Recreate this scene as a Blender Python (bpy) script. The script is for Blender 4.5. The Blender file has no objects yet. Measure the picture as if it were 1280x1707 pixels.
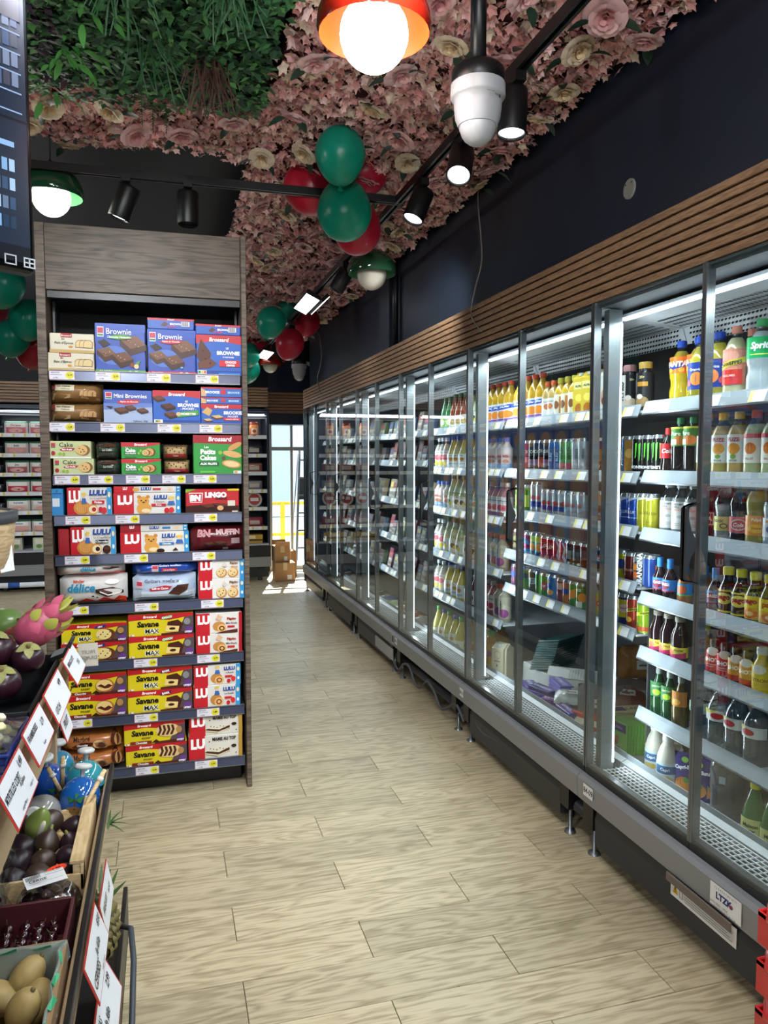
import bpy, math, random
from math import sin, cos, pi, radians as rad
from mathutils import Vector, Matrix
rnd = random.Random(7)
S = bpy.context.scene
COL = S.collection

# ---------------------------------------------------------------- camera
FPX, CH = 1270.0, 1.5
YAW, PIT = rad(16.0), math.atan(87.5 / 1270)
FW = Vector((sin(YAW) * cos(PIT), cos(YAW) * cos(PIT), -sin(PIT)))
RT = Vector((cos(YAW), -sin(YAW), 0)); UP = RT.cross(FW)
cd = bpy.data.cameras.new('camera'); cam = bpy.data.objects.new('camera', cd); COL.objects.link(cam)
cd.sensor_fit = 'VERTICAL'; cd.sensor_height = 36; cd.lens = 36 * FPX / 1707; cd.clip_start = .05
cam.matrix_world = Matrix((RT, UP, -FW)).transposed().to_4x4(); cam.location = (0, 0, CH)
S.camera = cam
CAM = Vector((0, 0, CH))
def ray(u, v): return FW + RT * ((u - 640) / FPX) - UP * ((v - 853.5) / FPX)
def on(ax, val, u, v):
    d = ray(u, v); return CAM + d * ((val - CAM[ax]) / d[ax])

# ---------------------------------------------------------------- world, sun, exposure
W = bpy.data.worlds.new('world'); S.world = W; W.use_nodes = True
wn = W.node_tree.nodes; wl = W.node_tree.links
sky = wn.new('ShaderNodeTexSky'); sky.sky_type = 'HOSEK_WILKIE'
sky.sun_direction = Vector((.12, .55, .8)).normalized(); sky.turbidity = 3
hz = wn.new('ShaderNodeMix'); hz.data_type = 'RGBA'; hz.inputs[0].default_value = .6; hz.inputs[7].default_value = (.5, .53, .55, 1)
wl.new(sky.outputs[0], hz.inputs[6]); wl.new(hz.outputs[2], wn['Background'].inputs[0]); wn['Background'].inputs[1].default_value = 11
sd = bpy.data.lights.new('sun', 'SUN'); sd.energy = 30; sd.angle = .01; sd.color = (1, .97, .92)
so = bpy.data.objects.new('sun', sd); COL.objects.link(so)
so.rotation_euler = Vector((.16, .70, .74)).to_track_quat('Z', 'Y').to_euler()
S.view_settings.view_transform = 'Standard'; S.view_settings.look = 'None'
S.view_settings.exposure = 0.0; S.view_settings.gamma = 1; S.view_settings.use_curve_mapping = False

def spot(loc, to, power, size=1.2, blend=.6, r=.035, col=(.93, .97, 1)):
    d = bpy.data.lights.new('spot_lamp', 'SPOT'); d.energy = power; d.spot_size = size; d.spot_blend = blend
    d.shadow_soft_size = r; d.color = col
    o = bpy.data.objects.new('spot_lamp', d); COL.objects.link(o); o.location = loc
    o.rotation_euler = (Vector(to) - Vector(loc)).to_track_quat('-Z', 'Y').to_euler(); return o
# unseen track spots behind and at left, plus added fill for slats, blossoms, aisle
for (x, y, tx, ty, tz, p) in [(1.1, .6, .6, 1.6, 0, 44), (1.1, -.3, .9, 1.2, .2, 36), (.15, 1.2, .35, 2.3, 0, 80), (1.0, 3.95, 1.54, 4.35, 2.2, 34),
        (-1.5, -.1, -.5, 1.9, .5, 80), (-.3, 1.9, -.05, 3.5, 1.35, 120), (.5, 1.5, .1, 3.5, .6, 95),
        (-2.5, 5.6, -1.5, 9.4, .9, 130), (-1.2, 3.4, -.9, 5.5, 0, 90), (-1.3, 6.5, -1.4, 8.2, 0, 80), (.2, .2, .75, 3.0, 2.95, 60), (.55, 5.2, .9, 5.6, 0, 40), (.55, 7.2, .9, 7.4, 0, 34)]:
    spot((x, y, 2.62), (tx, ty, tz), p, 1.5, .8, .06)
for (x, y, z, p) in [(-.6, -.6, 2.0, 50), (.9, -1.0, 2.0, 50), (-2.4, 3.0, 2.5, 30), (-1.6, 7, 2.5, 30), (.3, -1.5, 2.2, 14)]:  # added fill points without fixtures, brightening the room and the ceiling
    d = bpy.data.lights.new('fill_light', 'POINT'); d.energy = p; d.shadow_soft_size = .04; d.color = (.95, .97, 1)
    o = bpy.data.objects.new('fill_light', d); COL.objects.link(o); o.location = (x, y, z)

# ---------------------------------------------------------------- materials
def lin(h):
    h = h.lstrip('#'); r = [int(h[i:i + 2], 16) / 255 for i in (0, 2, 4)]
    return tuple((c / 12.92 if c <= .04045 else ((c + .055) / 1.055) ** 2.4) for c in r) + (1,)
MATS = {}
def pm(name, col='888888', rough=.5, metal=0, emit=0, bump=0, bscale=200, spec=.5, trans=0, coat=0, var=0):
    if name in MATS: return MATS[name]
    m = bpy.data.materials.new(name); m.use_nodes = True; n = m.node_tree.nodes; l = m.node_tree.links
    b = n['Principled BSDF']; b.inputs['Base Color'].default_value = lin(col); b.inputs['Roughness'].default_value = rough
    b.inputs['Metallic'].default_value = metal; b.inputs['Specular IOR Level'].default_value = spec
    b.inputs['Coat Weight'].default_value = coat
    if emit: b.inputs['Emission Color'].default_value = lin(col); b.inputs['Emission Strength'].default_value = emit
    if var:
        t = n.new('ShaderNodeTexNoise'); t.inputs['Scale'].default_value = bscale; tc = n.new('ShaderNodeTexCoord')
        l.new(tc.outputs['Object'], t.inputs[0]); r = n.new('ShaderNodeMix'); r.data_type = 'RGBA'; r.blend_type = 'MULTIPLY'
        r.inputs[0].default_value = var; r.inputs[6].default_value = lin(col)
        cr = n.new('ShaderNodeMapRange'); cr.inputs[1].default_value = .3; cr.inputs[2].default_value = .7; cr.inputs[3].default_value = .3; cr.inputs[4].default_value = 1.25
        l.new(t.outputs[0], cr.inputs[0]); l.new(cr.outputs[0], r.inputs[7]); l.new(r.outputs[2], b.inputs['Base Color'])
    if bump:
        t = n.new('ShaderNodeTexNoise'); t.inputs['Scale'].default_value = bscale; tc = n.new('ShaderNodeTexCoord')
        l.new(tc.outputs['Object'], t.inputs[0]); bp = n.new('ShaderNodeBump'); bp.inputs['Strength'].default_value = bump
        bp.inputs['Distance'].default_value = .002
        l.new(t.outputs[0], bp.inputs['Height']); l.new(bp.outputs[0], b.inputs['Normal'])
    MATS[name] = m; return m
def ink(h, rough=.38): return pm('print_' + h + ('' if rough == .38 else '_g'), h, rough, spec=.35)
def glass(name, tint, gain, rough=0.0, base=0.0, haze=None):
    if name in MATS: return MATS[name]
    m = bpy.data.materials.new(name); m.use_nodes = True; n = m.node_tree.nodes; l = m.node_tree.links; n.clear()
    out = n.new('ShaderNodeOutputMaterial'); tr = n.new('ShaderNodeBsdfTransparent'); tr.inputs[0].default_value = lin(tint)
    gl = n.new('ShaderNodeBsdfGlossy'); gl.inputs['Roughness'].default_value = rough
    f = n.new('ShaderNodeFresnel'); f.inputs[0].default_value = 1.5; g = n.new('ShaderNodeNewGeometry')
    inv = n.new('ShaderNodeMath'); inv.operation = 'SUBTRACT'; inv.inputs[0].default_value = 1; l.new(g.outputs['Backfacing'], inv.inputs[1])
    mu = n.new('ShaderNodeMath'); mu.operation = 'MULTIPLY_ADD'; mu.inputs[1].default_value = gain; mu.inputs[2].default_value = base
    l.new(f.outputs[0], mu.inputs[0]); m2 = n.new('ShaderNodeMath'); m2.operation = 'MULTIPLY'; m2.use_clamp = True
    l.new(mu.outputs[0], m2.inputs[0]); l.new(inv.outputs[0], m2.inputs[1])
    mx = n.new('ShaderNodeMixShader'); l.new(m2.outputs[0], mx.inputs[0]); l.new(tr.outputs[0], mx.inputs[1]); l.new(gl.outputs[0], mx.inputs[2])
    last = mx
    if haze:
        df = n.new('ShaderNodeBsdfDiffuse'); df.inputs[0].default_value = lin(haze[0]); m3 = n.new('ShaderNodeMixShader')
        m3.inputs[0].default_value = haze[1]; l.new(mx.outputs[0], m3.inputs[1]); l.new(df.outputs[0], m3.inputs[2]); last = m3
    l.new(last.outputs[0], out.inputs[0]); MATS[name] = m; return m
def wood(name, c1, c2, rough=.45, scale=(1, 14, 14), per=True, seam=0, ax=0, spec=.4):
    if name in MATS: return MATS[name]
    m = bpy.data.materials.new(name); m.use_nodes = True; n = m.node_tree.nodes; l = m.node_tree.links
    b = n['Principled BSDF']; tc = n.new('ShaderNodeTexCoord'); oi = n.new('ShaderNodeObjectInfo')
    ad = n.new('ShaderNodeVectorMath'); ad.operation = 'ADD'
    sc = n.new('ShaderNodeVectorMath'); sc.operation = 'SCALE'; sc.inputs[3].default_value = 37
    cb = n.new('ShaderNodeCombineXYZ')
    for i in range(3): l.new(oi.outputs['Random'], cb.inputs[i])
    l.new(cb.outputs[0], sc.inputs[0]); l.new(tc.outputs['Object'], ad.inputs[0]); l.new(sc.outputs[0], ad.inputs[1])
    mp = n.new('ShaderNodeMapping'); mp.inputs['Scale'].default_value = scale; l.new(ad.outputs[0], mp.inputs[0])
    n1 = n.new('ShaderNodeTexNoise'); n1.inputs['Scale'].default_value = 1.3; n1.inputs['Detail'].default_value = 3; l.new(mp.outputs[0], n1.inputs[0])
    mu = n.new('ShaderNodeMath'); mu.operation = 'MULTIPLY'; mu.inputs[1].default_value = 9; l.new(n1.outputs[0], mu.inputs[0])
    fr = n.new('ShaderNodeMath'); fr.operation = 'PINGPONG'; fr.inputs[1].default_value = .5; l.new(mu.outputs[0], fr.inputs[0])
    n2 = n.new('ShaderNodeTexNoise'); n2.inputs['Scale'].default_value = 5; n2.inputs['Detail'].default_value = 5; mp2 = n.new('ShaderNodeMapping'); mp2.inputs['Scale'].default_value = tuple(k * (.35 if k == min(scale[:2]) else 3) for k in scale); l.new(ad.outputs[0], mp2.inputs[0]); l.new(mp2.outputs[0], n2.inputs[0])
    a2 = n.new('ShaderNodeMath'); a2.operation = 'MULTIPLY_ADD'; a2.inputs[1].default_value = .8; l.new(fr.outputs[0], a2.inputs[0]); l.new(n2.outputs[0], a2.inputs[2])
    cr = n.new('ShaderNodeValToRGB'); cr.color_ramp.elements[0].position = .35; cr.color_ramp.elements[1].position = .85
    cr.color_ramp.elements[0].color = lin(c2); cr.color_ramp.elements[1].color = lin(c1); l.new(a2.outputs[0], cr.inputs[0])
    hv = n.new('ShaderNodeHueSaturation'); mr = n.new('ShaderNodeMapRange'); mr.inputs[3].default_value = .86; mr.inputs[4].default_value = 1.1
    l.new(oi.outputs['Random'], mr.inputs[0]); l.new(mr.outputs[0], hv.inputs['Value']); l.new(cr.outputs[0], hv.inputs['Color'])
    l.new(hv.outputs[0], b.inputs['Base Color']); b.inputs['Roughness'].default_value = rough; b.inputs['Specular IOR Level'].default_value = spec
    bp = n.new('ShaderNodeBump'); bp.inputs['Strength'].default_value = .15; bp.inputs['Distance'].default_value = .001
    l.new(a2.outputs[0], bp.inputs['Height']); l.new(bp.outputs[0], b.inputs['Normal'])
    MATS[name] = m; return m

FLOORW = wood('oak_plank', 'BDAF90', '8C7D5F', .38, (1.5, 9, 1), spec=.45)
SLATW = wood('slat_wood', 'A98766', '7A5C45', .5, (1, 2, 30))
GONDW = wood('grey_brown_oak', '6E6052', '3A3029', .5, (1.3, 9, 11))
RAWW = wood('pale_raw_wood', 'D8BE92', 'B99A6A', .6, (8, 3, 20))
BLACK = pm('black_metal', '0B0C0E', .4); NAVY = pm('navy_paint', '182434', .5); DKG = pm('charcoal_metal', '2A2D31', .42)
STEEL = pm('brushed_aluminium', '787C7F', .34, .75); GREY = pm('grey_coated_steel', '8C8E90', .42, .3)
WHITE = pm('white_enamel', 'D8DBDD', .35); LED = pm('led_white', 'F0F6FF', .5, emit=4)
DOORG = glass('cooler_glass', 'EEF5F5', 1.75); CLEAR = glass('clear_plastic', 'DDE6EA', 1.0, .08, .07)
CLEARW = glass('water_plastic', 'B4C6CE', 1.2, .1, .1, ('7F98A8', .16))
FILM = glass('clear_film', 'D8DADC', 1.6, .15, .12)
LIP = glass('shelf_lip_plastic', 'B8C0C6', 1.0, .12, .15, ('C8D0D8', .42))

# ---------------------------------------------------------------- mesh builder
TXT = {}
def textgeo(s, bold=0.0, shear=0.0):
    k = (s, bold, shear)
    if k not in TXT:
        c = bpy.data.curves.new('t', 'FONT'); c.body = s; c.resolution_u = 2; c.offset = bold; c.shear = shear; c.size = 1
        c.dimensions = '2D'; c.fill_mode = 'FRONT'
        o = bpy.data.objects.new('t', c); COL.objects.link(o)
        dg = bpy.context.evaluated_depsgraph_get(); me = o.evaluated_get(dg).to_mesh()
        vs = [(v.co.x, v.co.y) for v in me.vertices]; fs = [tuple(p.vertices) for p in me.polygons]
        o.evaluated_get(dg).to_mesh_clear(); bpy.data.objects.remove(o); bpy.data.curves.remove(c)
        x0 = min(v[0] for v in vs); x1 = max(v[0] for v in vs); y0 = min(v[1] for v in vs); y1 = max(v[1] for v in vs)
        TXT[k] = ([((v[0] - x0), (v[1] - y0)) for v in vs], fs, x1 - x0, y1 - y0)
    return TXT[k]
class M:
    def __init__(s): s.v = []; s.f = []; s.m = []; s.mats = []; s.sm = []; s.T = None
    def mi(s, m):
        if m not in s.mats: s.mats.append(m)
        return s.mats.index(m)
    def add(s, vs, fs, mat, smooth=False):
        b = len(s.v); T = s.T
        s.v += [tuple(T @ Vector(v)) for v in vs] if T else [tuple(v) for v in vs]
        s.f += [tuple(i + b for i in f) for f in fs]; k = s.mi(mat); s.m += [k] * len(fs); s.sm += [smooth] * len(fs); return s
    def box(s, x0, x1, y0, y1, z0, z1, mat):
        return s.add([(x, y, z) for z in (z0, z1) for y in (y0, y1) for x in (x0, x1)],
                     [(0, 2, 3, 1), (4, 5, 7, 6), (0, 1, 5, 4), (2, 6, 7, 3), (0, 4, 6, 2), (1, 3, 7, 5)], mat)
    def bbox(s, x0, x1, y0, y1, z0, z1, mat, b=.003):  # box with chamfered vertical and top edges
        xs = [(x0 + b, y0), (x1 - b, y0), (x1, y0 + b), (x1, y1 - b), (x1 - b, y1), (x0 + b, y1), (x0, y1 - b), (x0, y0 + b)]
        cx, cy = (x0 + x1) / 2, (y0 + y1) / 2
        def ins(p): return (p[0] + (b if p[0] < cx else -b), p[1] + (b if p[1] < cy else -b))
        v = [(*ins(p), z0) for p in xs] + [(*p, z0 + b) for p in xs] + [(*p, z1 - b) for p in xs] + [(*ins(p), z1) for p in xs]
        f = [tuple(range(7, -1, -1)), tuple(range(24, 32))]
        for k in range(3):
            for i in range(8): j = (i + 1) % 8; f.append((k * 8 + i, k * 8 + j, k * 8 + 8 + j, k * 8 + 8 + i))
        return s.add(v, f, mat)
    def prism(s, poly, d, mat, ax='y', off=0):  # 2D polygon extruded along an axis
        n = len(poly)
        def P(a, b, t): return {'y': (a, t, b), 'x': (t, a, b), 'z': (a, b, t)}[ax]
        v = [P(a, b, off) for a, b in poly] + [P(a, b, off + d) for a, b in poly]
        return s.add(v, [tuple(range(n)), tuple(range(2 * n - 1, n - 1, -1))] + [(i, n + i, n + (i + 1) % n, (i + 1) % n) for i in range(n)], mat)
    def lathe(s, prof, mat, c=(0, 0, 0), n=14, smooth=True, matz=None, cap=True):
        v = []; f = []
        for r, z in prof:
            for i in range(n): a = 2 * pi * i / n; v.append((c[0] + r * cos(a), c[1] + r * sin(a), c[2] + z))
        if matz is None:
            for k in range(len(prof) - 1):
                for i in range(n): j = (i + 1) % n; f.append((k * n + i, k * n + j, k * n + n + j, k * n + n + i))
            s.add(v, f, mat, smooth)
        else:
            b = len(s.v); s.add(v, [], mat)
            for k in range(len(prof) - 1):
                mm = matz((prof[k][1] + prof[k + 1][1]) / 2); q = s.mi(mm)
                for i in range(n):
                    j = (i + 1) % n; s.f.append((b + k * n + i, b + k * n + j, b + k * n + n + j, b + k * n + n + i)); s.m.append(q); s.sm.append(smooth)
        if cap:
            b = len(s.v); 
            for k, rev in ((0, True), (len(prof) - 1, False)):
                if prof[k][0] > .0005:
                    ring = [(c[0] + prof[k][0] * cos(2 * pi * i / n), c[1] + prof[k][0] * sin(2 * pi * i / n), c[2] + prof[k][1]) for i in range(n)]
                    s.add(ring, [tuple(range(n))[::-1] if rev else tuple(range(n))], matz(prof[k][1]) if matz else mat)
        return s
    def tube(s, pts, r, mat, n=6):
        pts = [Vector(p) for p in pts]; v = []; f = []
        for k, p in enumerate(pts):
            t = (pts[min(k + 1, len(pts) - 1)] - pts[max(k - 1, 0)]).normalized()
            a = t.cross(Vector((0, 0, 1))); a = a.normalized() if a.length > .05 else t.cross(Vector((0, 1, 0))).normalized()
            b = t.cross(a)
            for i in range(n): q = 2 * pi * i / n; v.append(p + (a * cos(q) + b * sin(q)) * r)
        for k in range(len(pts) - 1):
            for i in range(n): j = (i + 1) % n; f.append((k * n + i, k * n + j, k * n + n + j, k * n + n + i))
        f.append(tuple(range(n))[::-1]); f.append(tuple(range((len(pts) - 1) * n, len(pts) * n)))
        return s.add(v, f, mat, True)
    def ell(s, c, r, mat, n=14, m=9, defo=None, rot=None):
        v = []; f = []
        for k in range(m + 1):
            ph = pi * k / m
            for i in range(n):
                a = 2 * pi * i / n; p = Vector((sin(ph) * cos(a), sin(ph) * sin(a), -cos(ph)))
                if defo: p = Vector(defo(p))
                p = Vector((p.x * r[0], p.y * r[1], p.z * r[2]))
                if rot: p = rot @ p
                v.append(p + Vector(c))
        for k in range(m):
            for i in range(n): j = (i + 1) % n; f.append((k * n + i, k * n + j, k * n + n + j, k * n + n + i))
        return s.add(v, f, mat, True)
    def build(s, name, parent=None, loc=None, rot=None):
        me = bpy.data.meshes.new(name); me.from_pydata(s.v, [], s.f)
        for m in s.mats: me.materials.append(m)
        me.polygons.foreach_set('material_index', s.m); me.polygons.foreach_set('use_smooth', s.sm); me.update()
        o = bpy.data.objects.new(name, me); COL.objects.link(o)
        if parent: o.parent = parent
        if loc: o.location = loc
        if rot: o.rotation_euler = rot
        return o
def tag(o, label=None, cat=None, group=None, kind=None):
    if label: o['label'] = label
    if cat: o['category'] = cat
    if group: o['group'] = group
    if kind: o['kind'] = kind
    return o
def empty(name, loc=(0, 0, 0), rz=0, parent=None):
    o = bpy.data.objects.new(name, None); COL.objects.link(o); o.location = loc; o.rotation_euler = (0, 0, rz); o.empty_display_size = .05
    if parent: o.parent = parent
    return o
def copy_tree(o, parent=None):
    c = o.copy(); COL.objects.link(c); c.parent = parent
    for ch in list(o.children): copy_tree(ch, c)
    return c

# flat or wrapped print: ops drawn in thin layers over a surface. unit square -> surface
def conv_slice(poly, a, b):
    def clip(ps, k, side):
        out = []
        for i in range(len(ps)):
            p, q = ps[i], ps[(i + 1) % len(ps)]; ip = (p[0] - k) * side >= 0; iq = (q[0] - k) * side >= 0
            if ip: out.append(p)
            if ip != iq: t = (k - p[0]) / (q[0] - p[0]); out.append((k, p[1] + t * (q[1] - p[1])))
        return out
    return clip(clip(poly, a, 1), b, -1)
def draw(m, ops, w, h, mp, step=None, lift=.0004, start=1):
    L = start
    for op in ops:
        k = op[0]; hh = L * lift; L += 1
        if k == 't':
            _, s, u, v, th, c = op[:6]; bold = op[6] if len(op) > 6 else 0.0; shear = op[7] if len(op) > 7 else 0.0; mw = op[8] if len(op) > 8 else .95
            rot = op[9] if len(op) > 9 else 0
            vs, fs, tw, tt = textgeo(s, bold, shear); sc = th * h / max(tt, .5); sx = sc * min(1, mw * w / (tw * sc)) if tw * sc > mw * w else sc
            P = []
            for x, y in vs:
                x = (x - tw / 2) * sx; y = (y - tt / 2) * sc
                P.append(mp(u * w + x * cos(rot) - y * sin(rot), v * h + x * sin(rot) + y * cos(rot), hh + (.0006 if step else 0)))
            m.add(P, fs, ink(c)); continue
        if k == 'r': _, a, b, c2, d, c = op; ps = [(a * w, b * h), (c2 * w, b * h), (c2 * w, d * h), (a * w, d * h)]
        elif k == 'e':
            _, a, b, ru, rv, c = op[:6]; ro = op[6] if len(op) > 6 else 0; N = 14
            ps = [(a * w + ru * w * cos(2 * pi * i / N) * cos(ro) - rv * h * sin(2 * pi * i / N) * sin(ro), b * h + ru * w * cos(2 * pi * i / N) * sin(ro) + rv * h * sin(2 * pi * i / N) * cos(ro)) for i in range(N)]
        else: _, pl, c = op; ps = [(a * w, b * h) for a, b in pl]
        if step:
            a = min(p[0] for p in ps); b = max(p[0] for p in ps); n = max(1, math.ceil((b - a) / step))
            for i in range(n):
                q = conv_slice(ps, a + (b - a) * i / n, a + (b - a) * (i + 1) / n)
                if len(q) > 2: m.add([mp(x, y, hh) for x, y in q], [tuple(range(len(q)))], ink(c))
        else: m.add([mp(x, y, hh) for x, y in ps], [tuple(range(len(ps)))], ink(c))
def choc(u, v, s, c1='6E452E', c2='43261A', a=1.0):  # pieces of cake with a lit top and a dark cut side
    s *= 1.2
    return [('p', [(u - s, v), (u - s * .2, v - s * .8 * a), (u + s, v - s * .35 * a), (u + s, v + s * .1 * a), (u - s * .2, v - s * .25 * a), (u - s, v + s * .5 * a)], c2),
            ('p', [(u - s, v + s * .5 * a), (u - s * .2, v - s * .25 * a), (u + s, v + s * .1 * a), (u + s * .25, v + s * .8 * a)], c1)]

# ================================================================= setting
def struct(name, m, **k): return tag(m.build(name, **k), kind='structure')
XW, ZC = 1.62, 3.1
fl = struct('floor', M().box(-4, 2.5, -2, 10.2, -.06, -.004, pm('grout', '6F6552', .8)))
PL, PW, G = .78, .1905, .0012
pk = M().bbox(-PL / 2 + G, PL / 2 - G, -PW / 2 + G, PW / 2 - G, -.0045, 0, FLOORW, .0008)
first = None; rest = M()
for r in range(-21, 44):
    y = 1.937 + PW * (r + .5); off = .187 if r % 2 == 0 else .577
    k0 = int((-4 - off) / PL) - 1
    for k in range(k0, 4):
        x = off + PL * (k + .5)
        if x + PL / 2 > 2.9 or x - PL / 2 < -4.4: continue
        seen = .75 < y < 10.1 and (-1.1 if y < 4 else -2.4) < x < 1.9
        if seen:
            if first is None: first = pk.build('plank', fl); c = first
            else: c = first.copy(); COL.objects.link(c)
            c.location = (x, y, 0)
        else: rest.box(max(-4, x - PL / 2 + G), min(2.5, x + PL / 2 - G), y - PW / 2 + G, y + PW / 2 - G, -.0045, 0, FLOORW)
tag(rest.build('plank_field', fl), kind='stuff')
struct('ceiling', M().box(-4.1, 2.6, -2.1, 10.3, ZC, ZC + .1, pm('ceiling_dark', '0B1018', .7)))
struct('wall_left', M().box(-4.1, -4, -2, 10.2, 0, ZC, NAVY))
struct('wall_back', M().box(-4, 2.5, -2.1, -2, 0, ZC, NAVY))
struct('wall_right', M().box(2.5, 2.6, -2, 10.2, 0, ZC, NAVY).box(XW, 2.5, -2, 8.75, 2.14, ZC - .001, NAVY))
wf = struct('wall_far', M().box(-4, 1.33, 10.2, 10.35, 0, ZC, pm('far_wall_dark', '0F1620', .6)).box(2.4, 2.5, 10.2, 10.35, 0, ZC, NAVY).box(1.33, 2.4, 10.2, 10.35, 1.96, ZC, NAVY))
# trim_1: slats over the long cooler; trim_2 over the far one; trim_3 over the doorway
def slats(name, x0, x1, y0, y1, z0, z1, n, along, seg):
    m = M(); m.box(x0, x1, y0, y1, z0, z1, pm('slat_backing', '0D0D10', .7)); t = struct(name, m)
    p = (z1 - z0) / n; first = None
    a0, a1 = (y0, y1) if along == 'y' else (x0, x1); q = (a1 - a0) / seg
    for i in range(n):
        for k in range(seg):
            if first is None:
                if along == 'y': mm = M().bbox(-.016, 0, -q / 2 + .0006, q / 2 - .0006, 0, p * .76, SLATW, .0015); o = mm.build('slat', t)
                else: mm = M().bbox(-q / 2 + .0006, q / 2 - .0006, -.016, 0, 0, p * .76, SLATW, .0015); o = mm.build('slat', t)
                first = o
            else: o = first.copy(); COL.objects.link(o)
            zz = z0 + i * p + p * .12; c = a0 + q * (k + .5)
            o.location = (x0, c, zz) if along == 'y' else (c, y0, zz)
    return t
slats('trim_1', 1.552, XW, -2, 8.72, 2.075, 2.292, 7, 'y', 4)
slats('trim_2', -3.2, 1.22, 9.40, 9.46, 2.14, 2.375, 7, 'x', 2)
slats('trim_3', 1.23, 2.0, 9.82, 9.9, 2.09, 2.36, 7, 'x', 1)
struct('trim_4', M().box(1.55, 2.5, 8.68, 8.72, 2.0, 2.29, NAVY).box(1.23, 2.45, 9.85, 10.2, 1.95, 2.09, NAVY))
struct('trim_5', M().box(XW - .045, XW, 5.36, 5.62, 2.292, ZC - .001, NAVY).tube([(XW - .03, 5.25, 2.3), (XW - .03, 5.25, 3.09)], .022, BLACK))
# door frame seen against the daylight
dm = M()
for a in ((1.33, 1.38), (2.35, 2.4), (1.63, 1.665)): dm.box(a[0], a[1], 10.28, 10.33, 0, 1.96, pm('white_frame', 'C9CDD0', .4))
dm.box(1.33, 2.4, 10.285, 10.325, 1.62, 1.67, pm('white_frame')); dm.box(1.33, 2.4, 10.285, 10.325, 0, .05, pm('white_frame'))
door = struct('door_1', dm)
M().box(1.38, 1.63, 10.3, 10.306, 1.67, 1.96, DOORG).box(1.38, 1.63, 10.3, 10.306, .7, 1.62, DOORG).build('pane', door)
# outside
struct('street', M().box(-12, 16, 10.36, 30, -.08, -.02, pm('pale_concrete', 'D0CEC8', .8)))
bl = empty('building', (4, 20, 0)); tag(bl, 'pale building with tall windows across the street, seen through the doorway', 'building')
M().box(-9, 9, 0, 4, 0, 9, pm('pale_render', 'D8DEE2', .8)).build('wall', bl)
for i in range(8):
    for z in (.4, 3.3, 6):
        w = M().box(-8 + 2.1 * i, -6.8 + 2.1 * i, -.12, 0, z, z + 2.1, pm('facade_window', 'A8C4D8', .15)).build('window', bl)
M().box(-9, 9, -.3, 0, 2.75, 3.0, pm('white_frame')).build('ledge', bl)
yl = pm('yellow_paint', 'E0B21C', .5); rl = empty('street_barrier', (1.6, 12.2, -.02)); tag(rl, 'yellow tubular street barrier standing outside behind the doorway', 'barrier')
for z in (.82, .32): M().tube([(-1.2, 0, z), (3.5, 0, z)], .03, yl).build('rail', rl)
for x in (-1.1, .2, 1.5, 2.8): M().box(x - .035, x + .035, -.035, .035, 0, .85, yl).build('post', rl)
ld = empty('step_ladder', (1.97, 10.75, -.02)); tag(ld, 'aluminium step ladder standing open in the bright doorway', 'ladder')
for s in (-1, 1):
    M().prism([(.17 * s - .015 + .02 * s, 0), (.17 * s + .015 + .02 * s, 0), (.13 * s + .015, 1.66), (.13 * s - .015, 1.66)], .05, STEEL).build('side_rail', ld)
    M().tube([(.2 * s, .5, 0), (.14 * s, .08, 1.6)], .012, STEEL).build('rear_leg', ld)
for k in range(6): M().box(-.18 + k * .008, .18 - k * .008, -.03, .07, .25 + .25 * k, .275 + .25 * k, STEEL).build('step', ld)
M().box(-.15, .15, .02, .05, .95, 1.25, DKG).build('tray', ld)
CARD = pm('cardboard', 'A98258', .8)
def carton(loc, w, d, h, label, rz=0, flaps=False):
    t = M().bbox(-w / 2, w / 2, -d / 2, d / 2, 0, h, CARD, .004).build('cardboard_box', None, loc, (0, 0, rz))
    M().box(-.025, .025, -d / 2 - .001, -d / 2, h * .6, h, pm('packing_tape', 'C9B48C', .3)).box(-.025, .025, -d / 2, d / 2, h, h + .001, pm('packing_tape')).build('tape', t)
    M().box(w * .1, w * .32, -d / 2 - .002, -d / 2, h * .1, h * .35, WHITE).build('label_sticker', t)
    if flaps:
        for s in (-1, 1): M().prism([(-w / 2, 0), (w / 2, 0), (w / 2 * .9, .07), (-w / 2 * .9, .07)], .003, CARD).build('flap', t, (0, s * d / 2, h), (rad(35 * -s), 0, 0))
    return tag(t, label, 'box')
carton((1.40, 9.42, 0), .25, .26, .23, 'larger brown cardboard box on the floor, bottom of the pile by the doorway')
carton((1.37, 9.46, .231), .19, .22, .2, 'smaller open cardboard box, top of the pile by the doorway', .05, True)
carton((1.50, 9.75, 0), .2, .2, .33, 'tall cardboard box partly hidden behind the piled boxes by the doorway')

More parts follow.
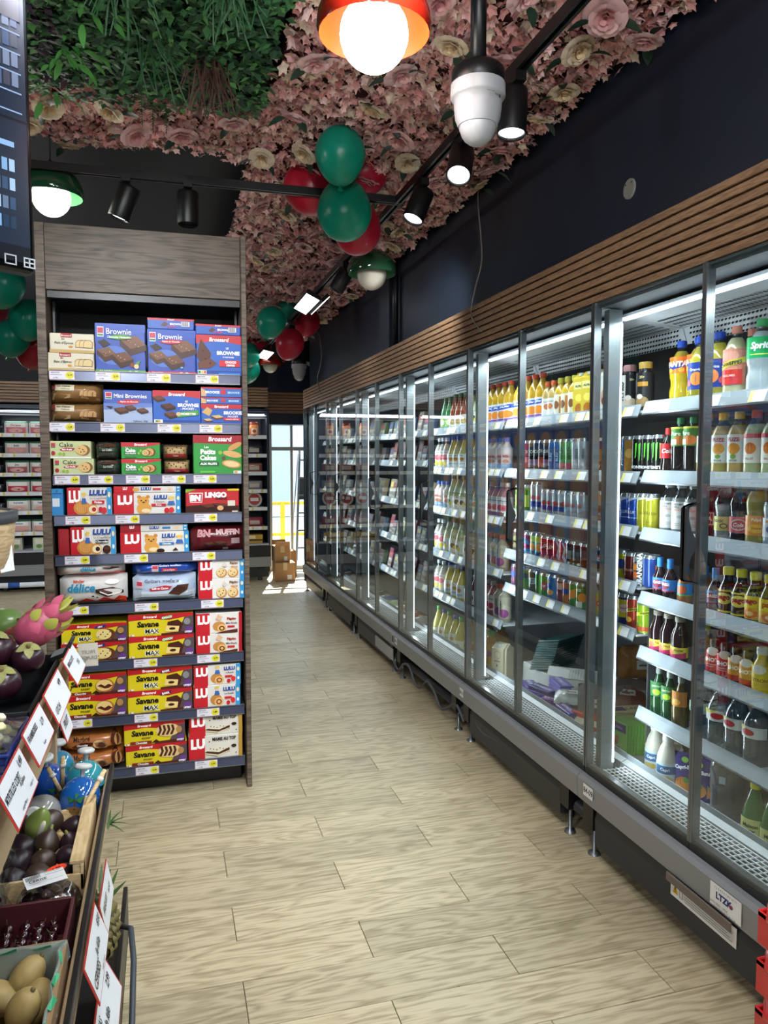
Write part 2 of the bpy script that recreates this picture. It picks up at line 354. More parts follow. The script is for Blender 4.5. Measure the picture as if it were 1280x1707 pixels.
# ================================================================= ceiling decoration
def petals(name, parent, rects, dens, cols, z, sz, spread=.09, seed=1, pet=5, droop=.5, dens2=None):
    rr = random.Random(seed); m = M(); ms = [pm('petal_' + c, c, .8, var=.25, bscale=60) for c in cols]
    for (x0, x1, y0, y1) in rects:
        N = int((x1 - x0) * (y1 - y0) * dens)
        for _ in range(N):
            y = y0 + (y1 - y0) * rr.random(); 
            if y > 4.5 and rr.random() < .55: continue
            x = x0 + (x1 - x0) * rr.random() + rr.gauss(0, .008); k = rr.choice(ms); s = sz * rr.uniform(.7, 1.3) * (1.35 if y > 4.5 else 1)
            zz = z - spread * (rr.random() ** .7) * (.55 + .45 * sin(x * 9 + 2 * sin(y * 7)) * cos(y * 8)); a0 = rr.random() * 6.3
            tx, ty = rr.gauss(0, .5), rr.gauss(0, .5)
            vs = [(x, y, zz + s * .25)]; fs = []
            for i in range(pet):
                a = a0 + 2 * pi * i / pet; b = .62
                p = [(x + s * .75 * cos(a - b), y + s * .75 * sin(a - b)), (x + s * 1.15 * cos(a), y + s * 1.15 * sin(a)), (x + s * .75 * cos(a + b), y + s * .75 * sin(a + b))]
                n = len(vs)
                for j, (px, py) in enumerate(p): vs.append((px, py, zz - (px - x) * tx - (py - y) * ty - s * droop * (.1 + .6 * (j == 1)) * rr.random()))
                fs += [(0, n, n + 1), (0, n + 1, n + 2)]
            m.add(vs, fs, k)
    return tag(m.build(name, parent), kind='stuff')
ZF = 2.93
fp = empty('flower_panel', (0, 0, 0)); tag(fp, 'ceiling panel covered in pink artificial blossoms running above the aisle', 'flower panel')
M().box(.43, 1.6, -.6, 9.1, ZF, ZF + .05, pm('panel_back', '5B3B38', .9)).box(-1.6, .43, 3.16, 3.68, ZF, ZF + .05, pm('panel_back')).build('backing', fp)
PK = ['F4C0BC', 'F0B4B0', 'FAD8D4', 'F6CAC6', 'ECD8C4', 'E8A8A6']
petals('petals', fp, [(.42, 1.585, 1.3, 9.1), (-1.2, .5, 3.14, 3.7)], 3000, PK, ZF, .0165, .075, 3)
def rose(R, c1, c2, seed):
    rr = random.Random(seed); m = M(); a = pm('rose_' + c1, c1, .7, var=.25, bscale=30); b = pm('rose_' + c2, c2, .7, var=.25, bscale=30)
    for ring, (rad_, n, hgt, op) in enumerate([(.22, 3, .55, .15), (.42, 5, .6, .35), (.65, 6, .55, .6), (.88, 7, .4, .95)]):
        for i in range(n):
            a0 = 2 * pi * (i + .5 * (ring % 2)) / n + rr.uniform(-.1, .1); w = pi / n * 1.35; v = []; f = []
            for jj in range(4):
                t = jj / 3
                for ii in range(4):
                    s = -1 + 2 * ii / 3; an = a0 + w * s * (.6 + .5 * t) ; rr2 = R * (rad_ * (.35 + .75 * t ** .8) + op * .22 * t * t * (1 - .35 * s * s))
                    zz = -R * hgt * (t ** .7) * (1 - .28 * s * s) + R * .25 * op * t * t * t + rr.uniform(-.02, .02) * R
                    v.append((rr2 * cos(an), rr2 * sin(an), zz))
            for jj in range(3):
                for ii in range(3): k = jj * 4 + ii; f.append((k, k + 1, k + 5, k + 4))
            m.add(v, f, b if ring < 2 else a, True)
    return m
def leafmesh(L, W, mat, curl=.3):
    m = M(); v = []; f = []
    for i in range(6):
        t = i / 5; w = W * math.sin(pi * (t * .92 + .04)) ** .8 * (1 - .3 * t); z = -curl * L * t * t
        v += [(L * t, -w, z + w * .25), (L * t, 0, z), (L * t, w, z + w * .25)]
    for i in range(5):
        for j in range(2): k = i * 3 + j; f.append((k, k + 1, k + 4, k + 3))
    return m.add(v, f, mat, True)
r3 = random.Random(11); roses = []; DL = pm('dark_leaf', '1E3A2C', .45)
variants = [rose(.052, 'EAD9BE', 'E3C9A2', 1), rose(.055, 'EBC8C6', 'E2AFAF', 2), rose(.06, 'E9BDBB', 'DDA3A3', 3)]
LM = leafmesh(.07, .02, DL)
protoR = [None] * 3; protoL = None; spots_ = []
for _ in range(1500):
    x, y = (r3.uniform(.5, 1.52), r3.uniform(1.7, 8.8)) if r3.random() < .86 else (r3.uniform(-.6, .45), r3.uniform(3.22, 3.62))
    if all((x - a) ** 2 + (y - b) ** 2 > .185 ** 2 for a, b in spots_): spots_.append((x, y))
    if len(spots_) > 105: break
for i, (x, y) in enumerate(spots_):
    k = i % 3
    if protoR[k] is None: o = variants[k].build('rose', fp); protoR[k] = o
    else: o = protoR[k].copy(); COL.objects.link(o)
    o.location = (x, y, ZF - .07); o.rotation_euler = (r3.uniform(-.5, .5), r3.uniform(-.5, .5), r3.random() * 6)
    for q in range(2):
        if protoL is None: l_ = LM.build('leaf', fp); protoL = l_
        else: l_ = protoL.copy(); COL.objects.link(l_)
        a = r3.random() * 6.3; l_.location = (x + .045 * cos(a), y + .045 * sin(a), ZF - .085); l_.rotation_euler = (r3.uniform(-.3, .3), r3.uniform(-.2, .3), a)
# green panel
gp = empty('greenery_panel', (0, 0, 0)); tag(gp, 'ceiling panel of dark green artificial foliage and grasses at upper left', 'greenery panel')
M().box(-1.7, .4, 1.0, 3.16, ZF, ZF + .05, pm('green_back', '122016', .9)).build('backing', gp)
def leaves(name, parent, x0, x1, y0, y1, N, cols, seed, L=.035, Wd=.011, hang=.6, z=ZF):
    rr = random.Random(seed); m = M(); ms = [pm('leaf_' + c, c, .55) for c in cols]
    for _ in range(N):
        x = rr.uniform(x0, x1); y = rr.uniform(y0, y1); zz = z - rr.random() * .09; a = rr.random() * 6.3; l = L * rr.uniform(.6, 1.4); w = Wd * rr.uniform(.8, 1.4); d = hang * rr.random() * l
        ca, sa = cos(a), sin(a)
        def Q(u, v, h): return (x + u * ca - v * sa, y + u * sa + v * ca, zz + h)
        m.add([Q(0, 0, 0), Q(l * .4, -w, -d * .3), Q(l, 0, -d), Q(l * .4, w, -d * .3)], [(0, 1, 2, 3)], rr.choice(ms))
    return tag(m.build(name, parent), kind='stuff')
leaves('small_leaves', gp, -1.2, .39, 1.3, 3.16, 17000, ['28603A', '2F6B3A', '1C4A2A', '3E7E48', '1A3F28', '58984E'], 5)
leaves('purple_leaves', gp, -1.2, -.3, 2.0, 3.0, 2500, ['3A2A44', '4A2E3E', '2A2038'], 6)
for k, (x, y, n) in enumerate([(-.1, 2.35, 40), (.03, 2.1, 34), (.2, 2.3, 55), (-.02, 2.7, 22), (.17, 2.8, 60)]):
    m = M(); rr = random.Random(k); c = pm('grass_green', '2A5A30', .6) if k != 4 else pm('grass_brown', '5A3A34', .7)
    for _ in range(n):
        a = rr.random() * 6.3; r = rr.uniform(.02, .09); l = rr.uniform(.08, .2); bx, by = rr.gauss(0, .03), rr.gauss(0, .03); w = .002
        p = [(bx, by, 0), (bx + r * .5 * cos(a), by + r * .5 * sin(a), -l * .6), (bx + r * cos(a), by + r * sin(a), -l)]
        m.add([(q[0] - w, q[1], q[2]) for q in p] + [(q[0] + w, q[1], q[2]) for q in p], [(0, 1, 4, 3), (1, 2, 5, 4)], c)
    tag(m.build('grass_tuft', gp, (x, y, ZF - .04)), kind='stuff')
BL = leafmesh(.085, .02, pm('bright_leaf', '4F9A46', .5), .35); pl = None
for (cx, cy, n) in [(-.28, 2.75, 26), (-.2, 2.45, 16), (-.36, 3.0, 14)]:
    for i in range(n):
        if pl is None: o = BL.build('leaf', gp); pl = o
        else: o = pl.copy(); COL.objects.link(o)
        a = r3.random() * 6.3; r = r3.uniform(0, .12); o.location = (cx + r * cos(a), cy + r * sin(a), ZF - .09 - r3.random() * .06); o.rotation_euler = (r3.uniform(-.4, .4), r3.uniform(0, .6), a); o.scale = (r3.uniform(.4, .75),) * 3
for (x, y) in ((-.02, 3.08), (.03, 3.1), (-.06, 3.05)):
    m = M(); f = pm('fern_green', '2C5E33', .6)
    for i in range(12):
        t = i / 12; w = .03 * (1 - t) + .004
        for s in (-1, 1): m.add([(0, .13 * t, -.05 * t), (s * w, .13 * t + .006, -.05 * t - .01), (0, .13 * t + .009, -.05 * t)], [(0, 1, 2)], f)
    m.tube([(0, 0, 0), (0, .14, -.055)], .0012, f, 3); m.build('fern_frond', gp, (x, y, ZF - .09))

# ================================================================= track, lamps, cameras, balloons
ZT = 2.74
def track(name, pts, label, hang):
    t = empty(name); tag(t, label, 'track')
    for a, b in zip(pts, pts[1:]):
        x0, x1 = sorted((a[0], b[0])); y0, y1 = sorted((a[1], b[1])); m = M()
        if x0 == x1: m.box(x0 - .017, x0 - .007, y0, y1, ZT - .017, ZT + .017, BLACK).box(x0 + .007, x0 + .017, y0, y1, ZT - .017, ZT + .017, BLACK).box(x0 - .007, x0 + .007, y0, y1, ZT + .004, ZT + .017, DKG)
        else: m.box(x0, x1, y0 - .017, y0 - .007, ZT - .017, ZT + .017, BLACK).box(x0, x1, y0 + .007, y0 + .017, ZT - .017, ZT + .017, BLACK).box(x0, x1, y0 - .007, y0 + .007, ZT + .004, ZT + .017, DKG)
        m.build('rail', t)
    for x, y in hang: M().tube([(x, y, ZT + .01), (x, y, ZC)], .0012, DKG, 4).build('hanger', t)
    return t
track('lighting_track', [(1.1, -.5), (1.1, 9.6)], 'long black lighting track running along the aisle below the pink blossoms', [(1.1, 1.5), (1.1, 5.5), (1.1, 8)])
track('lighting_track', [(-1.4, 3.59), (1.13, 3.59)], 'black lighting track crossing from the left to the aisle track', [(.36, 3.59), (-.6, 3.59)])
track('lighting_track', [(-1.55, 4.5), (-1.55, 9.2)], 'black lighting track above the open floor at far left', [(-1.55, 6), (-1.55, 8)])
LEDS = pm('spot_glow', 'F4F8FF', .5, emit=5)
def track_spot(x, y, ax, ay, label, power, lit=True, L=.15, z=ZT, tgt=None, first=False):
    t = empty('track_spot', (x, y, z - .017)); tag(t, label, 'spotlight', 'black cylinder spotlights on the lighting tracks')
    M().box(-.018, .018, -.06, .06, -.03, 0, BLACK).build('adapter', t)
    M().tube([(0, 0, -.03), (0, 0, -.06)], .008, BLACK).build('stem', t)
    b = M().lathe([(.014, .045), (.046, .04), (.048, .03), (.048, -L + .05), (.046, -L + .045), (.042, -L + .05), (.04, -L + .06)], BLACK, n=20, cap=False)
    o = b.build('lamp_body', t, (0, 0, -.075), (ax, ay, 0))
    M().lathe([(.041, 0), (.02, .001), (.0005, .0015)], LEDS if lit else DKG, (0, 0, -L + .056), 18).build('lens', o)
    if lit and power:
        d = Matrix.Rotation(ay, 3, 'Y') @ Matrix.Rotation(ax, 3, 'X'); e = bpy.data.objects['lens'] if False else None
        dirv = (Matrix.Rotation(0, 3, 'Z') @ (Matrix.Rotation(ay, 3, 'Y') @ Matrix.Rotation(ax, 3, 'X'))) @ Vector((0, 0, -1))
        p = Vector((x, y, z - .092)) + dirv * (L - .02); spot(p, p + dirv, power, 1.1, .7, .03)
track_spot(1.10, 2.33, rad(-4), .07, 'black cylinder spotlight hanging straight down beside the white dome camera', 16)
track_spot(1.11, 2.80, rad(-28), .34, 'brightly lit black spotlight tilted below the white dome camera', 22)
track_spot(1.11, 3.28, rad(-6), .42, 'black spotlight tilted left at the corner of the two tracks', 22)
track_spot(1.1, 4.75, rad(10), .5, 'unlit black spotlight beside the hanging green mushroom lamp', 0, False)
track_spot(1.11, 6.9, rad(-8), -.35, 'small far black spotlight in front of the red balloons above the aisle', 14)
track_spot(-.14, 3.59, rad(5), .35, 'black spotlight tilted over the wooden header of the biscuit shelf', 24)
track_spot(.12, 3.59, 0, .02, 'unlit black cylinder spotlight above the biscuit shelf header', 0, False)
track_spot(-1.55, 6.4, rad(-6), .45, 'black spotlight in front of the balloons at far left', 12)
def panel_lamp(x, y, ay, w, l, label, p):
    t = empty('linear_track_lamp', (x, y, ZT - .02)); tag(t, label, 'lamp')
    o = M().box(-w / 2, w / 2, -l / 2, l / 2, -.03, -.002, BLACK).build('housing', t, (0, 0, -.03), (0, ay, 0))
    M().box(-w / 2 + .004, w / 2 - .004, -l / 2 + .004, l / 2 - .004, -.034, -.03, LED).build('diffuser', o)
    M().box(-.01, .01, -.04, .04, -.035, .003, BLACK).build('bracket', t)
    if p: spot((x - .02 * (1 if ay > 0 else -1), y, ZT - .1), (x - 1.0 * ay, y, 0), p, 2.2, 1, .08)
panel_lamp(1.055, 5.75, .45, .11, .55, 'bright rectangular lamp on the aisle track beyond the balloons', 16)
panel_lamp(1.135, 5.8, -.75, .07, .5, 'narrow rectangular lamp turned aside next to the brighter one', 5)
panel_lamp(1.1, 8.6, .2, .12, .6, 'far rectangular lamp on the aisle track above the red mushroom lamp', 14)
panel_lamp(-1.62, 5.6, .4, .12, .5, 'bright rectangular lamp on the track at far left beside the television', 3)
def pendant(loc, D, cap, cin, globe_lit, label, power):
    t = empty('mushroom_pendant_lamp', loc); tag(t, label, 'lamp', 'glass mushroom pendant lamps'); R = D / 2
    prof = [(R * .96, -.02 * D), (R, .03 * D), (R * .99, .12 * D), (R * .9, .25 * D), (R * .7, .38 * D), (R * .4, .46 * D), (R * .1, .49 * D), (.001, .495 * D)]
    inn = [(R * .96, -.02 * D), (R * .93, .03 * D), (R * .9, .12 * D), (R * .8, .24 * D), (R * .6, .35 * D), (R * .3, .42 * D), (.001, .44 * D)]
    M().lathe(prof, cap, n=32, cap=False).lathe(inn, cin, n=32, cap=False).build('shade', t)
    g = M(); g.ell((0, 0, -.02 * D), (R * .6, R * .6, R * .62), globe_lit, 24, 14); g.build('globe', t)
    M().lathe([(.012, .49 * D), (.012, .55 * D), (.004, .57 * D)], BLACK, n=10).tube([(0, 0, .56 * D), (0, 0, ZC - loc[2])], .0025, BLACK, 5).build('cord', t)
    if power:
        d = bpy.data.lights.new('globe_light', 'POINT'); d.energy = power; d.shadow_soft_size = R * .6; d.color = (1, .93, .86)
        o = bpy.data.objects.new('globe_light', d); COL.objects.link(o); o.location = Vector(loc) + Vector((0, 0, -R * .75))
REDG = pm('red_glass', '7A1408', .12, coat=.6); ORI = pm('orange_inside', 'FF5A26', .3); GRG = pm('green_glass', '1E4A30', .12, coat=.6)
GIN = pm('green_inside', '4E8A5E', .3); OPAL = pm('opal_glass', 'CFC9B8', .25); OPALIT = pm('opal_lit', 'FFF6EA', .4, emit=6)
pendant((.50, 1.83, 2.52), .275, REDG, ORI, OPALIT, 'red glass mushroom pendant lamp glowing at the top of the aisle', 7)
pendant((1.2, 4.45, 2.60), .29, GRG, GIN, OPAL, 'unlit green glass mushroom pendant lamp hanging near the aisle wall', 0)
pendant((-.46, 3.72, 2.66), .27, GRG, GIN, OPALIT, 'glowing green mushroom pendant lamp half hidden behind the television', 7)
pendant((1.2, 9.0, 2.6), .28, REDG, REDG, OPAL, 'small far red mushroom pendant lamp above the bright doorway', 0)
DOMEW = pm('dome_plastic', 'A9ABAE', .4)
def dome(loc, s, yaw, label, top, txt):
    t = empty('dome_camera', loc, yaw); tag(t, label, 'camera')
    M().tube([(0, 0, .05 * s), (0, 0, top - loc[2])], .021 * s, BLACK, 10).build('drop_pipe', t)
    M().lathe([(.068 * s, 0), (.07 * s, .003 * s), (.07 * s, .035 * s), (.062 * s, .045 * s), (.02 * s, .05 * s)], BLACK, n=24).build('junction_box', t)
    b = M().lathe([(.072 * s, 0), (.073 * s, -.03 * s), (.069 * s, -.036 * s), (.064 * s, -.037 * s), (.063 * s, -.06 * s), (.06 * s, -.085 * s), (.052 * s, -.105 * s)], DOMEW, n=28).build('housing', t)
    if txt:
        m = M(); mp = lambda u, v, h: ((.0645 * s + h) * sin((u - .02) / .0645), -(.0645 * s + h) * cos((u - .02) / .0645), -.055 + v)
        draw(m, [('t', 'DH-IPC HDW', .3, .8, .14, '555A60'), ('t', 'C E', .62, .55, .25, '44484E', .03), ('r', .8, .35, .95, .75, '4A4E54'), ('t', 'S/N 6K0', .3, .4, .1, '7A7E84'), ('t', 'DC 12V', .3, .15, .1, '7A7E84')], .055, .02, mp, .01); m.build('rating_label', b)
    e = M().ell((0, 0, -.1 * s), (.05 * s, .05 * s, .055 * s), DOMEW, 22, 12).build('eyeball', t)
    M().lathe([(.02 * s, .0), (.018 * s, -.002)], BLACK, n=14).build('lens', e, (.03 * s, .035 * s, -.125 * s), (rad(60), 0, -.6))
dome((.815, 1.94, 2.487), 1, .2, 'large white dome camera hanging on a black pipe near the track lights', ZF, True)
dome((1.42, 8.3, 2.53), 1.15, 2.0, 'small far white dome camera hanging before the bright doorway', ZC, False)
def balloon(loc, r, col, label, tilt, grp):
    m = M(); c = pm('balloon_' + col, col, .3, spec=.35)
    def df(p): k = 1 - .12 * max(0, -p.z); return (p.x * k, p.y * k, p.z * (1.1 if p.z < 0 else 1.0))
    m.ell((0, 0, 0), (r, r, r * 1.08), c, 24, 16, df)
    t = m.build('balloon', None, loc, tilt); tag(t, label, 'balloon', grp)
    M().lathe([(.004, 0), (.006, -.008), (.011, -.018), (.012, -.02)], c, (0, 0, -r * 1.18), 8).build('knot', t)
    M().tube([(0, 0, -r * 1.2), (.01, 0, -r * 1.3)], .0015, c, 4).build('tied_neck', t)
def bpos(u, v, y): return on(1, y, u, v)
TEAL, RB = '0F8E74', 'B01E34'
g = 'balloon cluster on the near track'
balloon(bpos(567, 258, 3.25), .108, TEAL, 'upper teal balloon of the nearest cluster, above the track', (0, 0, 0), g)
balloon(bpos(574, 352, 3.46), .125, TEAL, 'front teal balloon of the nearest cluster, below the track', (pi, 0, 0), g)
balloon(bpos(520, 314, 3.72), .128, RB, 'left red balloon of the nearest cluster, behind the track', (0, -1.3, 0), g)
balloon(bpos(606, 285, 3.74), .12, RB, 'right red balloon of the nearest cluster, beside the upper teal one', (0, 1.0, 0), g)
balloon(bpos(596, 383, 3.70), .115, RB, 'lowest red balloon of the nearest cluster, under the teal ones', (pi, .3, 0), g)
g = 'balloon cluster on the far aisle track'
for (u, v, y, r, c, l) in [(452, 537, 6.6, .125, TEAL, 'left teal balloon of the second cluster along the aisle'), (481, 515, 6.95, .115, TEAL, 'upper teal balloon of the second cluster along the aisle'),
    (483, 573, 6.9, .13, RB, 'lower red balloon of the second cluster along the aisle'), (511, 537, 7.1, .125, RB, 'right red balloon of the second cluster, next to the far spotlight')]:
    balloon(bpos(u, v, y), r, c, l, (.3, .3, 0), g)
g = 'balloon cluster half hidden by the biscuit shelf'
for (u, v, y, r, c, l) in [(436, 588, 9.1, .13, RB, 'far red balloon under the third lamp of the aisle track'), (421, 580, 9.3, .12, RB, 'far red balloon next to the biscuit shelf post'),
    (414, 592, 8.7, .13, TEAL, 'far teal balloon just right of the shelf post, upper one'), (413, 617, 8.9, .14, TEAL, 'far teal balloon just right of the shelf post, lower one')]:
    balloon(bpos(u, v, y), r, c, l, (.3, .3, 0), g)
g = 'balloon cluster at far left under the television'
for (u, v, y, r, c, l) in [(5, 474, 5.6, .14, TEAL, 'teal balloon directly under the television corner'), (48, 533, 6.0, .135, TEAL, 'upper teal balloon at far left beside the shelf post'),
    (20, 563, 6.1, .125, TEAL, 'lower teal balloon at far left behind the small spotlight'), (58, 578, 6.3, .15, RB, 'large red balloon at far left beside the shelf post'), (-8, 515, 6.2, .1, RB, 'red balloon at the very left edge')]:
    balloon(bpos(u, v, y), r, c, l, (.3, .3, 0), g)
def cable(pts, r, label, mat=None):
    P = [Vector(p) for p in pts]; out = []
    for i in range(len(P) - 1):
        p0 = P[max(i - 1, 0)]; p1 = P[i]; p2 = P[i + 1]; p3 = P[min(i + 2, len(P) - 1)]
        for k in range(5): t = k / 5; out.append(.5 * ((2 * p1) + (p2 - p0) * t + (2 * p0 - 5 * p1 + 4 * p2 - p3) * t * t + (3 * p1 - p0 - 3 * p2 + p3) * t ** 3))
    out.append(P[-1]); return tag(M().tube(out, r, mat or pm('grey_cable', '8A8780', .6)).build('cable'), label, 'cable')
cable([on(0, 1.6, 797, 318), on(0, 1.55, 797, 345), on(0, 1.53, 803, 430), on(0, 1.5, 792, 480), on(0, 1.5, 785, 525), on(0, 1.52, 803, 553)], .0035, 'thin grey cable hanging down the navy wall over the wooden slats')
cable([on(0, 1.6, 531, 555), on(0, 1.53, 536, 585), on(0, 1.5, 534, 610), on(0, 1.5, 529, 630), on(0, 1.5, 533, 655)], .006, 'far pale cable hanging over the end of the slats')
for (u, v, s, l) in [(1050, 315, .036, 'round grey cover plate on the navy wall above the nearest cooler'), (650, 556, .04, 'round cover plate on the far part of the navy wall')]:
    p = on(0, XW, u, v); t = M().lathe([(s, 0), (s, .004), (s * .9, .006)], pm('cover_plate', '8E8C84', .6), n=24).build('cover_plate', None, p, (0, -pi / 2, 0)); tag(t, l, 'cover plate')
    for q in (-1, 1): M().lathe([(.003, .0055), (.003, .007)], DKG, (s * .5, q * s * .5, 0), 8).build('screw', t)
tag(M().box(0, .3, 0, .012, 0, .045, pm('torn_strip', 'A9A79C', .8)).prism([(-.04, .03), (0, 0), (0, .045), (-.03, .05)], .01, pm('torn_strip')).build('paper_strip', None, on(1, 8.9, 515, 610)), 'torn pale strip hanging on the dark wall above the doorway', 'strip')

# television
TVc = Vector((-.285, 1.99, 1.935)); du = Vector((.788, .616, 0)); t = empty('television', TVc, math.atan2(du.y, du.x)); tag(t, 'large black television mounted at upper left showing shop camera views', 'television')
TWd, THt = 1.1, .64
M().bbox(-TWd, 0, 0, .045, 0, THt, pm('gloss_black', '08090B', .12), .006).build('casing', t)
M().box(-TWd * .7, -TWd * .4, .045, .2, .2, .5, BLACK).box(-TWd * .6, -TWd * .5, .1, .16, .5, ZC - 1.935, BLACK).build('wall_mount', t)
def scr(n, h, e=1.0):
    m = pm(n, h, .25, emit=e, spec=.3); m.node_tree.nodes['Principled BSDF'].inputs['Base Color'].default_value = (.01, .01, .012, 1); return m
m = M(); rr = random.Random(5)
def Sq(u0, v0, u1, v1, c, lay, sk=0):
    x = lambda u: -TWd + .012 + u * (TWd - .024); z = lambda v: .022 + v * (THt - .034); y = -.0005 * lay
    m.add([(x(u0), y, z(v0)), (x(u1), y, z(v0)), (x(u1 + sk), y, z(v1)), (x(u0 + sk), y, z(v1))], [(0, 1, 2, 3)], scr('screen_' + c, c, .95))
Sq(0, 0, 1, 1, '0A1420', 1)
for (a, b, c2, d) in [(0, .53, .495, 1), (.505, .53, 1, 1), (0, .06, .495, .52), (.505, .06, 1, .52)]: Sq(a, b, c2, d, '1B2E44', 2)
for k in range(5):   # tile with cooler shelves
    for q in range(26):
        u = .52 + q * .018; v = .56 + k * .072 + (q * .0035)
        Sq(u, v, u + .014, v + .052, rr.choice(['5A6F9A', '8797B8', '7A5A58', '3E5A8A', '9AA6C0', '4A4E60']), 4)
    Sq(.51, .552 + k * .072, .99, .557 + k * .072, 'A9C4EE', 5)
Sq(.74, .55, .748, .98, '7FC2D8', 6); Sq(.62, .89, .99, .99, '4A3A38', 6); Sq(.52, .93, .6, .99, '12161E', 6)
for k in range(4):
    for q in range(14):
        u = .75 + q * .016; v = .12 + k * .07
        Sq(u, v, u + .012, v + .045, rr.choice(['8FC0F0', '3A5A80', '6E86A8', 'B8DCFF', '24405E']), 4)
Sq(.51, .07, .72, .5, '28496E', 3); Sq(.55, .2, .7, .3, '5A84B8', 4); Sq(.72, .07, .73, .5, 'A8D4FF', 4); Sq(.75, .42, .97, .44, '9CCBFF', 5)
for k in range(6): Sq(.02 + k * .07, .12, .08 + k * .07, .4, rr.choice(['24405E', '35587E', '1A2A3E']), 4); Sq(.02 + k * .07, .6, .08 + k * .07, .9, rr.choice(['6A5A58', '4A5C7A', '7A7470']), 4)
m.build('screen', t)
m = M()
for s, u, v in (('Caméra 02', .62, .905), ('Caméra 01', .58, .60), ('Caméra 03', .1, .60)):
    mp = lambda a, b, h: (-TWd + .012 + u * (TWd - .024) + a, -.004 - h, .022 + v * (THt - .034) + b)
    draw(m, [('t', s, .5, .5, 1, 'DDE6F0', .02)], .11, .02, mp)
for k in (0, 1):
    x0 = -.075 + k * .045
    for a in ((0, 0, .028, .003), (0, .02, .028, .023), (0, 0, .003, .023), (.025, 0, .028, .023)) + (((.0125, 0, .0155, .023), (0, .01, .028, .013)) if k else ()):
        m.box(x0 + a[0], x0 + a[2], -.003, -.002, .012 + a[1], .012 + a[3], ink('C8D0D8'))
m.build('screen_text', t)

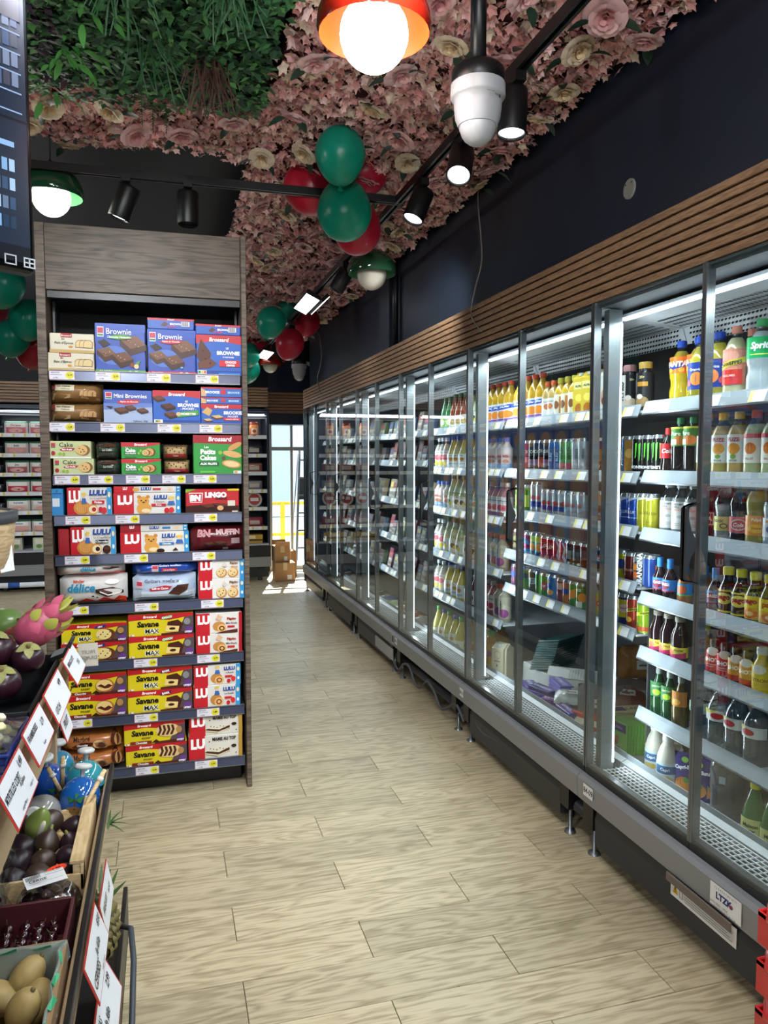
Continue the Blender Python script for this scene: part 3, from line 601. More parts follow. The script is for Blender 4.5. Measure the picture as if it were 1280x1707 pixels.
# ================================================================= the long glass-door cooler
XD = 1.535; ZD0, ZD1 = .27, 2.076
MODY = [.10 + 1.22 * i for i in range(8)]
BAYS = {0: 'A', 1: 'A'}
SHZ = {'A': [1.722, 1.462, 1.245, .998, .785, .547], 'B': [1.714, 1.456, 1.245, 1.027, .842], 'C': [1.712, 1.456, 1.192, .905, .622], 'D': [1.712, 1.50, 1.20, .905, .622]}
def bay_of(i): return 'ABCD'[min(max(i - 1, 0), 3)]      # module 1 is bay A (nearest seen)
CASE = pm('cooler_interior', '56595D', .5, .2); CASEW = pm('cooler_light_panel', 'B9BDC2', .4); BASEG = pm('deck_grey', '9B9EA0', .45, .2)
def module(i):
    y0, y1 = MODY[i], MODY[i + 1]; W_ = y1 - y0; g = .002
    pos = ['out of frame', 'nearest', 'second', 'third', 'fourth', 'fifth', 'sixth'][i]
    c = empty('display_cooler', (XD, y0, 0)); yl_, yh = g, W_ - g
    tag(c, {1: 'nearest glass-door cooler, with its door handles closest to the camera', 2: 'second glass-door cooler along the aisle, chocolate bars heaped on its deck', 3: 'third glass-door cooler along the aisle, full of bottled lemonades and juices',
        4: 'fourth glass-door cooler along the aisle, with slanted packs on pegs', 5: 'fifth glass-door cooler along the aisle, reflecting the far cooler', 6: 'last glass-door cooler, at the far end beside the bright doorway',
        0: 'glass-door cooler beside the red baskets, mostly outside the picture'}[i], 'refrigerator', 'glass-door coolers along the aisle')
    m = M()
    m.box(.78, .80, yl_, yh, .2, 2.08, CASE).box(.02, .80, yl_, yh, 2.056, 2.072, CASE).box(.04, .8, yl_, yh, .2, .26, DKG)
    m.build('case', c)
    for q in range(8): pass
    b = M(); b.prism([(.10, .262), (.135, .262), (.20, .30), (.20, .262)], W_ - 2 * g, BASEG, 'x') if False else None
    # deck: front sill, sloping inner panel and floor of the well
    b.T = Matrix(((1, 0, 0, 0), (0, 1, 0, 0), (0, 0, 1, 0), (0, 0, 0, 1)))
    def pr_y(poly, mat, name, par=c, a=yl_, z=yh):
        mm = M(); n = len(poly); v = [(p[0], a, p[1]) for p in poly] + [(p[0], z, p[1]) for p in poly]
        mm.add(v, [tuple(range(n)), tuple(range(2 * n - 1, n - 1, -1))] + [(k, n + k, n + (k + 1) % n, (k + 1) % n) for k in range(n)], mat); return mm.build(name, par)
    pr_y([(.155, .268), (.16, .318), (.185, .328), (.205, .275), (.78, .275), (.78, .262), (.155, .262)], BASEG, 'deck')
    pr_y([(-.03, .205), (-.034, .285), (-.022, .298), (.045, .298), (.045, .2)], GREY, 'bumper')
    pr_y([(-.012, .06), (-.016, .16), (-.006, .2), (.02, .2), (.02, .06)], DKG, 'kick_panel', c, yl_ + .16, yh - .1) if i != 3 else None
    M().tube([(.03, yl_, .12), (.03, yh, .12)], .028, DKG, 10).build('drain_pipe', c)
    # air grille: white wire grid over a dark slot
    gr = M().box(.05, .155, yl_ + .02, yh - .02, .262, .28, pm('slot_dark', '0A0B0D', .8)); go = gr.build('air_grille', c)
    w = M(); n = 46 if i < 4 else 24
    if i < 6:
        for k in range(n): yy = yl_ + .03 + (W_ - .07) * k / (n - 1); w.box(.056, .152, yy - .0014, yy + .0014, .309, .313, WHITE)
        for k in range(6): xx = .058 + .0185 * k; w.box(xx - .0014, xx + .0014, yl_ + .03, yh - .03, .313, .316, WHITE)
        tag(w.build('wire_grid', go), kind='stuff')
    # upper light panel and honeycomb return-air grille
    lt = M().box(.10, .118, yl_ + .03, yh - .03, 2.012, 2.022, LED).build('led_strip', c)
    d = bpy.data.lights.new('cooler_led', 'AREA'); d.shape = 'RECTANGLE'; d.size = .05; d.size_y = W_ - .08; d.energy = 11 if 0 < i < 5 else 7; d.color = (.9, .96, 1)
    o = bpy.data.objects.new('cooler_led', d); COL.objects.link(o); o.location = (XD + .125, y0 + W_ / 2, 2.0); o.rotation_euler = (0, rad(22), 0); d.spread = rad(150)
    d = bpy.data.lights.new('cooler_upright_led', 'AREA'); d.shape = 'RECTANGLE'; d.size = .03; d.size_y = 1.6; d.energy = 7 if 0 < i < 5 else 4; d.color = (.9, .96, 1)
    o = bpy.data.objects.new('cooler_upright_led', d); COL.objects.link(o); o.location = (XD + .102, y0 + yh - .05, 1.15); o.rotation_euler = Vector((-1, .75, 0)).to_track_quat('Z', 'Y').to_euler()
    pr_y([(.12, 2.03), (.12, 2.04), (.40, 2.012), (.42, 1.945), (.412, 1.943), (.39, 2.004)], CASEW, 'top_grille')
    ho = M(); hx = pm('grille_hole', '07080A', .9)
    NH = 62 if i < 4 else 30
    for r in range(4):
        for k in range(NH):
            yy = yl_ + .03 + (W_ - .06) * (k + .5 * (r % 2)) / NH; s = r / 3.6 + .08
            cx, cz = .39 + .022 * s - .0012, 2.004 - .061 * s; rr_ = .0062
            ho.add([(cx + .005 * sin(a) * .3 - .0006, yy + rr_ * 1.15 * cos(a), cz + rr_ * sin(a)) for a in [pi / 3 * j + .5 for j in range(6)]], [tuple(range(6))], hx)
    for r in range(4):
        for k in range(NH):
            yy = yl_ + .03 + (W_ - .06) * (k + .5 * (r % 2)) / NH; cx = .25 + .034 * r; cz = 2.03 - .1 * (cx - .12) - .0018
            ho.add([(cx + .009 * sin(a), yy + .0068 * cos(a), cz - .0009 * sin(a)) for a in [pi / 3 * j + .5 for j in range(6)]], [tuple(range(6))], pm('grille_hole_soft', '3A3E44', .8))
    tag(ho.build('grille_holes', c), kind='stuff')
    # upright at each module joint with a vertical light strip
    p = M().box(.045, .10, yh - .032, yh, .3, 2.05, pm('post_grey', '7B8184', .35, .4)).box(.11, .78, yh - .012, yh, .3, 2.05, CASE) if False else M().box(.045, .10, yh - .034, yh, .3, 2.05, pm('post_grey', '7B8184', .35, .4))
    po = p.build('upright', c); M().box(.094, .1, yh - .038, yh - .0345, .34, 2.0, LED).build('vertical_light', po)
    # shelves with price rails
    for k, z in enumerate(SHZ[bay_of(i)]):
        if i == 0: z -= .0
        sh = M().box(.225, .775, yl_ + .012, yh - .012, z - .034, z - .026, CASEW).build('shelf', c)
        n = 2
        v = [(.208, yl_ + .012, z - .050), (.206, yl_ + .012, z - .047), (.223, yl_ + .012, z - .002), (.226, yl_ + .012, z - .003)]
        v2 = [(a, yh - .012, b2) for a, _, b2 in v]
        rl_ = M().add(v + v2, [(0, 1, 2, 3), (7, 6, 5, 4), (0, 4, 5, 1), (1, 5, 6, 2), (2, 6, 7, 3), (3, 7, 4, 0)], LIP)
        rl_.box(.205, .208, yl_ + .012, yh - .012, z - .053, z - .048, STEEL)
        rr = random.Random(i * 10 + k); 
        if i > 1 or k == 0:
            q = yl_ + .05
            while q < yh - .1:
                for (a, b2, cc) in ((0, .05, 'E6E4EA'), (.05, .068, 'E8DC78')):
                    rl_.add([(.2055, q + a, z - .045), (.2055, q + b2, z - .045), (.2195, q + b2, z - .009), (.2195, q + a, z - .009)], [(0, 1, 2, 3)], ink(cc))
                q += rr.choice([.08, .14, .14, .2, .26])
        rl_.build('price_rail', sh)
    pr_y([(.186, .315), (.184, .35), (.187, .35), (.189, .315)], LIP, 'deck_rail')
    # two doors
    for s in (0, 1):
        a, b_ = (yl_ + .001, W_ / 2 - .001) if s == 0 else (W_ / 2 + .001, yh - .001)
        dr = empty('door', (0, 0, 0), 0, c)
        M().box(0, .006, a + .004, b_ - .004, ZD0 + .05, ZD1, DOORG).build('glass_pane', dr)
        M().box(-.002, .03, a, b_, ZD0, ZD0 + .052, pm('door_rail_black', '191B1D', .35)).box(.008, .03, a, b_, ZD0 + .052, ZD0 + .062, STEEL).build('bottom_rail', dr)
        M().box(-.002, .028, a, a + .009, ZD0 + .05, ZD1, STEEL).build('stile', dr); M().box(-.002, .028, b_ - .009, b_, ZD0 + .05, ZD1, STEEL).build('stile', dr)
        M().box(.008, .028, a, b_, ZD1 - .008, ZD1, STEEL).build('top_rail', dr)
        hy = (b_ - .012) if s == 0 else (a + .004)
        # handle: plate with an hourglass inner edge
        out = [(-.004, 0), (-.045, .008), (-.052, .02), (-.052, .232), (-.045, .244), (-.004, .252)]
        inn_ = [(-.004, .244)] + [(-.044 + .030 * math.exp(-((t - .5) / .17) ** 2) * 1.0, .012 + .228 * t) for t in [1 - j / 12 for j in range(13)]] + [(-.004, .008)]
        hm = M(); hc = pm('handle_black', '0A0A0C', .25) if s else pm('handle_grey', '3B3F43', .3)
        poly = out + inn_; n = len(poly); A = [(p[0], hy, p[1] + 1.122) for p in poly]; B = [(p[0], hy + .009, p[1] + 1.122) for p in poly]
        fs = [(k, k + 1, 0) for k in ()]
        no = len(out); ni = len(inn_)
        # fill the ring between outer and inner outlines
        O2 = [out[0]] + [(-.052, .02 + .212 * j / 10) if 0 < j < 10 else (out[2] if j == 0 else out[3]) for j in range(11)] + [out[5]]
        I2 = [inn_[-1]] + [inn_[1 + 12 - round(j * 12 / 10)] for j in range(11)] + [inn_[0]]
        V = []; F = []
        for k in range(13):
            for yy in (hy, hy + .009): V += [(O2[k][0], yy, O2[k][1] + 1.122), (I2[k][0], yy, I2[k][1] + 1.122)]
        for k in range(12):
            e = 4 * k; h_ = e + 4; F += [(e, e + 1, h_ + 1, h_), (e + 2, h_ + 2, h_ + 3, e + 3), (e, h_, h_ + 2, e + 2), (e + 1, e + 3, h_ + 3, h_ + 1)]
        hm.add(V, F, hc); hm.build('handle', dr)
        if i > 4 and False: pass
    for yy in (.12, W_ - .06):
        M().lathe([(.025, 0), (.022, .008), (.008, .012), (.008, .2)], STEEL, (.01, yy, 0), 10).box(-.02, .045, yy - .035, yy + .035, .11, .2, BLACK).build('foot', c)
    return c
for i in range(7): module(i)
def pcable(): 
    pts = [(1.52, 5.3 - .12 * k, .1 + .05 * sin(k * 1.7)) for k in range(14)]
    cable(pts, .008, 'loose grey cable hanging under the third and fourth coolers', pm('cable_grey', '4A4D50', .6))
pcable()
cable([(1.535, 3.7, .19), (1.52, 3.5, .12), (1.53, 3.2, .15), (1.545, 2.9, .1), (1.54, 2.65, .16)], .006, 'thin cable sagging under the second cooler', pm('cable_grey', '4A4D50', .6))
# end wall of the cooler run
tag(M().box(XD - .01, 2.34, 8.642, 8.67, .1, 2.075, NAVY).build('end_panel'), 'dark end panel closing the cooler run beside the doorway', 'panel')
# stickers on the bumpers
def sticker(y0, y1, z0, z1, ops, label, bg='E4E4E2', x=1.4995, tx=0):
    t = M(); Wd = y1 - y0; H = z1 - z0
    mp = lambda u, v, h: (-h - .0006 - tx * (v / H - 1), -u, v)
    draw(t, [('r', 0, 0, 1, 1, bg)] + ops, Wd, H, mp); o = t.build('sticker', None, (x + .0008 - .0315 * 0, y1, z0)); tag(o, label, 'sticker'); return o
sticker(2.425, 2.49, .235, .28, [('t', '84-09', .5, .5, .5, '222222', .02)], 'small white sticker reading 84-09 on the grey bumper')
sticker(3.70, 3.755, .235, .28, [('t', '84-11', .5, .5, .5, '222222', .02)], 'small white sticker on the bumper of the third cooler')
sticker(4.9, 4.955, .235, .28, [('t', '84-13', .5, .5, .5, '222222', .02)], 'small white sticker on the bumper of the fourth cooler')
sticker(1.665, 1.79, .215, .283, [('t', '1 2 3 4 5 6 7 8 9 10 11', .5, .86, .1, '333333', 0, 0, .9), ('t', 'LTZK', .46, .55, .3, '1C2A66', .05), ('e', .7, .5, .05, .09, '8C3040'), ('t', '30/01/2023 - 2024', .3, .18, .1, '444444'), ('t', '12 13 14 15 16 17 18 19 20', .5, .06, .08, '555555', 0, 0, .9)], 'white inspection sticker with blue letters on the nearest bumper')
sticker(1.70, 1.99, .125, .185, [('p', [(.04, .2), (.12, .2), (.08, .85)], 'F0C81E'), ('p', [(.05, .25), (.11, .25), (.08, .75)], 'E6B800'), ('t', '!', .08, .45, .35, '111111', .03), ('r', .15, .2, .21, .8, '999999'), ('r', .16, .25, .2, .75, 'E4E4E2')] +
    [('r', .24, .2 + .13 * k, .95 - .03 * (k % 3), .24 + .13 * k, '8C8C8A') for k in range(5)], 'white warning label with a yellow triangle on the dark kick panel', x=1.5175)
tag(M().bbox(1.493, 1.5005, 1.7, 1.985, .178, .206, pm('brown_strip', '6B6056', .6), .002).build('brown_strip'), 'brown striped strip above the warning label on the nearest bumper', 'strip')
sticker(4.98, 5.04, .225, .285, [('r', .1, .12, .9, .88, '2A2C30')], 'dark square window sticker on the bumper of the fourth cooler', 'C9C9C7')
tag(M().box(1.508, 1.516, 5.05, 5.5, .09, .17, pm('silver_duct', 'A6A8A8', .4, .4)).build('silver_plate'), 'pale metal plate fixed under the bumper of the fourth cooler', 'plate')

# ================================================================= cooler goods
PROTO = {}
def place(key, maker, loc, rz, label, grp, cat):
    if key not in PROTO: o = maker(); PROTO[key] = o
    else: o = copy_tree(PROTO[key])
    o.location = loc; o.rotation_euler = (0, 0, rz); tag(o, label, cat, grp); return o
def prad(pf, z):
    for (r0, a), (r1, b) in zip(pf, pf[1:]):
        if a <= z <= b and b > a: return r0 + (r1 - r0) * (z - a) / (b - a)
    return pf[-1][0]
def bottle(name, H, R, prof, liq, cap, lab=None, fill=.84, clear=True, capr=.0145, caph=.018, n=16, glassy=False):
    """prof: (radius factor, height factor) pairs from foot to neck"""
    lm = pm('liquid_' + liq, liq, .1, coat=.3) if not glassy else pm('coloured_glass_' + liq, liq, .06, coat=.7)
    pf = [(r * R, z * (H - caph)) for r, z in prof]
    if fill < .99:   # split the profile at the fill line
        zf = fill * H; out = []
        for a, b in zip(pf, pf[1:]):
            out.append(a)
            if a[1] < zf < b[1]: t = (zf - a[1]) / (b[1] - a[1]); out.append((a[0] + (b[0] - a[0]) * t, zf))
        pf = out + [pf[-1]]
    m = M().lathe(pf, lm, n=n, matz=(lambda z: lm if z < fill * H else CLEAR) if fill < .99 else None)
    o = m.build(name)
    cr = pf[-1][0] + .0025
    M().lathe([(cr, H - caph - .006), (cr, H - .002), (cr * .9, H)], pm('cap_' + cap, cap, .4), n=12).build('cap', o)
    if lab:
        z0, z1, bg, ops = lab[:4]; lr = max(prad(pf, H * (z0 + (z1 - z0) * q / 6)) for q in range(7)) + .0007
        arc = lab[4] if len(lab) > 4 else 1.0
        lb = M()
        if arc >= 1: lb.lathe([(lr, z0 * H), (lr, z1 * H)], ink(bg), n=n, cap=False)
        w = lr * 2.6; h = (z1 - z0) * H
        mp = lambda u, v, hh: ((lr + hh) * sin((u - w / 2) / lr), -(lr + hh) * cos((u - w / 2) / lr), z0 * H + v)
        if arc < 1: draw(lb, [('r', 0, 0, 1, 1, bg)] + ops, w, h, mp, lr * .35)
        else: draw(lb, ops, w, h, mp, lr * .35)
        lb.build('label', o)
    return o
P_SODA = [(.86, 0), (.98, .03), (1, .1), (1, .28), (.9, .34), (.9, .42), (1, .48), (1, .64), (.9, .74), (.62, .86), (.36, .93), (.34, 1)]
P_WAIST = [(.86, 0), (.98, .03), (1, .1), (.98, .3), (.86, .46), (.96, .6), (1, .7), (.86, .8), (.6, .88), (.38, .94), (.36, 1)]
P_STR = [(.9, 0), (1, .02), (1, .62), (.97, .68), (.7, .8), (.45, .9), (.36, .94), (.36, 1)]
P_SQ = [(.92, 0), (1, .03), (1, .66), (.9, .78), (.6, .87), (.42, .93), (.42, 1)]
P_CONE = [(.92, 0), (1, .02), (1, .4), (.84, .6), (.5, .82), (.32, .93), (.3, 1)]
P_JAR = [(.9, 0), (1, .03), (1, .55), (.98, .62), (.8, .74), (.52, .86), (.5, 1)]
P_BIG = [(.94, 0), (1, .02), (.97, .1), (1, .14), (.97, .2), (1, .26), (.97, .32), (1, .38), (1, .62), (.92, .7), (.55, .86), (.3, .93), (.28, 1)]
def can(name, H, R, col, ops=(), band=None, lid='B8BCC2', rough=.22):
    m = M(); c = pm('can_' + col, col, rough, .35); l_ = pm('can_lid_' + lid, lid, .25, .8)
    m.lathe([(R * .76, 0), (R * .82, .004), (R, .012), (R, H - .014), (R * .86, H - .003), (R * .86, H)], c, n=18, cap=False, matz=lambda z: l_ if z < .008 or z > H - .012 else c)
    o = m.build(name); M().lathe([(R * .86, H), (R * .8, H - .004), (.001, H - .0045)], l_, n=16, cap=False).lathe([(R * .74, .001), (.001, .003)], l_, n=12, cap=False).build('lid', o)
    if ops:
        lb = M(); w = R * 2.6; mp = lambda u, v, hh: ((R + hh) * sin((u - w / 2) / R), -(R + hh) * cos((u - w / 2) / R), .013 + v)
        draw(lb, list(ops), w, H - .028, mp, R * .35); lb.build('printed_design', o)
    return o
def pack(name, w, d, h, col, ops=(), side=None, b=.003, fp='printed_front'):
    m = M().bbox(-w / 2, w / 2, 0, d, 0, h, pm('pack_' + col, col, .42), b); o = m.build(name)
    if ops:
        lb = M(); mp = lambda u, v, hh: (u - w / 2, -hh, v); draw(lb, list(ops), w, h, mp); lb.build(fp, o)
    return o
def pillow(name, w, d, h, col, ops=(), wrinkle=.003, film=None, n=12, k=7):
    """plastic-wrapped soft pack: swollen front and back, crimped ends left and right"""
    m = M(); rr = random.Random(name + col); v = []; f = []; c = film or pm('wrap_' + col, col, .22, coat=.4, bump=.5, bscale=45)
    for side in (0, 1):
        for j in range(k + 1):
            for i in range(n + 1):
                a = -1 + 2 * i / n; b = -1 + 2 * j / k
                bulge = (1 - abs(a) ** 6) * (1 - abs(b) ** 4); y = d / 2 - (d / 2) * bulge * (1 if side == 0 else -1) + rr.uniform(-1, 1) * wrinkle * bulge
                v.append((a * w / 2, y, h / 2 + b * h / 2 * (1 - .06 * abs(a) ** 8) + rr.uniform(-1, 1) * wrinkle * .4))
    N = (n + 1) * (k + 1)
    for side in (0, 1):
        for j in range(k):
            for i in range(n): q = side * N + j * (n + 1) + i; f.append((q, q + 1, q + n + 2, q + n + 1) if side == 0 else (q, q + n + 1, q + n + 2, q + 1))
    m.add(v, f, c, True); o = m.build(name)
    if ops:
        lb = M(); mp = lambda u, v_, hh: (u - w / 2, d / 2 * (1 - (1 - abs(2 * u / w - 1) ** 6) * (1 - abs(2 * v_ / h - 1) ** 4)) - hh - wrinkle * .9, v_)
        fo = []
        for op in ops:
            if op[0] == 'r':    # subdivide so the print follows the swell
                for i in range(8):
                    for j in range(4): a0 = op[1] + (op[3] - op[1]) * i / 8; a1 = op[1] + (op[3] - op[1]) * (i + 1) / 8; b0 = op[2] + (op[4] - op[2]) * j / 4; b1 = op[2] + (op[4] - op[2]) * (j + 1) / 4; fo.append((op, a0, b0, a1, b1))
            else: fo.append((op,))
        L = 1; last = None
        for e in fo:
            if e[0] is not last: L += 1; last = e[0]
            if len(e) > 1: draw(lb, [('r', e[1], e[2], e[3], e[4], e[0][5])], w, h, mp, None, .0006, L)
            else: draw(lb, [e[0]], w, h, mp, None, .0006, L)
        lb.build('printed_front', o)
    return o
T = lambda s, u, v, h, c, b=.02, sh=0, mw=.9, ro=0: ('t', s, u, v, h, c, b, sh, mw, ro)
B = {}   # key -> (maker, noun phrase, category, radius, height)
def defb(k, R, H, noun, cat, fn): B[k] = (fn, noun, cat, R, H)
defb('fan', .042, .245, 'orangeade bottle with orange label and blue cap', 'bottle', lambda: bottle('soda_bottle', .245, .042, P_SODA, 'B9A22A', '1E50C8', (.5, .75, 'F07A1E', [('p', [(0, .1), (1, .45), (1, .7), (0, .35)], '1E3FA0'), T('FANTA', .5, .56, .34, 'FFFFFF', .05, .1), ('e', .3, .18, .1, .14, 'F9B04A'), ('e', .7, .2, .1, .14, 'F9B04A')]), .84))
defb('blu', .044, .235, 'orangeade bottle with broad blue label', 'bottle', lambda: bottle('soda_bottle', .235, .044, P_STR, 'B9AC3A', '1E50C8', (.2, .6, '23409A', [('e', .5, .4, .2, .25, 'E88A3A'), T('Orangina', .5, .72, .14, 'F2F2F2', .03), ('e', .25, .25, .08, .12, 'D45C6A'), ('e', .78, .25, .08, .12, 'D45C6A')]), .84))
defb('cit', .04, .24, 'citrus soda bottle with pink cap and yellow slanted band', 'bottle', lambda: bottle('soda_bottle', .24, .04, P_SODA, 'B8B48C', 'F0957E', (.2, .68, 'D98A74', [('e', .5, .8, .3, .14, 'E8A08C'), ('r', .1, 0, .9, .42, 'D83A34'), ('p', [(0, .38), (1, .62), (1, .78), (0, .54)], 'E9D838'), T('SCHWEPPES', .5, .58, .1, '1E1E1E', .03, .2, .9, .17), T('AGRUMES', .5, .25, .06, 'F4D8C8')], .8), .84))
defb('spr', .043, .245, 'clear lemon soda bottle with bright green label', 'bottle', lambda: bottle('soda_bottle', .245, .043, P_SODA, 'A9B4B8', '23A35A', (.49, .76, '18A45A', [T('Sprite', .5, .55, .42, 'FFFFFF', .05, .2), ('r', .2, .15, .8, .2, 'D9E85A')]), .84))
defb('cok', .03, .18, 'small dark cola bottle with red label and cap', 'bottle', lambda: bottle('soda_bottle', .18, .03, P_SODA, '1C0D0A', 'D21F26', (.38, .68, 'C8202C', [T('Cola', .5, .5, .3, 'FFFFFF', .03, .3)])))
defb('gry', .034, .215, 'dark drink bottle with green fruit label and green cap', 'bottle', lambda: bottle('soda_bottle', .215, .034, P_STR, '1E1C1E', '1C7A48', (.52, .84, '4C8A3A', [('r', 0, .9, 1, 1, 'D8DC4A'), ('e', .55, .3, .28, .25, 'E2813F'), T('Pure', .35, .65, .22, 'E8F2E0', .03), ('r', .1, .08, .4, .35, 'E4E4DC')]), .9))
defb('tea', .037, .22, 'clear bottle with pale fruit label', 'bottle', lambda: bottle('juice_bottle', .22, .037, P_WAIST, 'A98F5A', 'E3B83A', (.24, .66, 'DFE2E2', [('e', .5, .5, .22, .2, 'E59A3E'), T('FUZE', .5, .82, .14, 'C43A3A', .03), ('e', .5, .22, .1, .08, '7FA84A'), T('PECHE', .5, .08, .07, '4A4A4A')]), .8))
defb('teb', .037, .22, 'clear bottle with pale peach label and orange cap', 'bottle', lambda: bottle('juice_bottle', .22, .037, P_WAIST, '9AA07A', 'E0602E', (.24, .66, 'E2DDD6', [('e', .5, .5, .2, .2, 'D7762F'), ('r', 0, .85, 1, 1, 'C4404A'), T('FRUIT', .5, .14, .08, '6A4A3A')]), .8))
defb('vit', .034, .20, 'clear water bottle with white text label and grey cap', 'bottle', lambda: bottle('water_bottle', .20, .034, P_SQ, '7E8488', 'A4A8AC', (.14, .64, 'D9DADA', [T('VITAMIN', .45, .9, .07, '444444', .02), T('WELL', .35, .8, .07, '444444', .02), T('ANTIOX', .42, .7, .07, 'E0603A', .02), ('e', .5, .45, .12, .06, 'B0B0B0'), ('r', .2, .2, .8, .22, 'AAAAAA'), ('r', .2, .14, .7, .16, 'AAAAAA')]), .7))
defb('rso', .036, .21, 'deep red soda bottle with blue cap', 'bottle', lambda: bottle('soda_bottle', .21, .036, P_WAIST, '6E1220', '22409A', (.25, .5, 'C8303A', [('r', .2, .1, .8, .9, 'F0F0F0'), ('r', .24, .15, .76, .85, 'C8202C'), T('CHA', .5, .5, .3, 'FFFFFF')])))
defb('ton', .035, .215, 'clear tonic bottle with yellow label and pale yellow cap', 'bottle', lambda: bottle('soda_bottle', .215, .035, P_WAIST, '8B9498', 'D8CC5A', (.2, .42, 'E9DF8A', [T('tonic', .4, .72, .26, '2A2A2A'), ('e', .6, .35, .14, .18, '3A3A3A'), ('e', .6, .35, .1, .12, 'E9DF8A')]), .6))
defb('col', .035, .215, 'dark cola bottle with red round label and grey cap', 'bottle', lambda: bottle('soda_bottle', .215, .035, P_WAIST, '1D1110', '9BA2A8', (.2, .44, 'C6343A', [('e', .5, .5, .3, .36, 'E0E0E0'), ('e', .5, .5, .26, .3, 'C6343A'), T('Cola', .5, .5, .25, 'FFFFFF', .02, .2)]), .8))
defb('pul', .037, .225, 'cloudy orange bottle with orange label and blue cap', 'bottle', lambda: bottle('soda_bottle', .225, .037, P_WAIST, 'A89A50', '3A62B8', (.18, .46, 'EE9A3C', [T('Pulpé', .5, .78, .2, 'FFFFFF'), ('e', .5, .35, .3, .22, 'F7C24A'), T('Orange', .5, .36, .14, 'B03A1E', .03, .2)]), .8))
defb('bwa', .036, .21, 'pale blue bottle with white and blue label', 'bottle', lambda: bottle('soda_bottle', .21, .036, P_WAIST, '8FA8BC', 'C8CCD0', (.2, .48, 'D4E0EA', [('e', .5, .4, .3, .24, '3F82C4'), ('r', .2, .75, .8, .88, 'E8A040')]), .7))
defb('kid', .026, .158, 'small dark squash bottle with blue sports cap', 'bottle', lambda: bottle('squash_bottle', .158, .026, P_STR, '2E1520', '2F86D8', (.24, .52, '3F8CCB', [('e', .4, .5, .3, .36, '8A3550'), ('r', 0, 0, 1, .1, 'B02A3A'), T('OASIS', .45, .62, .25, 'F4E8EE', .04)]), .9, capr=.012, caph=.03))
defb('kil', .026, .158, 'small orange squash bottle with blue sports cap', 'bottle', lambda: bottle('squash_bottle', .158, .026, P_STR, 'A8683A', '2F86D8', (.24, .52, '3F9AD8', [('e', .4, .5, .3, .36, 'E0703A'), ('r', 0, 0, 1, .1, '7FB83A')]), .9, caph=.03))
defb('pad', .03, .17, 'dark glass juice bottle with black label and yellow cap', 'bottle', lambda: bottle('juice_bottle', .17, .03, P_JAR, '151315', 'E8D832', (.12, .56, '241A1E', [('r', 0, 0, 1, .07, 'E2D23A'), ('r', 0, .93, 1, 1, 'E2D23A'), ('e', .5, .62, .36, .26, 'E6DC6A'), T('pago', .5, .62, .24, '9A1E2A', .05)]), .999, glassy=True, caph=.02))
defb('pao', .03, .17, 'green glass juice bottle with orange label and yellow cap', 'bottle', lambda: bottle('juice_bottle', .17, .03, P_JAR, '1F3022', 'E8D832', (.12, .56, 'E3B040', [('r', 0, .5, 1, 1, 'E6D038'), ('e', .5, .25, .3, .2, 'E8762E'), ('e', .5, .25, .15, .1, 'F4C890'), T('pago', .5, .72, .24, 'A8202A', .05)]), .999, glassy=True, caph=.02))
defb('nec', .031, .165, 'dark nectar bottle with yellow and pink label', 'bottle', lambda: bottle('nectar_bottle', .165, .031, P_JAR, '24121A', '8A8478', (.1, .34, 'E8DC5A', [('p', [(0, 0), (1, 0), (1, .55), (0, .2)], 'D23A7A'), ('e', .25, .55, .16, .3, 'E87A5A'), T('Nectar', .65, .75, .22, '7A2A4A')]), .999, glassy=True, caph=.012))
defb('ney', .031, .165, 'amber nectar bottle with yellow neck tag', 'bottle', lambda: bottle('nectar_bottle', .165, .031, P_JAR, '8A6A26', 'D8C83A', (.1, .34, 'D8CC5A', [('p', [(0, 0), (1, 0), (1, .3), (0, .5)], '5AA0C8')]), .999, glassy=True, caph=.012))
defb('shr', .026, .125, 'brown ginger shot bottle with red label', 'bottle', lambda: bottle('shot_bottle', .125, .026, P_JAR, '2A1512', '1E1A18', (.14, .72, 'CE3038', [('e', .5, .98, .3, .2, 'EFE8E0'), T('SHOTS', .5, .58, .2, 'FFFFFF', .05), ('r', .2, .34, .7, .37, 'F0C0C0'), ('r', .2, .24, .6, .27, 'F0C0C0')]), .999, glassy=True, caph=.014))
defb('sho', .026, .125, 'brown ginger shot bottle with orange label', 'bottle', lambda: bottle('shot_bottle', .125, .026, P_JAR, '2A1A12', '1E1A18', (.14, .72, 'E0A23A', [('e', .5, .98, .3, .2, 'EFE8E0'), ('r', 0, 0, 1, .25, 'CE4038'), T('SHOTS', .5, .58, .2, 'FFF6E0', .05)]), .999, glassy=True, caph=.014))
defb('yju', .028, .15, 'bright yellow juice bottle with white cap', 'bottle', lambda: bottle('juice_bottle', .15, .028, P_JAR, 'D8B81E', 'E4E4E0', (.12, .62, 'EBD046', [('e', .5, .85, .3, .2, 'F0EEE4'), T('CITRON', .5, .4, .14, '7A5A10')]), .9))
defb('gmi', .032, .185, 'slim green sparkling water bottle with green label', 'bottle', lambda: bottle('mineral_water_bottle', .185, .032, P_CONE, '1F4A28', '9CA29C', (.42, .72, '3F7A48', [('e', .5, .3, .2, .2, 'A8D83A'), T('perrier', .5, .7, .2, 'C8E0B0')], .7), .999, glassy=True))
defb('omi', .032, .185, 'amber sparkling drink bottle with orange label', 'bottle', lambda: bottle('mineral_water_bottle', .185, .032, P_CONE, '5A4A22', '8A8E88', (.42, .72, 'C07A3A', [('e', .5, .3, .2, .2, 'E8B05A')], .7), .999, glassy=True))
defb('wat', .042, .215, 'large clear water bottle with small white label', 'bottle', lambda: waterb('water_bottle', .215, .042, 'D8DADA', [('e', .45, .5, .2, .3, 'C8303A'), ('p', [(0, .6), (.5, .9), (0, 1)], 'E8D83A')]))
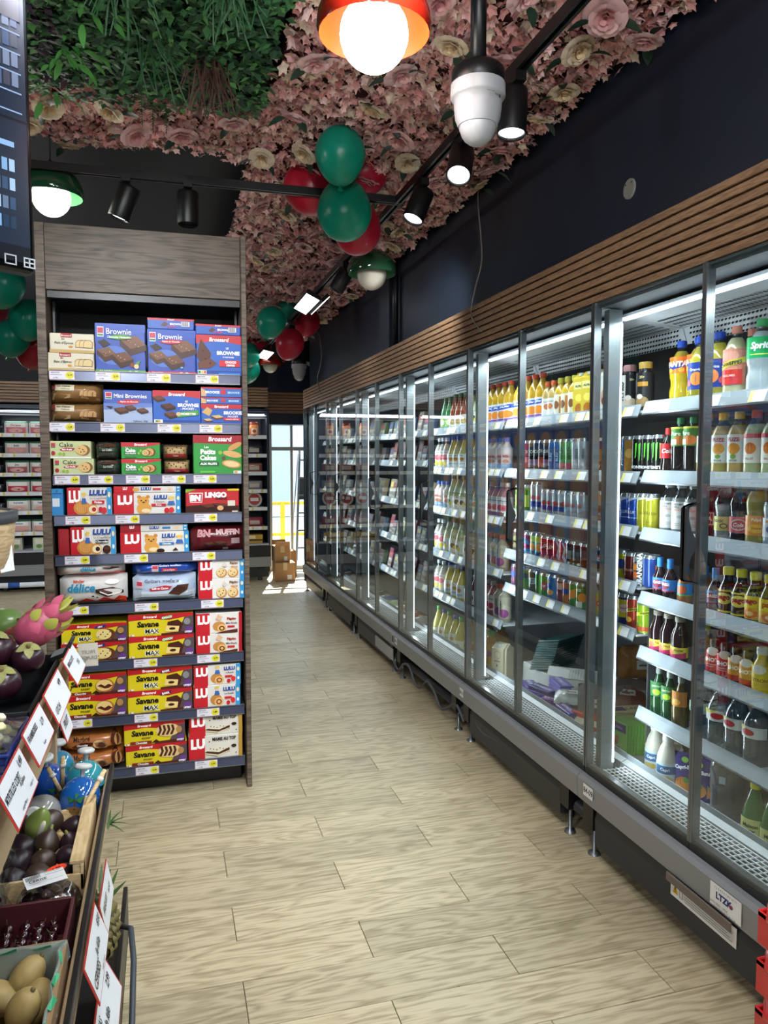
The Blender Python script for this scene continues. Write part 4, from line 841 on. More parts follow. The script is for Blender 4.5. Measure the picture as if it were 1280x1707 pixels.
defb('wag', .042, .215, 'large clear water bottle with pale green label', 'bottle', lambda: waterb('water_bottle', .215, .042, 'A9C4B4', [('e', .5, .5, .3, .3, 'C8DCCF')]))
def waterb(name, H, R, lc, ops, cap='C0C6CA'):
    o = M().lathe([(r * R, z * (H - .015)) for r, z in P_BIG], CLEARW, n=18).build(name)
    M().lathe([(.016, H - .024), (.016, H - .002), (.014, H)], pm('cap_' + cap, cap, .4), n=12).build('cap', o)
    lb = M(); lr = R + .0012; w = lr * 2.6; h = .17 * H
    mp = lambda u, v, hh: ((lr + hh) * sin((u - w / 2) / lr), -(lr + hh) * cos((u - w / 2) / lr), .42 * H + v)
    draw(lb, [('r', 0, 0, 1, 1, lc)] + list(ops), w, h, mp, lr * .35); lb.build('label', o); return o
# cans
def dc(k, col, noun, ops, R=.0285, H=.145, lid='B8BCC2', cat='can'): defb(k, R, H, noun, cat, lambda: can('drink_can', H, R, col, ops, lid=lid))
CL = lambda ch, tx='FFFFFF': [T(ch, .5, .6, .1, tx, .03)]
dc('red', 'C03048', 'tall pink-red slim can', [('r', 0, .3, 1, .5, 'E07A90'), T('ICE', .5, .7, .1, 'FFFFFF')], .026, .165)
dc('bkc', '15171A', 'tall black slim can with pale lettering', [T('C4', .5, .7, .12, 'D8D8D8', .05), ('r', .2, .2, .8, .42, '6A4A7A')], .026, .165)
dc('bkr', '1B1A20', 'tall black slim can with red pattern', [T('C4', .5, .72, .12, 'D8D8D8', .05), ('r', .2, .15, .8, .5, 'A8443A')], .026, .165)
dc('blc', '3B78C0', 'tall light blue slim can', [T('BLEU', .5, .5, .1, 'DCE8F8', .03, 0, .9, pi / 2), ('r', 0, .1, .35, .9, '1E3A78')], .026, .165)
dc('grc', '7FC07A', 'tall pale green slim can', [T('WILD', .5, .6, .12, '1E4A2A', .03, 0, .9, pi / 2), ('r', .1, .1, .9, .3, 'A84A5A')], .026, .165)
dc('whc', 'C9D0D6', 'tall white slim can with grey pattern', [('e', .5, .5, .3, .3, 'AEB8C2'), T('WHITE', .5, .6, .08, '5A6470', .02, 0, .9, pi / 2)], .026, .165)
dc('mon', '111314', 'large black energy can with green claw mark', [('p', [(.28, .88), (.38, .9), (.34, .5), (.28, .45)], '5FD03A'), ('p', [(.45, .86), (.55, .9), (.52, .42), (.48, .36)], '5FD03A'), ('p', [(.63, .88), (.74, .86), (.7, .5), (.66, .44)], '5FD03A'), T('MONSTER', .5, .2, .09, 'E8E8E8', .04)], .031, .163)
dc('orc', 'C05A2A', 'large orange can with fruit pattern', [('e', .5, .55, .35, .2, 'E89A4A'), ('r', 0, .85, 1, 1, '8A2A1E'), ('e', .4, .2, .2, .1, 'E0C08A')], .031, .163)
dc('brc', '3E84C4', 'large blue and gold can', [('r', .45, 0, 1, 1, 'B07A32'), T('JUICED', .25, .5, .16, 'F0E8D0', .03, 0, 3, pi / 2), ('e', .7, .6, .2, .14, 'E8B85A')], .031, .163)
dc('rbl', 'A9B2BE', 'silver and blue energy can', [('p', [(0, .62), (.5, .62), (.5, 1), (0, 1)], 'C8CED8'), ('r', 0, .2, 1, .42, '1C2C8C'), ('e', .5, .55, .2, .1, 'C83A3A')], .0275, .135)
dc('rbs', 'B4BCC8', 'tall silver and blue energy can', [('r', 0, .22, 1, .42, '1C2C8C'), ('e', .5, .55, .2, .08, 'C83A3A')], .028, .168)
dc('whb', 'C6D2DE', 'white and pale blue energy can', [('p', [(0, .2), (1, .4), (1, .62), (0, .5)], 'A8C0D8'), ('e', .5, .55, .2, .1, 'C87A7A')], .0285, .135)
dc('ora', 'D9762A', 'orange slim can', [('r', 0, .6, 1, 1, 'E4A87A'), T('ABRICOT', .5, .3, .08, 'FFFFFF')], .027, .145)
dc('blu2', '2C55C0', 'blue slim can with pale top', [('p', [(0, .8), (1, 1), (0, 1)], 'C8D4E8'), T('BLUE', .5, .5, .1, 'E0E8FA', .02), ('r', .2, .3, .8, .32, 'C8D4E8')], .027, .145)
dc('yec', 'B8B42E', 'yellow-green slim can with white top', [('p', [(0, .88), (1, 1), (0, 1)], 'D8D8C8'), T('YELLOW', .5, .5, .08, '6A6A1A'), ('r', .2, .22, .7, .235, '6A6A1A')], .029, .148)
dc('pkb', 'B8366E', 'pink and blue drink can', [('r', 0, 0, 1, .3, '3F9AD0'), ('p', [(0, .6), (.5, .95), (.8, .5)], '3A7AA8')], .032, .125)
dc('ybc', '4FB0C8', 'yellow-topped blue can with pineapple design', [('r', 0, .7, 1, 1, 'D0DC4A'), ('e', .5, .45, .3, .2, 'E89A3A'), ('r', 0, 0, 1, .2, '1E4A78')], .026, .13)
dc('ckc', 'BE1C28', 'red cola can with white script', [T('Coca-Cola', .5, .6, .14, 'FFFFFF', .03, .4, .95, .4), ('p', [(.6, 0), (.8, .3), (.75, 0)], 'E8B8B8')], .031, .125)
dc('cks', 'C42030', 'red cola can with white wave', [('p', [(.45, 1), (.62, .7), (.5, .3), (.72, 0), (.86, 0), (.66, .35), (.74, .7), (.58, 1)], 'E8DCDC')], .031, .125)
dc('zer', '16171A', 'black sugar-free cola can', [('r', .2, .3, .45, .7, '8A8C90'), ('r', .5, .3, .75, .7, '5A5C60'), ('e', .3, .12, .1, .06, 'FFFFFF'), ('e', .7, .12, .1, .06, 'FFFFFF')], .031, .125)
dc('drc', '6E2A26', 'dark red drink can', [('r', .2, .4, .8, .5, 'A86A5A')], .029, .125)
dc('pep', '12182E', 'dark blue cola can with round tricolour emblem', [('e', .5, .6, .28, .2, 'E8E8EC'), ('p', [(.25, .68), (.75, .68), (.66, .78), (.5, .8), (.34, .78)], 'C82A38'), ('p', [(.25, .52), (.75, .52), (.66, .43), (.5, .41), (.34, .43)], '2A4AA0'), T('PEPSI', .5, .6, .08, '16181E', .05)], .034, .125)
dc('yel', 'D8CC30', 'yellow fruit drink can', [('e', .4, .6, .3, .2, '2A3A8A'), ('e', .6, .3, .2, .12, '8A7A2A')], .027, .13)
dc('ogi', 'A9B0B4', 'silver can with orange oval and dark lettering', [('e', .5, .5, .36, .34, '24282E'), ('e', .38, .62, .18, .14, 'E08A2E'), ('e', .4, .3, .18, .14, 'E06A2E'), T('ORANGINA', .62, .5, .2, 'FFFFFF', .04, 0, 5, pi / 2)], .031, .13)
dc('bco', '2A4A9A', 'plain blue can with orange side print', [('r', .8, .2, 1, .8, 'D8803A'), ('r', 0, 0, .3, 1, '4A6AB0')], .034, .13)
dc('pur', '7A4A6A', 'purple fruit drink can', [('r', 0, .5, 1, .8, '3A5AA0')], .026, .125)
dc('yll', 'C8A83A', 'golden fruit drink can', [('r', 0, .55, 1, .8, '3A5A8A')], .026, .125)
dc('gnl', '7FB84A', 'light green lemonade can', [('r', 0, .6, 1, .85, '2A4A6A')], .027, .125)
dc('ady', '3E4A42', 'dark grey-green can with white square logo', [('r', .25, .4, .75, .72, 'C8CCC8'), T('AD', .5, .64, .1, '1E1E1E', .04), T('RY', .5, .5, .1, '1E1E1E', .04)], .03, .125)
dc('dgc', '3E7A2E', 'dark and light green soda can', [('r', .5, 0, 1, 1, '8AC83A')], .025, .125)
dc('g7u', '2E9A3E', 'bright green lemon-lime can with red dot', [('e', .5, .5, .26, .18, 'C82A3A'), T('up', .5, .5, .14, 'FFFFFF', .04, .2)], .033, .125)
dc('fbl', '4A8AD0', 'sky blue soda can with orange fruit', [('e', .35, .8, .14, .1, 'E8A03A'), ('e', .5, .3, .22, .14, 'F0A040'), ('e', .5, .58, .12, .06, '1E3A7A')], .037, .128)
dc('drd', '8A2A3A', 'dark red fruit soda can', [('r', .3, .6, .7, .9, 'B8A8A8')], .028, .125)
dc('oro', 'E07A2A', 'orange soda can with blue oval', [('e', .5, .6, .3, .14, '2A4AA0')], .028, .125)
dc('tro', '3E9A3E', 'green and orange tropical can', [('p', [(0, .2), (1, .5), (1, .9), (0, .6)], 'E8903A')], .03, .128)
dc('gtx', '3A8A42', 'green can with orange fruit and barcode', [('e', .7, .5, .3, .2, 'E8903A'), T('ICE', .5, .82, .12, 'F0F0E0', .04), ('r', .25, .05, .7, .32, 'E8E8E4')], .031, .13)
dc('lip', 'D8C832', 'yellow iced tea can with blue and red emblem', [('p', [(0, .6), (.4, 1), (0, 1)], '3A9AD0'), ('e', .6, .5, .34, .16, 'C83A3A'), ('e', .6, .28, .3, .12, 'E8A03A'), T('Ice Tea', .6, .5, .08, 'FFFFFF', .03)], .03, .135)
dc('ory', 'E0CC2E', 'yellow and navy can with round red script', [('r', 0, 0, 1, .26, '1E2A7A'), ('r', 0, .92, 1, 1, '1E2A7A'), ('e', .5, .6, .34, .16, 'E8C8C0'), T('Orangina', .5, .6, .1, 'A82A4A', .03, .1)], .028, .138)
dc('scr', 'B8402E', 'orange-red citrus can with yellow slanted band', [('p', [(0, .5), (1, .66), (1, .78), (0, .62)], 'E0D030'), ('e', .3, .28, .2, .1, 'E8B03A'), T('WEPPES', .5, .64, .08, '1E1E1E', .03, .2, .8, .15)], .033, .14)
dc('scg', '9ABE2E', 'lime green citrus can with yellow slanted band', [('p', [(0, .5), (1, .66), (1, .78), (0, .62)], 'D8DC30'), ('r', 0, 0, 1, .16, 'B8502E'), T('WEPPES', .5, .64, .08, '1E3A1E', .03, .2, .8, .15)], .035, .14)
dc('gsl', '6A9A3A', 'slim green energy can', [('r', .2, .2, .8, .7, 'C8D85A')], .022, .15)
dc('dkc', '4A4A3E', 'slim dark patterned can', [('r', .2, .2, .8, .8, '8A7A4A')], .024, .13)
# further bottles and cartons
defb('jbl', .04, .24, 'large yellow juice bottle with blue and red label', 'bottle', lambda: bottle('juice_bottle', .24, .04, P_STR, 'C0961E', 'D8502A', (.08, .5, 'D8DCE8', [('p', [(0, .6), (1, .75), (1, .95), (0, .85)], '2A50B0'), T('Joker', .5, .8, .14, 'FFFFFF', .04, .2), ('e', .5, .4, .36, .2, 'E88A2E'), ('r', 0, 0, 1, .16, '8A4AA0')]), .9, caph=.016))
defb('sml', .03, .19, 'small smoothie bottle with white label and orange cap', 'bottle', lambda: bottle('smoothie_bottle', .19, .03, P_SQ, 'B89A5A', 'E06A2E', (.1, .56, 'DEDEDA', [('e', .5, .55, .2, .16, 'C87A4A'), T('innocent', .5, .82, .08, '3A3A3A', .02)]), .9))
defb('smy', .032, .195, 'yellow smoothie bottle with white and brown label', 'bottle', lambda: bottle('smoothie_bottle', .195, .032, P_SQ, 'C8A42E', 'C8C03A', (.1, .6, 'E0DCC8', [('e', .4, .5, .2, .2, '8A5A3A'), ('r', .6, .1, .9, .9, 'B87A3A')]), .9))
defb('yct', .034, .2, 'yellow fruit drink carton with fruit picture', 'carton', lambda: gable('juice_carton', .066, .066, .2, 'D8C040', [('r', .1, .72, .9, .9, 'F0E8A0'), ('e', .5, .5, .3, .1, 'F4E070'), ('e', .5, .22, .3, .14, 'B8722E'), T('ALPRO', .5, .8, .06, '2A5A3A', .04)]))
defb('wct', .034, .2, 'white and green drink carton', 'carton', lambda: gable('juice_carton', .066, .066, .19, 'D2D2C8', [('r', 0, 0, 1, .14, '1E5A3A'), ('e', .5, .45, .3, .22, 'C8A090'), ('e', .4, .35, .14, .1, '8A3A3A')]))
defb('hip', .033, .19, 'black and white protein drink bottle', 'bottle', lambda: bottle('protein_drink_bottle', .19, .034, [(.92, 0), (1, .02), (1, .78), (.84, .84), (.7, .9), (.68, 1)], '26262A', 'B07A7A', (.04, .78, '1E1E22', [('r', 0, .0, .38, 1, 'D8D4CC'), T('HIPRO', .2, .55, .15, '1E1E22', .04, 0, 3, pi / 2), ('e', .62, .22, .28, .13, 'D8C0A8'), ('e', .5, .36, .14, .07, 'E8DCD0'), T('25g', .65, .86, .08, 'E8DCA0', .03)]), .999, caph=.02))
defb('hig', .033, .19, 'black protein drink bottle with gold cap', 'bottle', lambda: bottle('protein_drink_bottle', .19, .034, [(.92, 0), (1, .02), (1, .78), (.84, .84), (.7, .9), (.68, 1)], '26262A', 'B8943A', (.04, .78, '1E1E22', [T('HIPRO', .12, .55, .15, 'E8E4DC', .04, 0, 3, pi / 2), ('e', .6, .2, .3, .14, '9A7A52'), ('e', .5, .34, .14, .07, 'E8DCD0'), T('25g', .6, .86, .09, 'E8D890', .03), ('r', .4, .62, .85, .74, 'B8842E')]), .999, caph=.02))
def gable(name, w, d, h, col, ops):
    m = M(); c = pm('pack_' + col, col, .42); z1 = h * .86
    v = [(-w / 2, 0, 0), (w / 2, 0, 0), (w / 2, d, 0), (-w / 2, d, 0), (-w / 2, 0, z1), (w / 2, 0, z1), (w / 2, d, z1), (-w / 2, d, z1), (-w / 2, d / 2 - .001, h * .97), (w / 2, d / 2 - .001, h * .97), (w / 2, d / 2 + .001, h * .97), (-w / 2, d / 2 + .001, h * .97)]
    m.add(v, [(3, 2, 1, 0), (0, 1, 5, 4), (1, 2, 6, 5), (2, 3, 7, 6), (3, 0, 4, 7), (4, 5, 9, 8), (6, 7, 11, 10), (5, 6, 10, 9), (7, 4, 8, 11)], c).box(-w / 2, w / 2, d / 2 - .001, d / 2 + .001, h * .96, h, c)
    for k in range(len(m.v)): m.v[k] = (m.v[k][0], m.v[k][1] - d / 2, m.v[k][2])
    o = m.build(name); lb = M(); draw(lb, ops, w, z1, lambda u, v_, hh: (u - w / 2, -d / 2 - hh, v_)); lb.build('printed_front', o)
    M().lathe([(.012, 0), (.012, .012), (.01, .013)], WHITE, (0, -d * .22, z1 + (h * .11) * .5), 10).build('screw_cap', o); return o
defb('grb', .036, .225, 'tall green glass drink bottle', 'bottle', lambda: bottle('drink_bottle', .225, .034, P_CONE, '2A6A3A', '1E6A3A', (.12, .4, '8AB85A', [('e', .5, .5, .2, .3, 'E8E8C8')], .8), .999, glassy=True))
defb('bro', .044, .235, 'brown iced tea bottle with white label', 'bottle', lambda: bottle('iced_tea_bottle', .235, .042, P_CONE, '7A3A1E', '1E6A3A', (.06, .4, 'DEDAD0', [('e', .5, .5, .2, .22, 'B89A5A'), T('May', .5, .85, .14, '3A3A2A')]), .9))
defb('pal', .044, .235, 'pale lemonade bottle with white label and green cap', 'bottle', lambda: bottle('lemonade_bottle', .235, .042, P_CONE, 'A9B08A', '1E5A48', (.08, .42, 'E2E2DC', [('e', .45, .55, .16, .2, '3A3A2E'), ('e', .6, .4, .12, .16, 'D8D05A'), T('May', .5, .9, .1, '2A2A2A')]), .88))
defb('clr', .036, .215, 'clear fruit water bottle with coloured label', 'bottle', lambda: bottle('fruit_water_bottle', .215, .034, P_STR, 'A9A49A', 'C8D0D8', (.08, .6, 'D8D0CC', [('e', .5, .6, .3, .16, 'C85A6A'), ('e', .4, .25, .2, .14, 'D8C83A'), T('CAPRI', .5, .88, .07, '2A3A8A')]), .8))
defb('ylb', .043, .22, 'yellow lemonade bottle with blue cap and white label', 'bottle', lambda: bottle('lemonade_bottle', .22, .042, P_CONE, 'C0AE4A', '2A4AA0', (.1, .48, 'E2E4E4', [('e', .5, .6, .14, .16, 'C88A3A'), ('r', .3, .2, .7, .3, '9AB8D8'), T('May', .5, .85, .1, '3A3A3A')]), .88))
defb('mlk', .034, .19, 'white and pink milk drink bottle', 'bottle', lambda: bottle('milk_drink_bottle', .19, .032, P_SQ, 'CFC4BC', '4A6AC0', (.1, .7, 'D8C8C4', [('r', 0, 0, 1, .25, '8AA8D0'), T('Milk', .5, .6, .14, 'C05A5A', .03), ('e', .5, .35, .2, .1, 'B87A5A')]), .999))
defb('ojb', .042, .215, 'orange juice bottle with white label', 'bottle', lambda: bottle('juice_bottle', .215, .042, P_CONE, 'C89A3A', '9AA09A', (.1, .5, 'E2E0DA', [('e', .5, .5, .18, .18, 'E08A2E'), T('May', .5, .8, .1, '3A3A3A')]), .88))
defb('pnk', .034, .205, 'pink fruit drink bottle with white label', 'bottle', lambda: bottle('fruit_drink_bottle', .205, .033, P_STR, 'B86A72', 'C8B0A8', (.2, .62, 'DCD4D4', [('e', .5, .3, .3, .2, 'C83A5A'), T('innocent', .5, .75, .1, '3A3A4A')]), .85))
defb('ber', .038, .215, 'dark berry juice bottle with white label', 'bottle', lambda: bottle('juice_bottle', .215, .037, P_CONE, '6E1E3A', 'A8AEB4', (.1, .5, 'D8D4D0', [('e', .5, .5, .16, .2, '6A2A3A'), T('May', .5, .8, .1, '3A3A3A')]), .8))
defb('osm', .036, .2, 'pale smoothie bottle with purple print and orange cap', 'bottle', lambda: bottle('smoothie_bottle', .2, .036, P_SQ, 'B8AE98', 'D8562A', (.1, .7, 'C4BCA8', [('e', .6, .25, .3, .2, '9A4A8A'), T('innocent', .4, .6, .1, '3A3A4A', .03, 0, 3, pi / 2)]), .92))
defb('gsm', .05, .235, 'large orange smoothie bottle with fruit print and green cap', 'bottle', lambda: bottle('smoothie_bottle', .235, .05, P_SQ, 'C8924A', '3AA85A', (.1, .72, 'CE9A54', [('e', .35, .3, .25, .2, 'C8403A'), ('e', .7, .25, .2, .16, 'D8A03A'), ('e', .6, .6, .2, .12, 'B85A8A'), T('innocent', .5, .5, .09, 'F4F0E8', .04, 0, 3, pi / 2)]), .95))
defb('oca', .04, .22, 'orange-capped cloudy juice bottle', 'bottle', lambda: bottle('juice_bottle', .22, .04, P_SQ, 'B89A6A', 'D8562A', (.15, .5, 'C8B88A', [('e', .5, .5, .3, .3, 'C8703A')]), .9))
defb('kct', .04, .19, 'cream oat drink carton with dark lettering', 'carton', lambda: gable('oat_drink_carton', .078, .07, .2, 'D8CCB0', [('e', .5, .8, .3, .14, 'B8A888'), ('e', .5, .8, .26, .11, 'D8CCB0'), T('avoine', .5, .6, .06, '3A3428', .03), T('K', .5, .45, .08, '3A3428', .03), T('Zéro', .5, .15, .07, '3A3428', .03)]))
defb('lgc', .042, .225, 'yellow lemonade bottle with green cap', 'bottle', lambda: bottle('lemonade_bottle', .225, .043, P_CONE, 'BFB45A', '4AA85A', (.06, .36, 'DEDCC8', [('e', .5, .5, .16, .2, 'B8A03A')]), .88))
ORD = ['first', 'second', 'third', 'fourth', 'fifth', 'sixth', 'seventh', 'eighth', 'ninth', 'tenth', 'eleventh', 'twelfth', 'thirteenth', 'fourteenth', 'fifteenth', 'sixteenth', 'seventeenth', 'eighteenth', 'nineteenth', 'twentieth']
SHN = ['top', 'second', 'third', 'fourth', 'fifth', 'sixth']
BAYN = {'A': 'nearest', 'B': 'second', 'C': 'third'}
BYI = {'A': 1, 'B': 2, 'C': 3}
rl2 = random.Random(4)
def y_at(u, x): d = ray(u, 800); return x * d.y / d.x
def row(bay, k, items, xo=0, zo=0):
    z = SHZ[bay][k] - .026; lo, hi = MODY[BYI[bay]] + .02, MODY[BYI[bay] + 1] - .02; cnt = {}; total = {}
    for it in items: total[it[0]] = total.get(it[0], 0) + len(it) - 1
    lastn = {}
    for it in items:
        key = it[0]
        for u in it[1:]:
            back = 0
            if isinstance(u, tuple): u, back = u
            R, H = B[key][3], B[key][4]; x = 1.775 + R + back + xo
            y = min(max(y_at(u, x), lo + R), hi - R)
            # keep neighbours apart
            for (yy, xx, RR) in lastn.get('p', []):
                if abs(xx - x) < R + RR and abs(yy - y) < R + RR + .001: y = yy - (R + RR + .001)
            lastn.setdefault('p', []).append((y, x, R))
            cnt[key] = cnt.get(key, 0) + 1
            if total[key] > 1: lab = f"{B[key][1]}, {ORD[cnt[key] - 1]} from the left, {SHN[k]} shelf of {BAYN[bay]} cooler"
            else: lab = f"{B[key][1]}, {SHN[k]} shelf of {BAYN[bay]} cooler"
            wds = lab.split()
            if len(wds) > 16: lab = lab.replace(' from the left', '').replace(' shelf of ', ' shelf, ')
            if len(lab.split()) > 16: lab = lab.replace(' with ', ', ', 1)
            if len(lab.split()) > 16: lab = lab.replace(' and ', '/', 1)
            place(key, B[key][0], (x, y, z + .0005), -pi / 2 + rad(rl2.uniform(14, 50)), lab, f"{B[key][1]}s in the coolers", B[key][2])
            if y - R < lo - .02: print('OVER', bay, k, key, y)
row('A', 0, [('fan', (1131, .05), (1152, .06)), ('blu', 1163, 1193), ('cit', 1217, (1247, .09)), ('spr', 1262)])
row('A', 1, [('cok', 1113), ('gry', 1131, 1150), ('tea', 1172, 1195, 1214), ('teb', 1236, 1258, 1279)])
row('A', 2, [('vit', 1117, 1136, 1156), ('rso', 1187), ('ton', 1208), ('col', 1233), ('pul', 1256), ('bwa', 1280)])
row('A', 3, [('kid', 1104, 1121), ('kil', 1147, 1180), ('kid', 1196), ('pad', 1214, 1234), ('pao', 1254, 1277)])
row('A', 4, [('nec', 1103, 1120, 1140), ('ney', 1182), ('shr', 1196, 1216), ('sho', 1237, 1256), ('yju', 1277)])
row('A', 5, [('gmi', 1107, 1124), ('omi', 1144), ('wag', 1182), ('wat', 1212, 1240, 1268), ('wag', (1226, .09))])
row('B', 0, [('jbl', 860, 870, 881, 892), ('sml', 906, 915), ('smy', 925, 935, 944), ('yct', 953, 963, 974), ('wct', 1000), ('hip', 1018, 1046), ('hig', 1072)])
row('B', 1, [('red', 872, 881), ('bkc', 889, 897), ('bkr', 905), ('bkc', 913), ('blc', 922, 931), ('grc', 941, 951), ('whc', 962, 973), ('orc', 1000, 1016), ('brc', 1032, 1048), ('mon', 1066, 1082, 1100)])
row('B', 2, [('gsl', 866, 873, 880), ('rbs', 894, 903), ('rbl', 912, 921, 931, 941), ('whb', 951, 961, 972), ('ora', 1003), ('whb', 1018, 1032), ('blu2', 1046, 1060), ('yec', 1075, 1091)])
row('B', 3, [('dkc', 864), ('pkb', 874, 885), ('ybc', 894, 902), ('ckc', 912, 922), ('cks', 933, 944), ('zer', 954, 965), ('drc', 976), ('pep', 1008, 1026), ('yel', 1042), ('drc', 1051), ('ogi', 1063), ('bco', 1082)])
row('B', 4, [('pur', 862), ('yll', 871), ('gnl', 880), ('ady', 893), ('dgc', 903), ('g7u', 914), ('fbl', 927), ('drd', 941), ('oro', 951), ('tro', 961), ('gtx', 973), ('lip', 1007, 1019), ('ory', 1031, 1044), ('scr', 1059), ('scg', 1080)])
row('C', 0, [('grb', 742, 750), ('bro', 758, 767, 776), ('pal', 788, 798, 809), ('jbl', 820, 829, 839, 849)])
row('C', 1, [('clr', 730, 738, 746), ('ylb', 756, 765, 775), ('ylb', 787, 797, 808), ('mlk', 819, 827, 836, 845)])
row('C', 2, [('mlk', 731, 739, 747), ('pal', 757, 766, 776), ('ojb', 788, 799, 810), ('pnk', 821, 829, 838, 846)])
row('C', 3, [('clr', 732, 740), ('pal', 750, 760, 771), ('pal', 784, 795, 807), ('osm', 819, 829, 839)])
row('C', 4, [('clr', 733, 741), ('ylb', 752, 763, 773), ('ber', 785, 795, 805), ('pnk', 816, 825), ('osm', 835, 844)])

# ---- goods on the cooler decks
DZ = .2755
def deck(key, u, v, x, label, fn, rz, cat, grp, z=DZ):
    y = on(0, x, u, v).y; return place(key, fn, (x, y, z), rz, label, grp, cat)
def jug():
    m = M().lathe([(.036, 0), (.04, .01), (.04, .105), (.03, .14), (.02, .16), (.018, .175)], pm('jug_white', 'C9C5B8', .35), n=16); o = m.build('jug')
    M().lathe([(.021, .17), (.021, .205), (.019, .208)], pm('cap_white', 'DADAD6', .4), n=14).build('cap', o)
    M().tube([(.02, 0, .165), (.045, 0, .168), (.05, 0, .145), (.035, 0, .125)], .006, pm('jug_white'), 6).build('grip', o)
    lb = M(); w = .1; mp = lambda u, v, hh: ((.0408 + hh) * sin((u - w / 2) / .04), -(.0408 + hh) * cos((u - w / 2) / .04), .02 + v)
    draw(lb, [('r', 0, 0, 1, 1, 'C8D8E0'), ('r', .1, .45, .9, .85, '2A6AA0'), T('Capri', .5, .65, .2, 'FFFFFF', .03), ('e', .5, .22, .3, .14, 'C8B060')], w, .075, mp, .012); lb.build('label', o); return o
def pouch():
    m = M(); c = pm('pouch_blue', '2A2C86', .2, .35); v = []; f = []; W_, H = .085, .15
    for s in (0, 1):
        for j in range(7):
            for i in range(7):
                a = -1 + i / 3; b = j / 6; th = .022 * (1 - a ** 4) * (1 - b) ** .6 * (1 if s else -1)
                v.append((a * W_ / 2 * (1 - .1 * sin(pi * b)), th, b * H))
    for s in (0, 1):
        for j in range(6):
            for i in range(6): q = s * 49 + j * 7 + i; f.append((q, q + 1, q + 8, q + 7) if s == 0 else (q, q + 7, q + 8, q + 1))
    m.add(v, f, c, True); o = m.build('drink_pouch')
    lb = M(); mp = lambda u, v_, hh: (u - .0425, -.022 * (1 - (abs(u / .0425 - 1)) ** 4) * (1 - v_ / H) ** .6 - .0025 - hh, v_)
    draw(lb, [('e', .5, .25, .38, .18, 'D8863A'), ('e', .3, .14, .16, .1, 'E8A03A'), ('e', .6, .36, .12, .06, '3A8A3A'), T('Capri-Sun', .5, .66, .12, 'F0F0F8', .05, .1, .9, .15), ('e', .5, .85, .15, .07, '8AC84A')], .085, H, mp); lb.build('printed_front', o); return o
def bigwater(H=.3, R=.056, col=None):
    o = M().lathe([(r * R, z * (H - .03)) for r, z in [(.9, 0), (1, .03), (.96, .08), (1, .12), (.96, .17), (1, .21), (.96, .26), (1, .3), (.98, .34), (1, .38), (1, .6), (.97, .63), (1, .68), (.85, .8), (.5, .93), (.3, .97), (.28, 1)]], CLEARW, n=20).build('water_bottle')
    M().lathe([(.019, H - .032), (.019, H - .006), (.016, H - .003)], pm('cap_lilac', '8A8FD0', .35), n=14).build('cap', o)
    M().lathe([(R + .001, .42 * H), (R + .001, .56 * H)], CLEARW, n=20, cap=False).box(-.01, .01, -R - .003, -R - .002, .45 * H, .53 * H, ink('B8C8D4')).build('label', o); return o
def perr():
    H, R = .21, .039
    o = M().lathe([(r * R, z * (H - .015)) for r, z in P_CONE], pm('coloured_glass_1F6A34', '1F6A34', .06, coat=.7), n=18).build('mineral_water_bottle')
    M().lathe([(.0165, H - .03), (.0165, H - .003), (.014, H)], pm('cap_E6DA2A', 'E6DA2A', .4), n=14).build('cap', o)
    lb = M(); w = .085; mp = lambda u, v, hh: ((.0402 + hh) * sin((u - w / 2) / .0395), -(.0402 + hh) * cos((u - w / 2) / .0395), .015 + v)
    draw(lb, [('r', 0, 0, 1, 1, 'D8D88A'), T('Maison', .5, .72, .17, '2A3A2A', .04), T('perrier', .5, .5, .15, '2A3A2A', .04), ('r', .3, .3, .7, .32, '6A6A4A')], w, .075, mp, .012); lb.build('label', o); return o
for n_, (u, v, x) in enumerate([(1092, 1290, 1.83), (1112, 1310, 1.80), (1097, 1258, 1.93), (1117, 1275, 1.91), (1132, 1262, 2.02)]):
    deck('jug', u, v, x, ['white capped jug with blue label behind the deck rail, farther one', 'white capped jug with blue label beside the blue pouches', 'white capped jug with handle behind the others, next to green boxes', 'white capped jug in the second row, near the pouches', 'white capped jug at the back of the nearest cooler deck'][n_], jug, -1.1 + .2 * n_, 'jug', 'white jugs on the cooler deck')
for n_, (u, v, x) in enumerate([(1142, 1320, 1.82), (1168, 1335, 1.84), (1182, 1345, 1.86)]):
    deck('pouch', u, v, x, ['blue fruit drink pouch standing next to the white jugs', 'blue fruit drink pouch directly behind the door frame bar', 'blue fruit drink pouch beside the large clear water bottle'][n_], pouch, -1.0 - .3 * n_, 'pouch', 'blue pouches on the cooler deck')
deck('bw', 1211, 1360, 1.83, 'large clear water bottle with lilac cap standing on the cooler deck', bigwater, -1, 'bottle', 'large water bottles on the cooler deck')
deck('bw', 1246, 1330, 1.98, 'second large water bottle behind the green bottles on the deck', bigwater, -1, 'bottle', 'large water bottles on the cooler deck')
deck('pe', 1257, 1395, 1.79, 'green glass bottle with yellow cap and label on the cooler deck', perr, -1.1, 'bottle', 'yellow-capped green bottles on the cooler deck')
deck('pe', 1287, 1420, 1.79, 'green bottle with yellow cap cut by the right picture edge', perr, -.8, 'bottle', 'yellow-capped green bottles on the cooler deck')
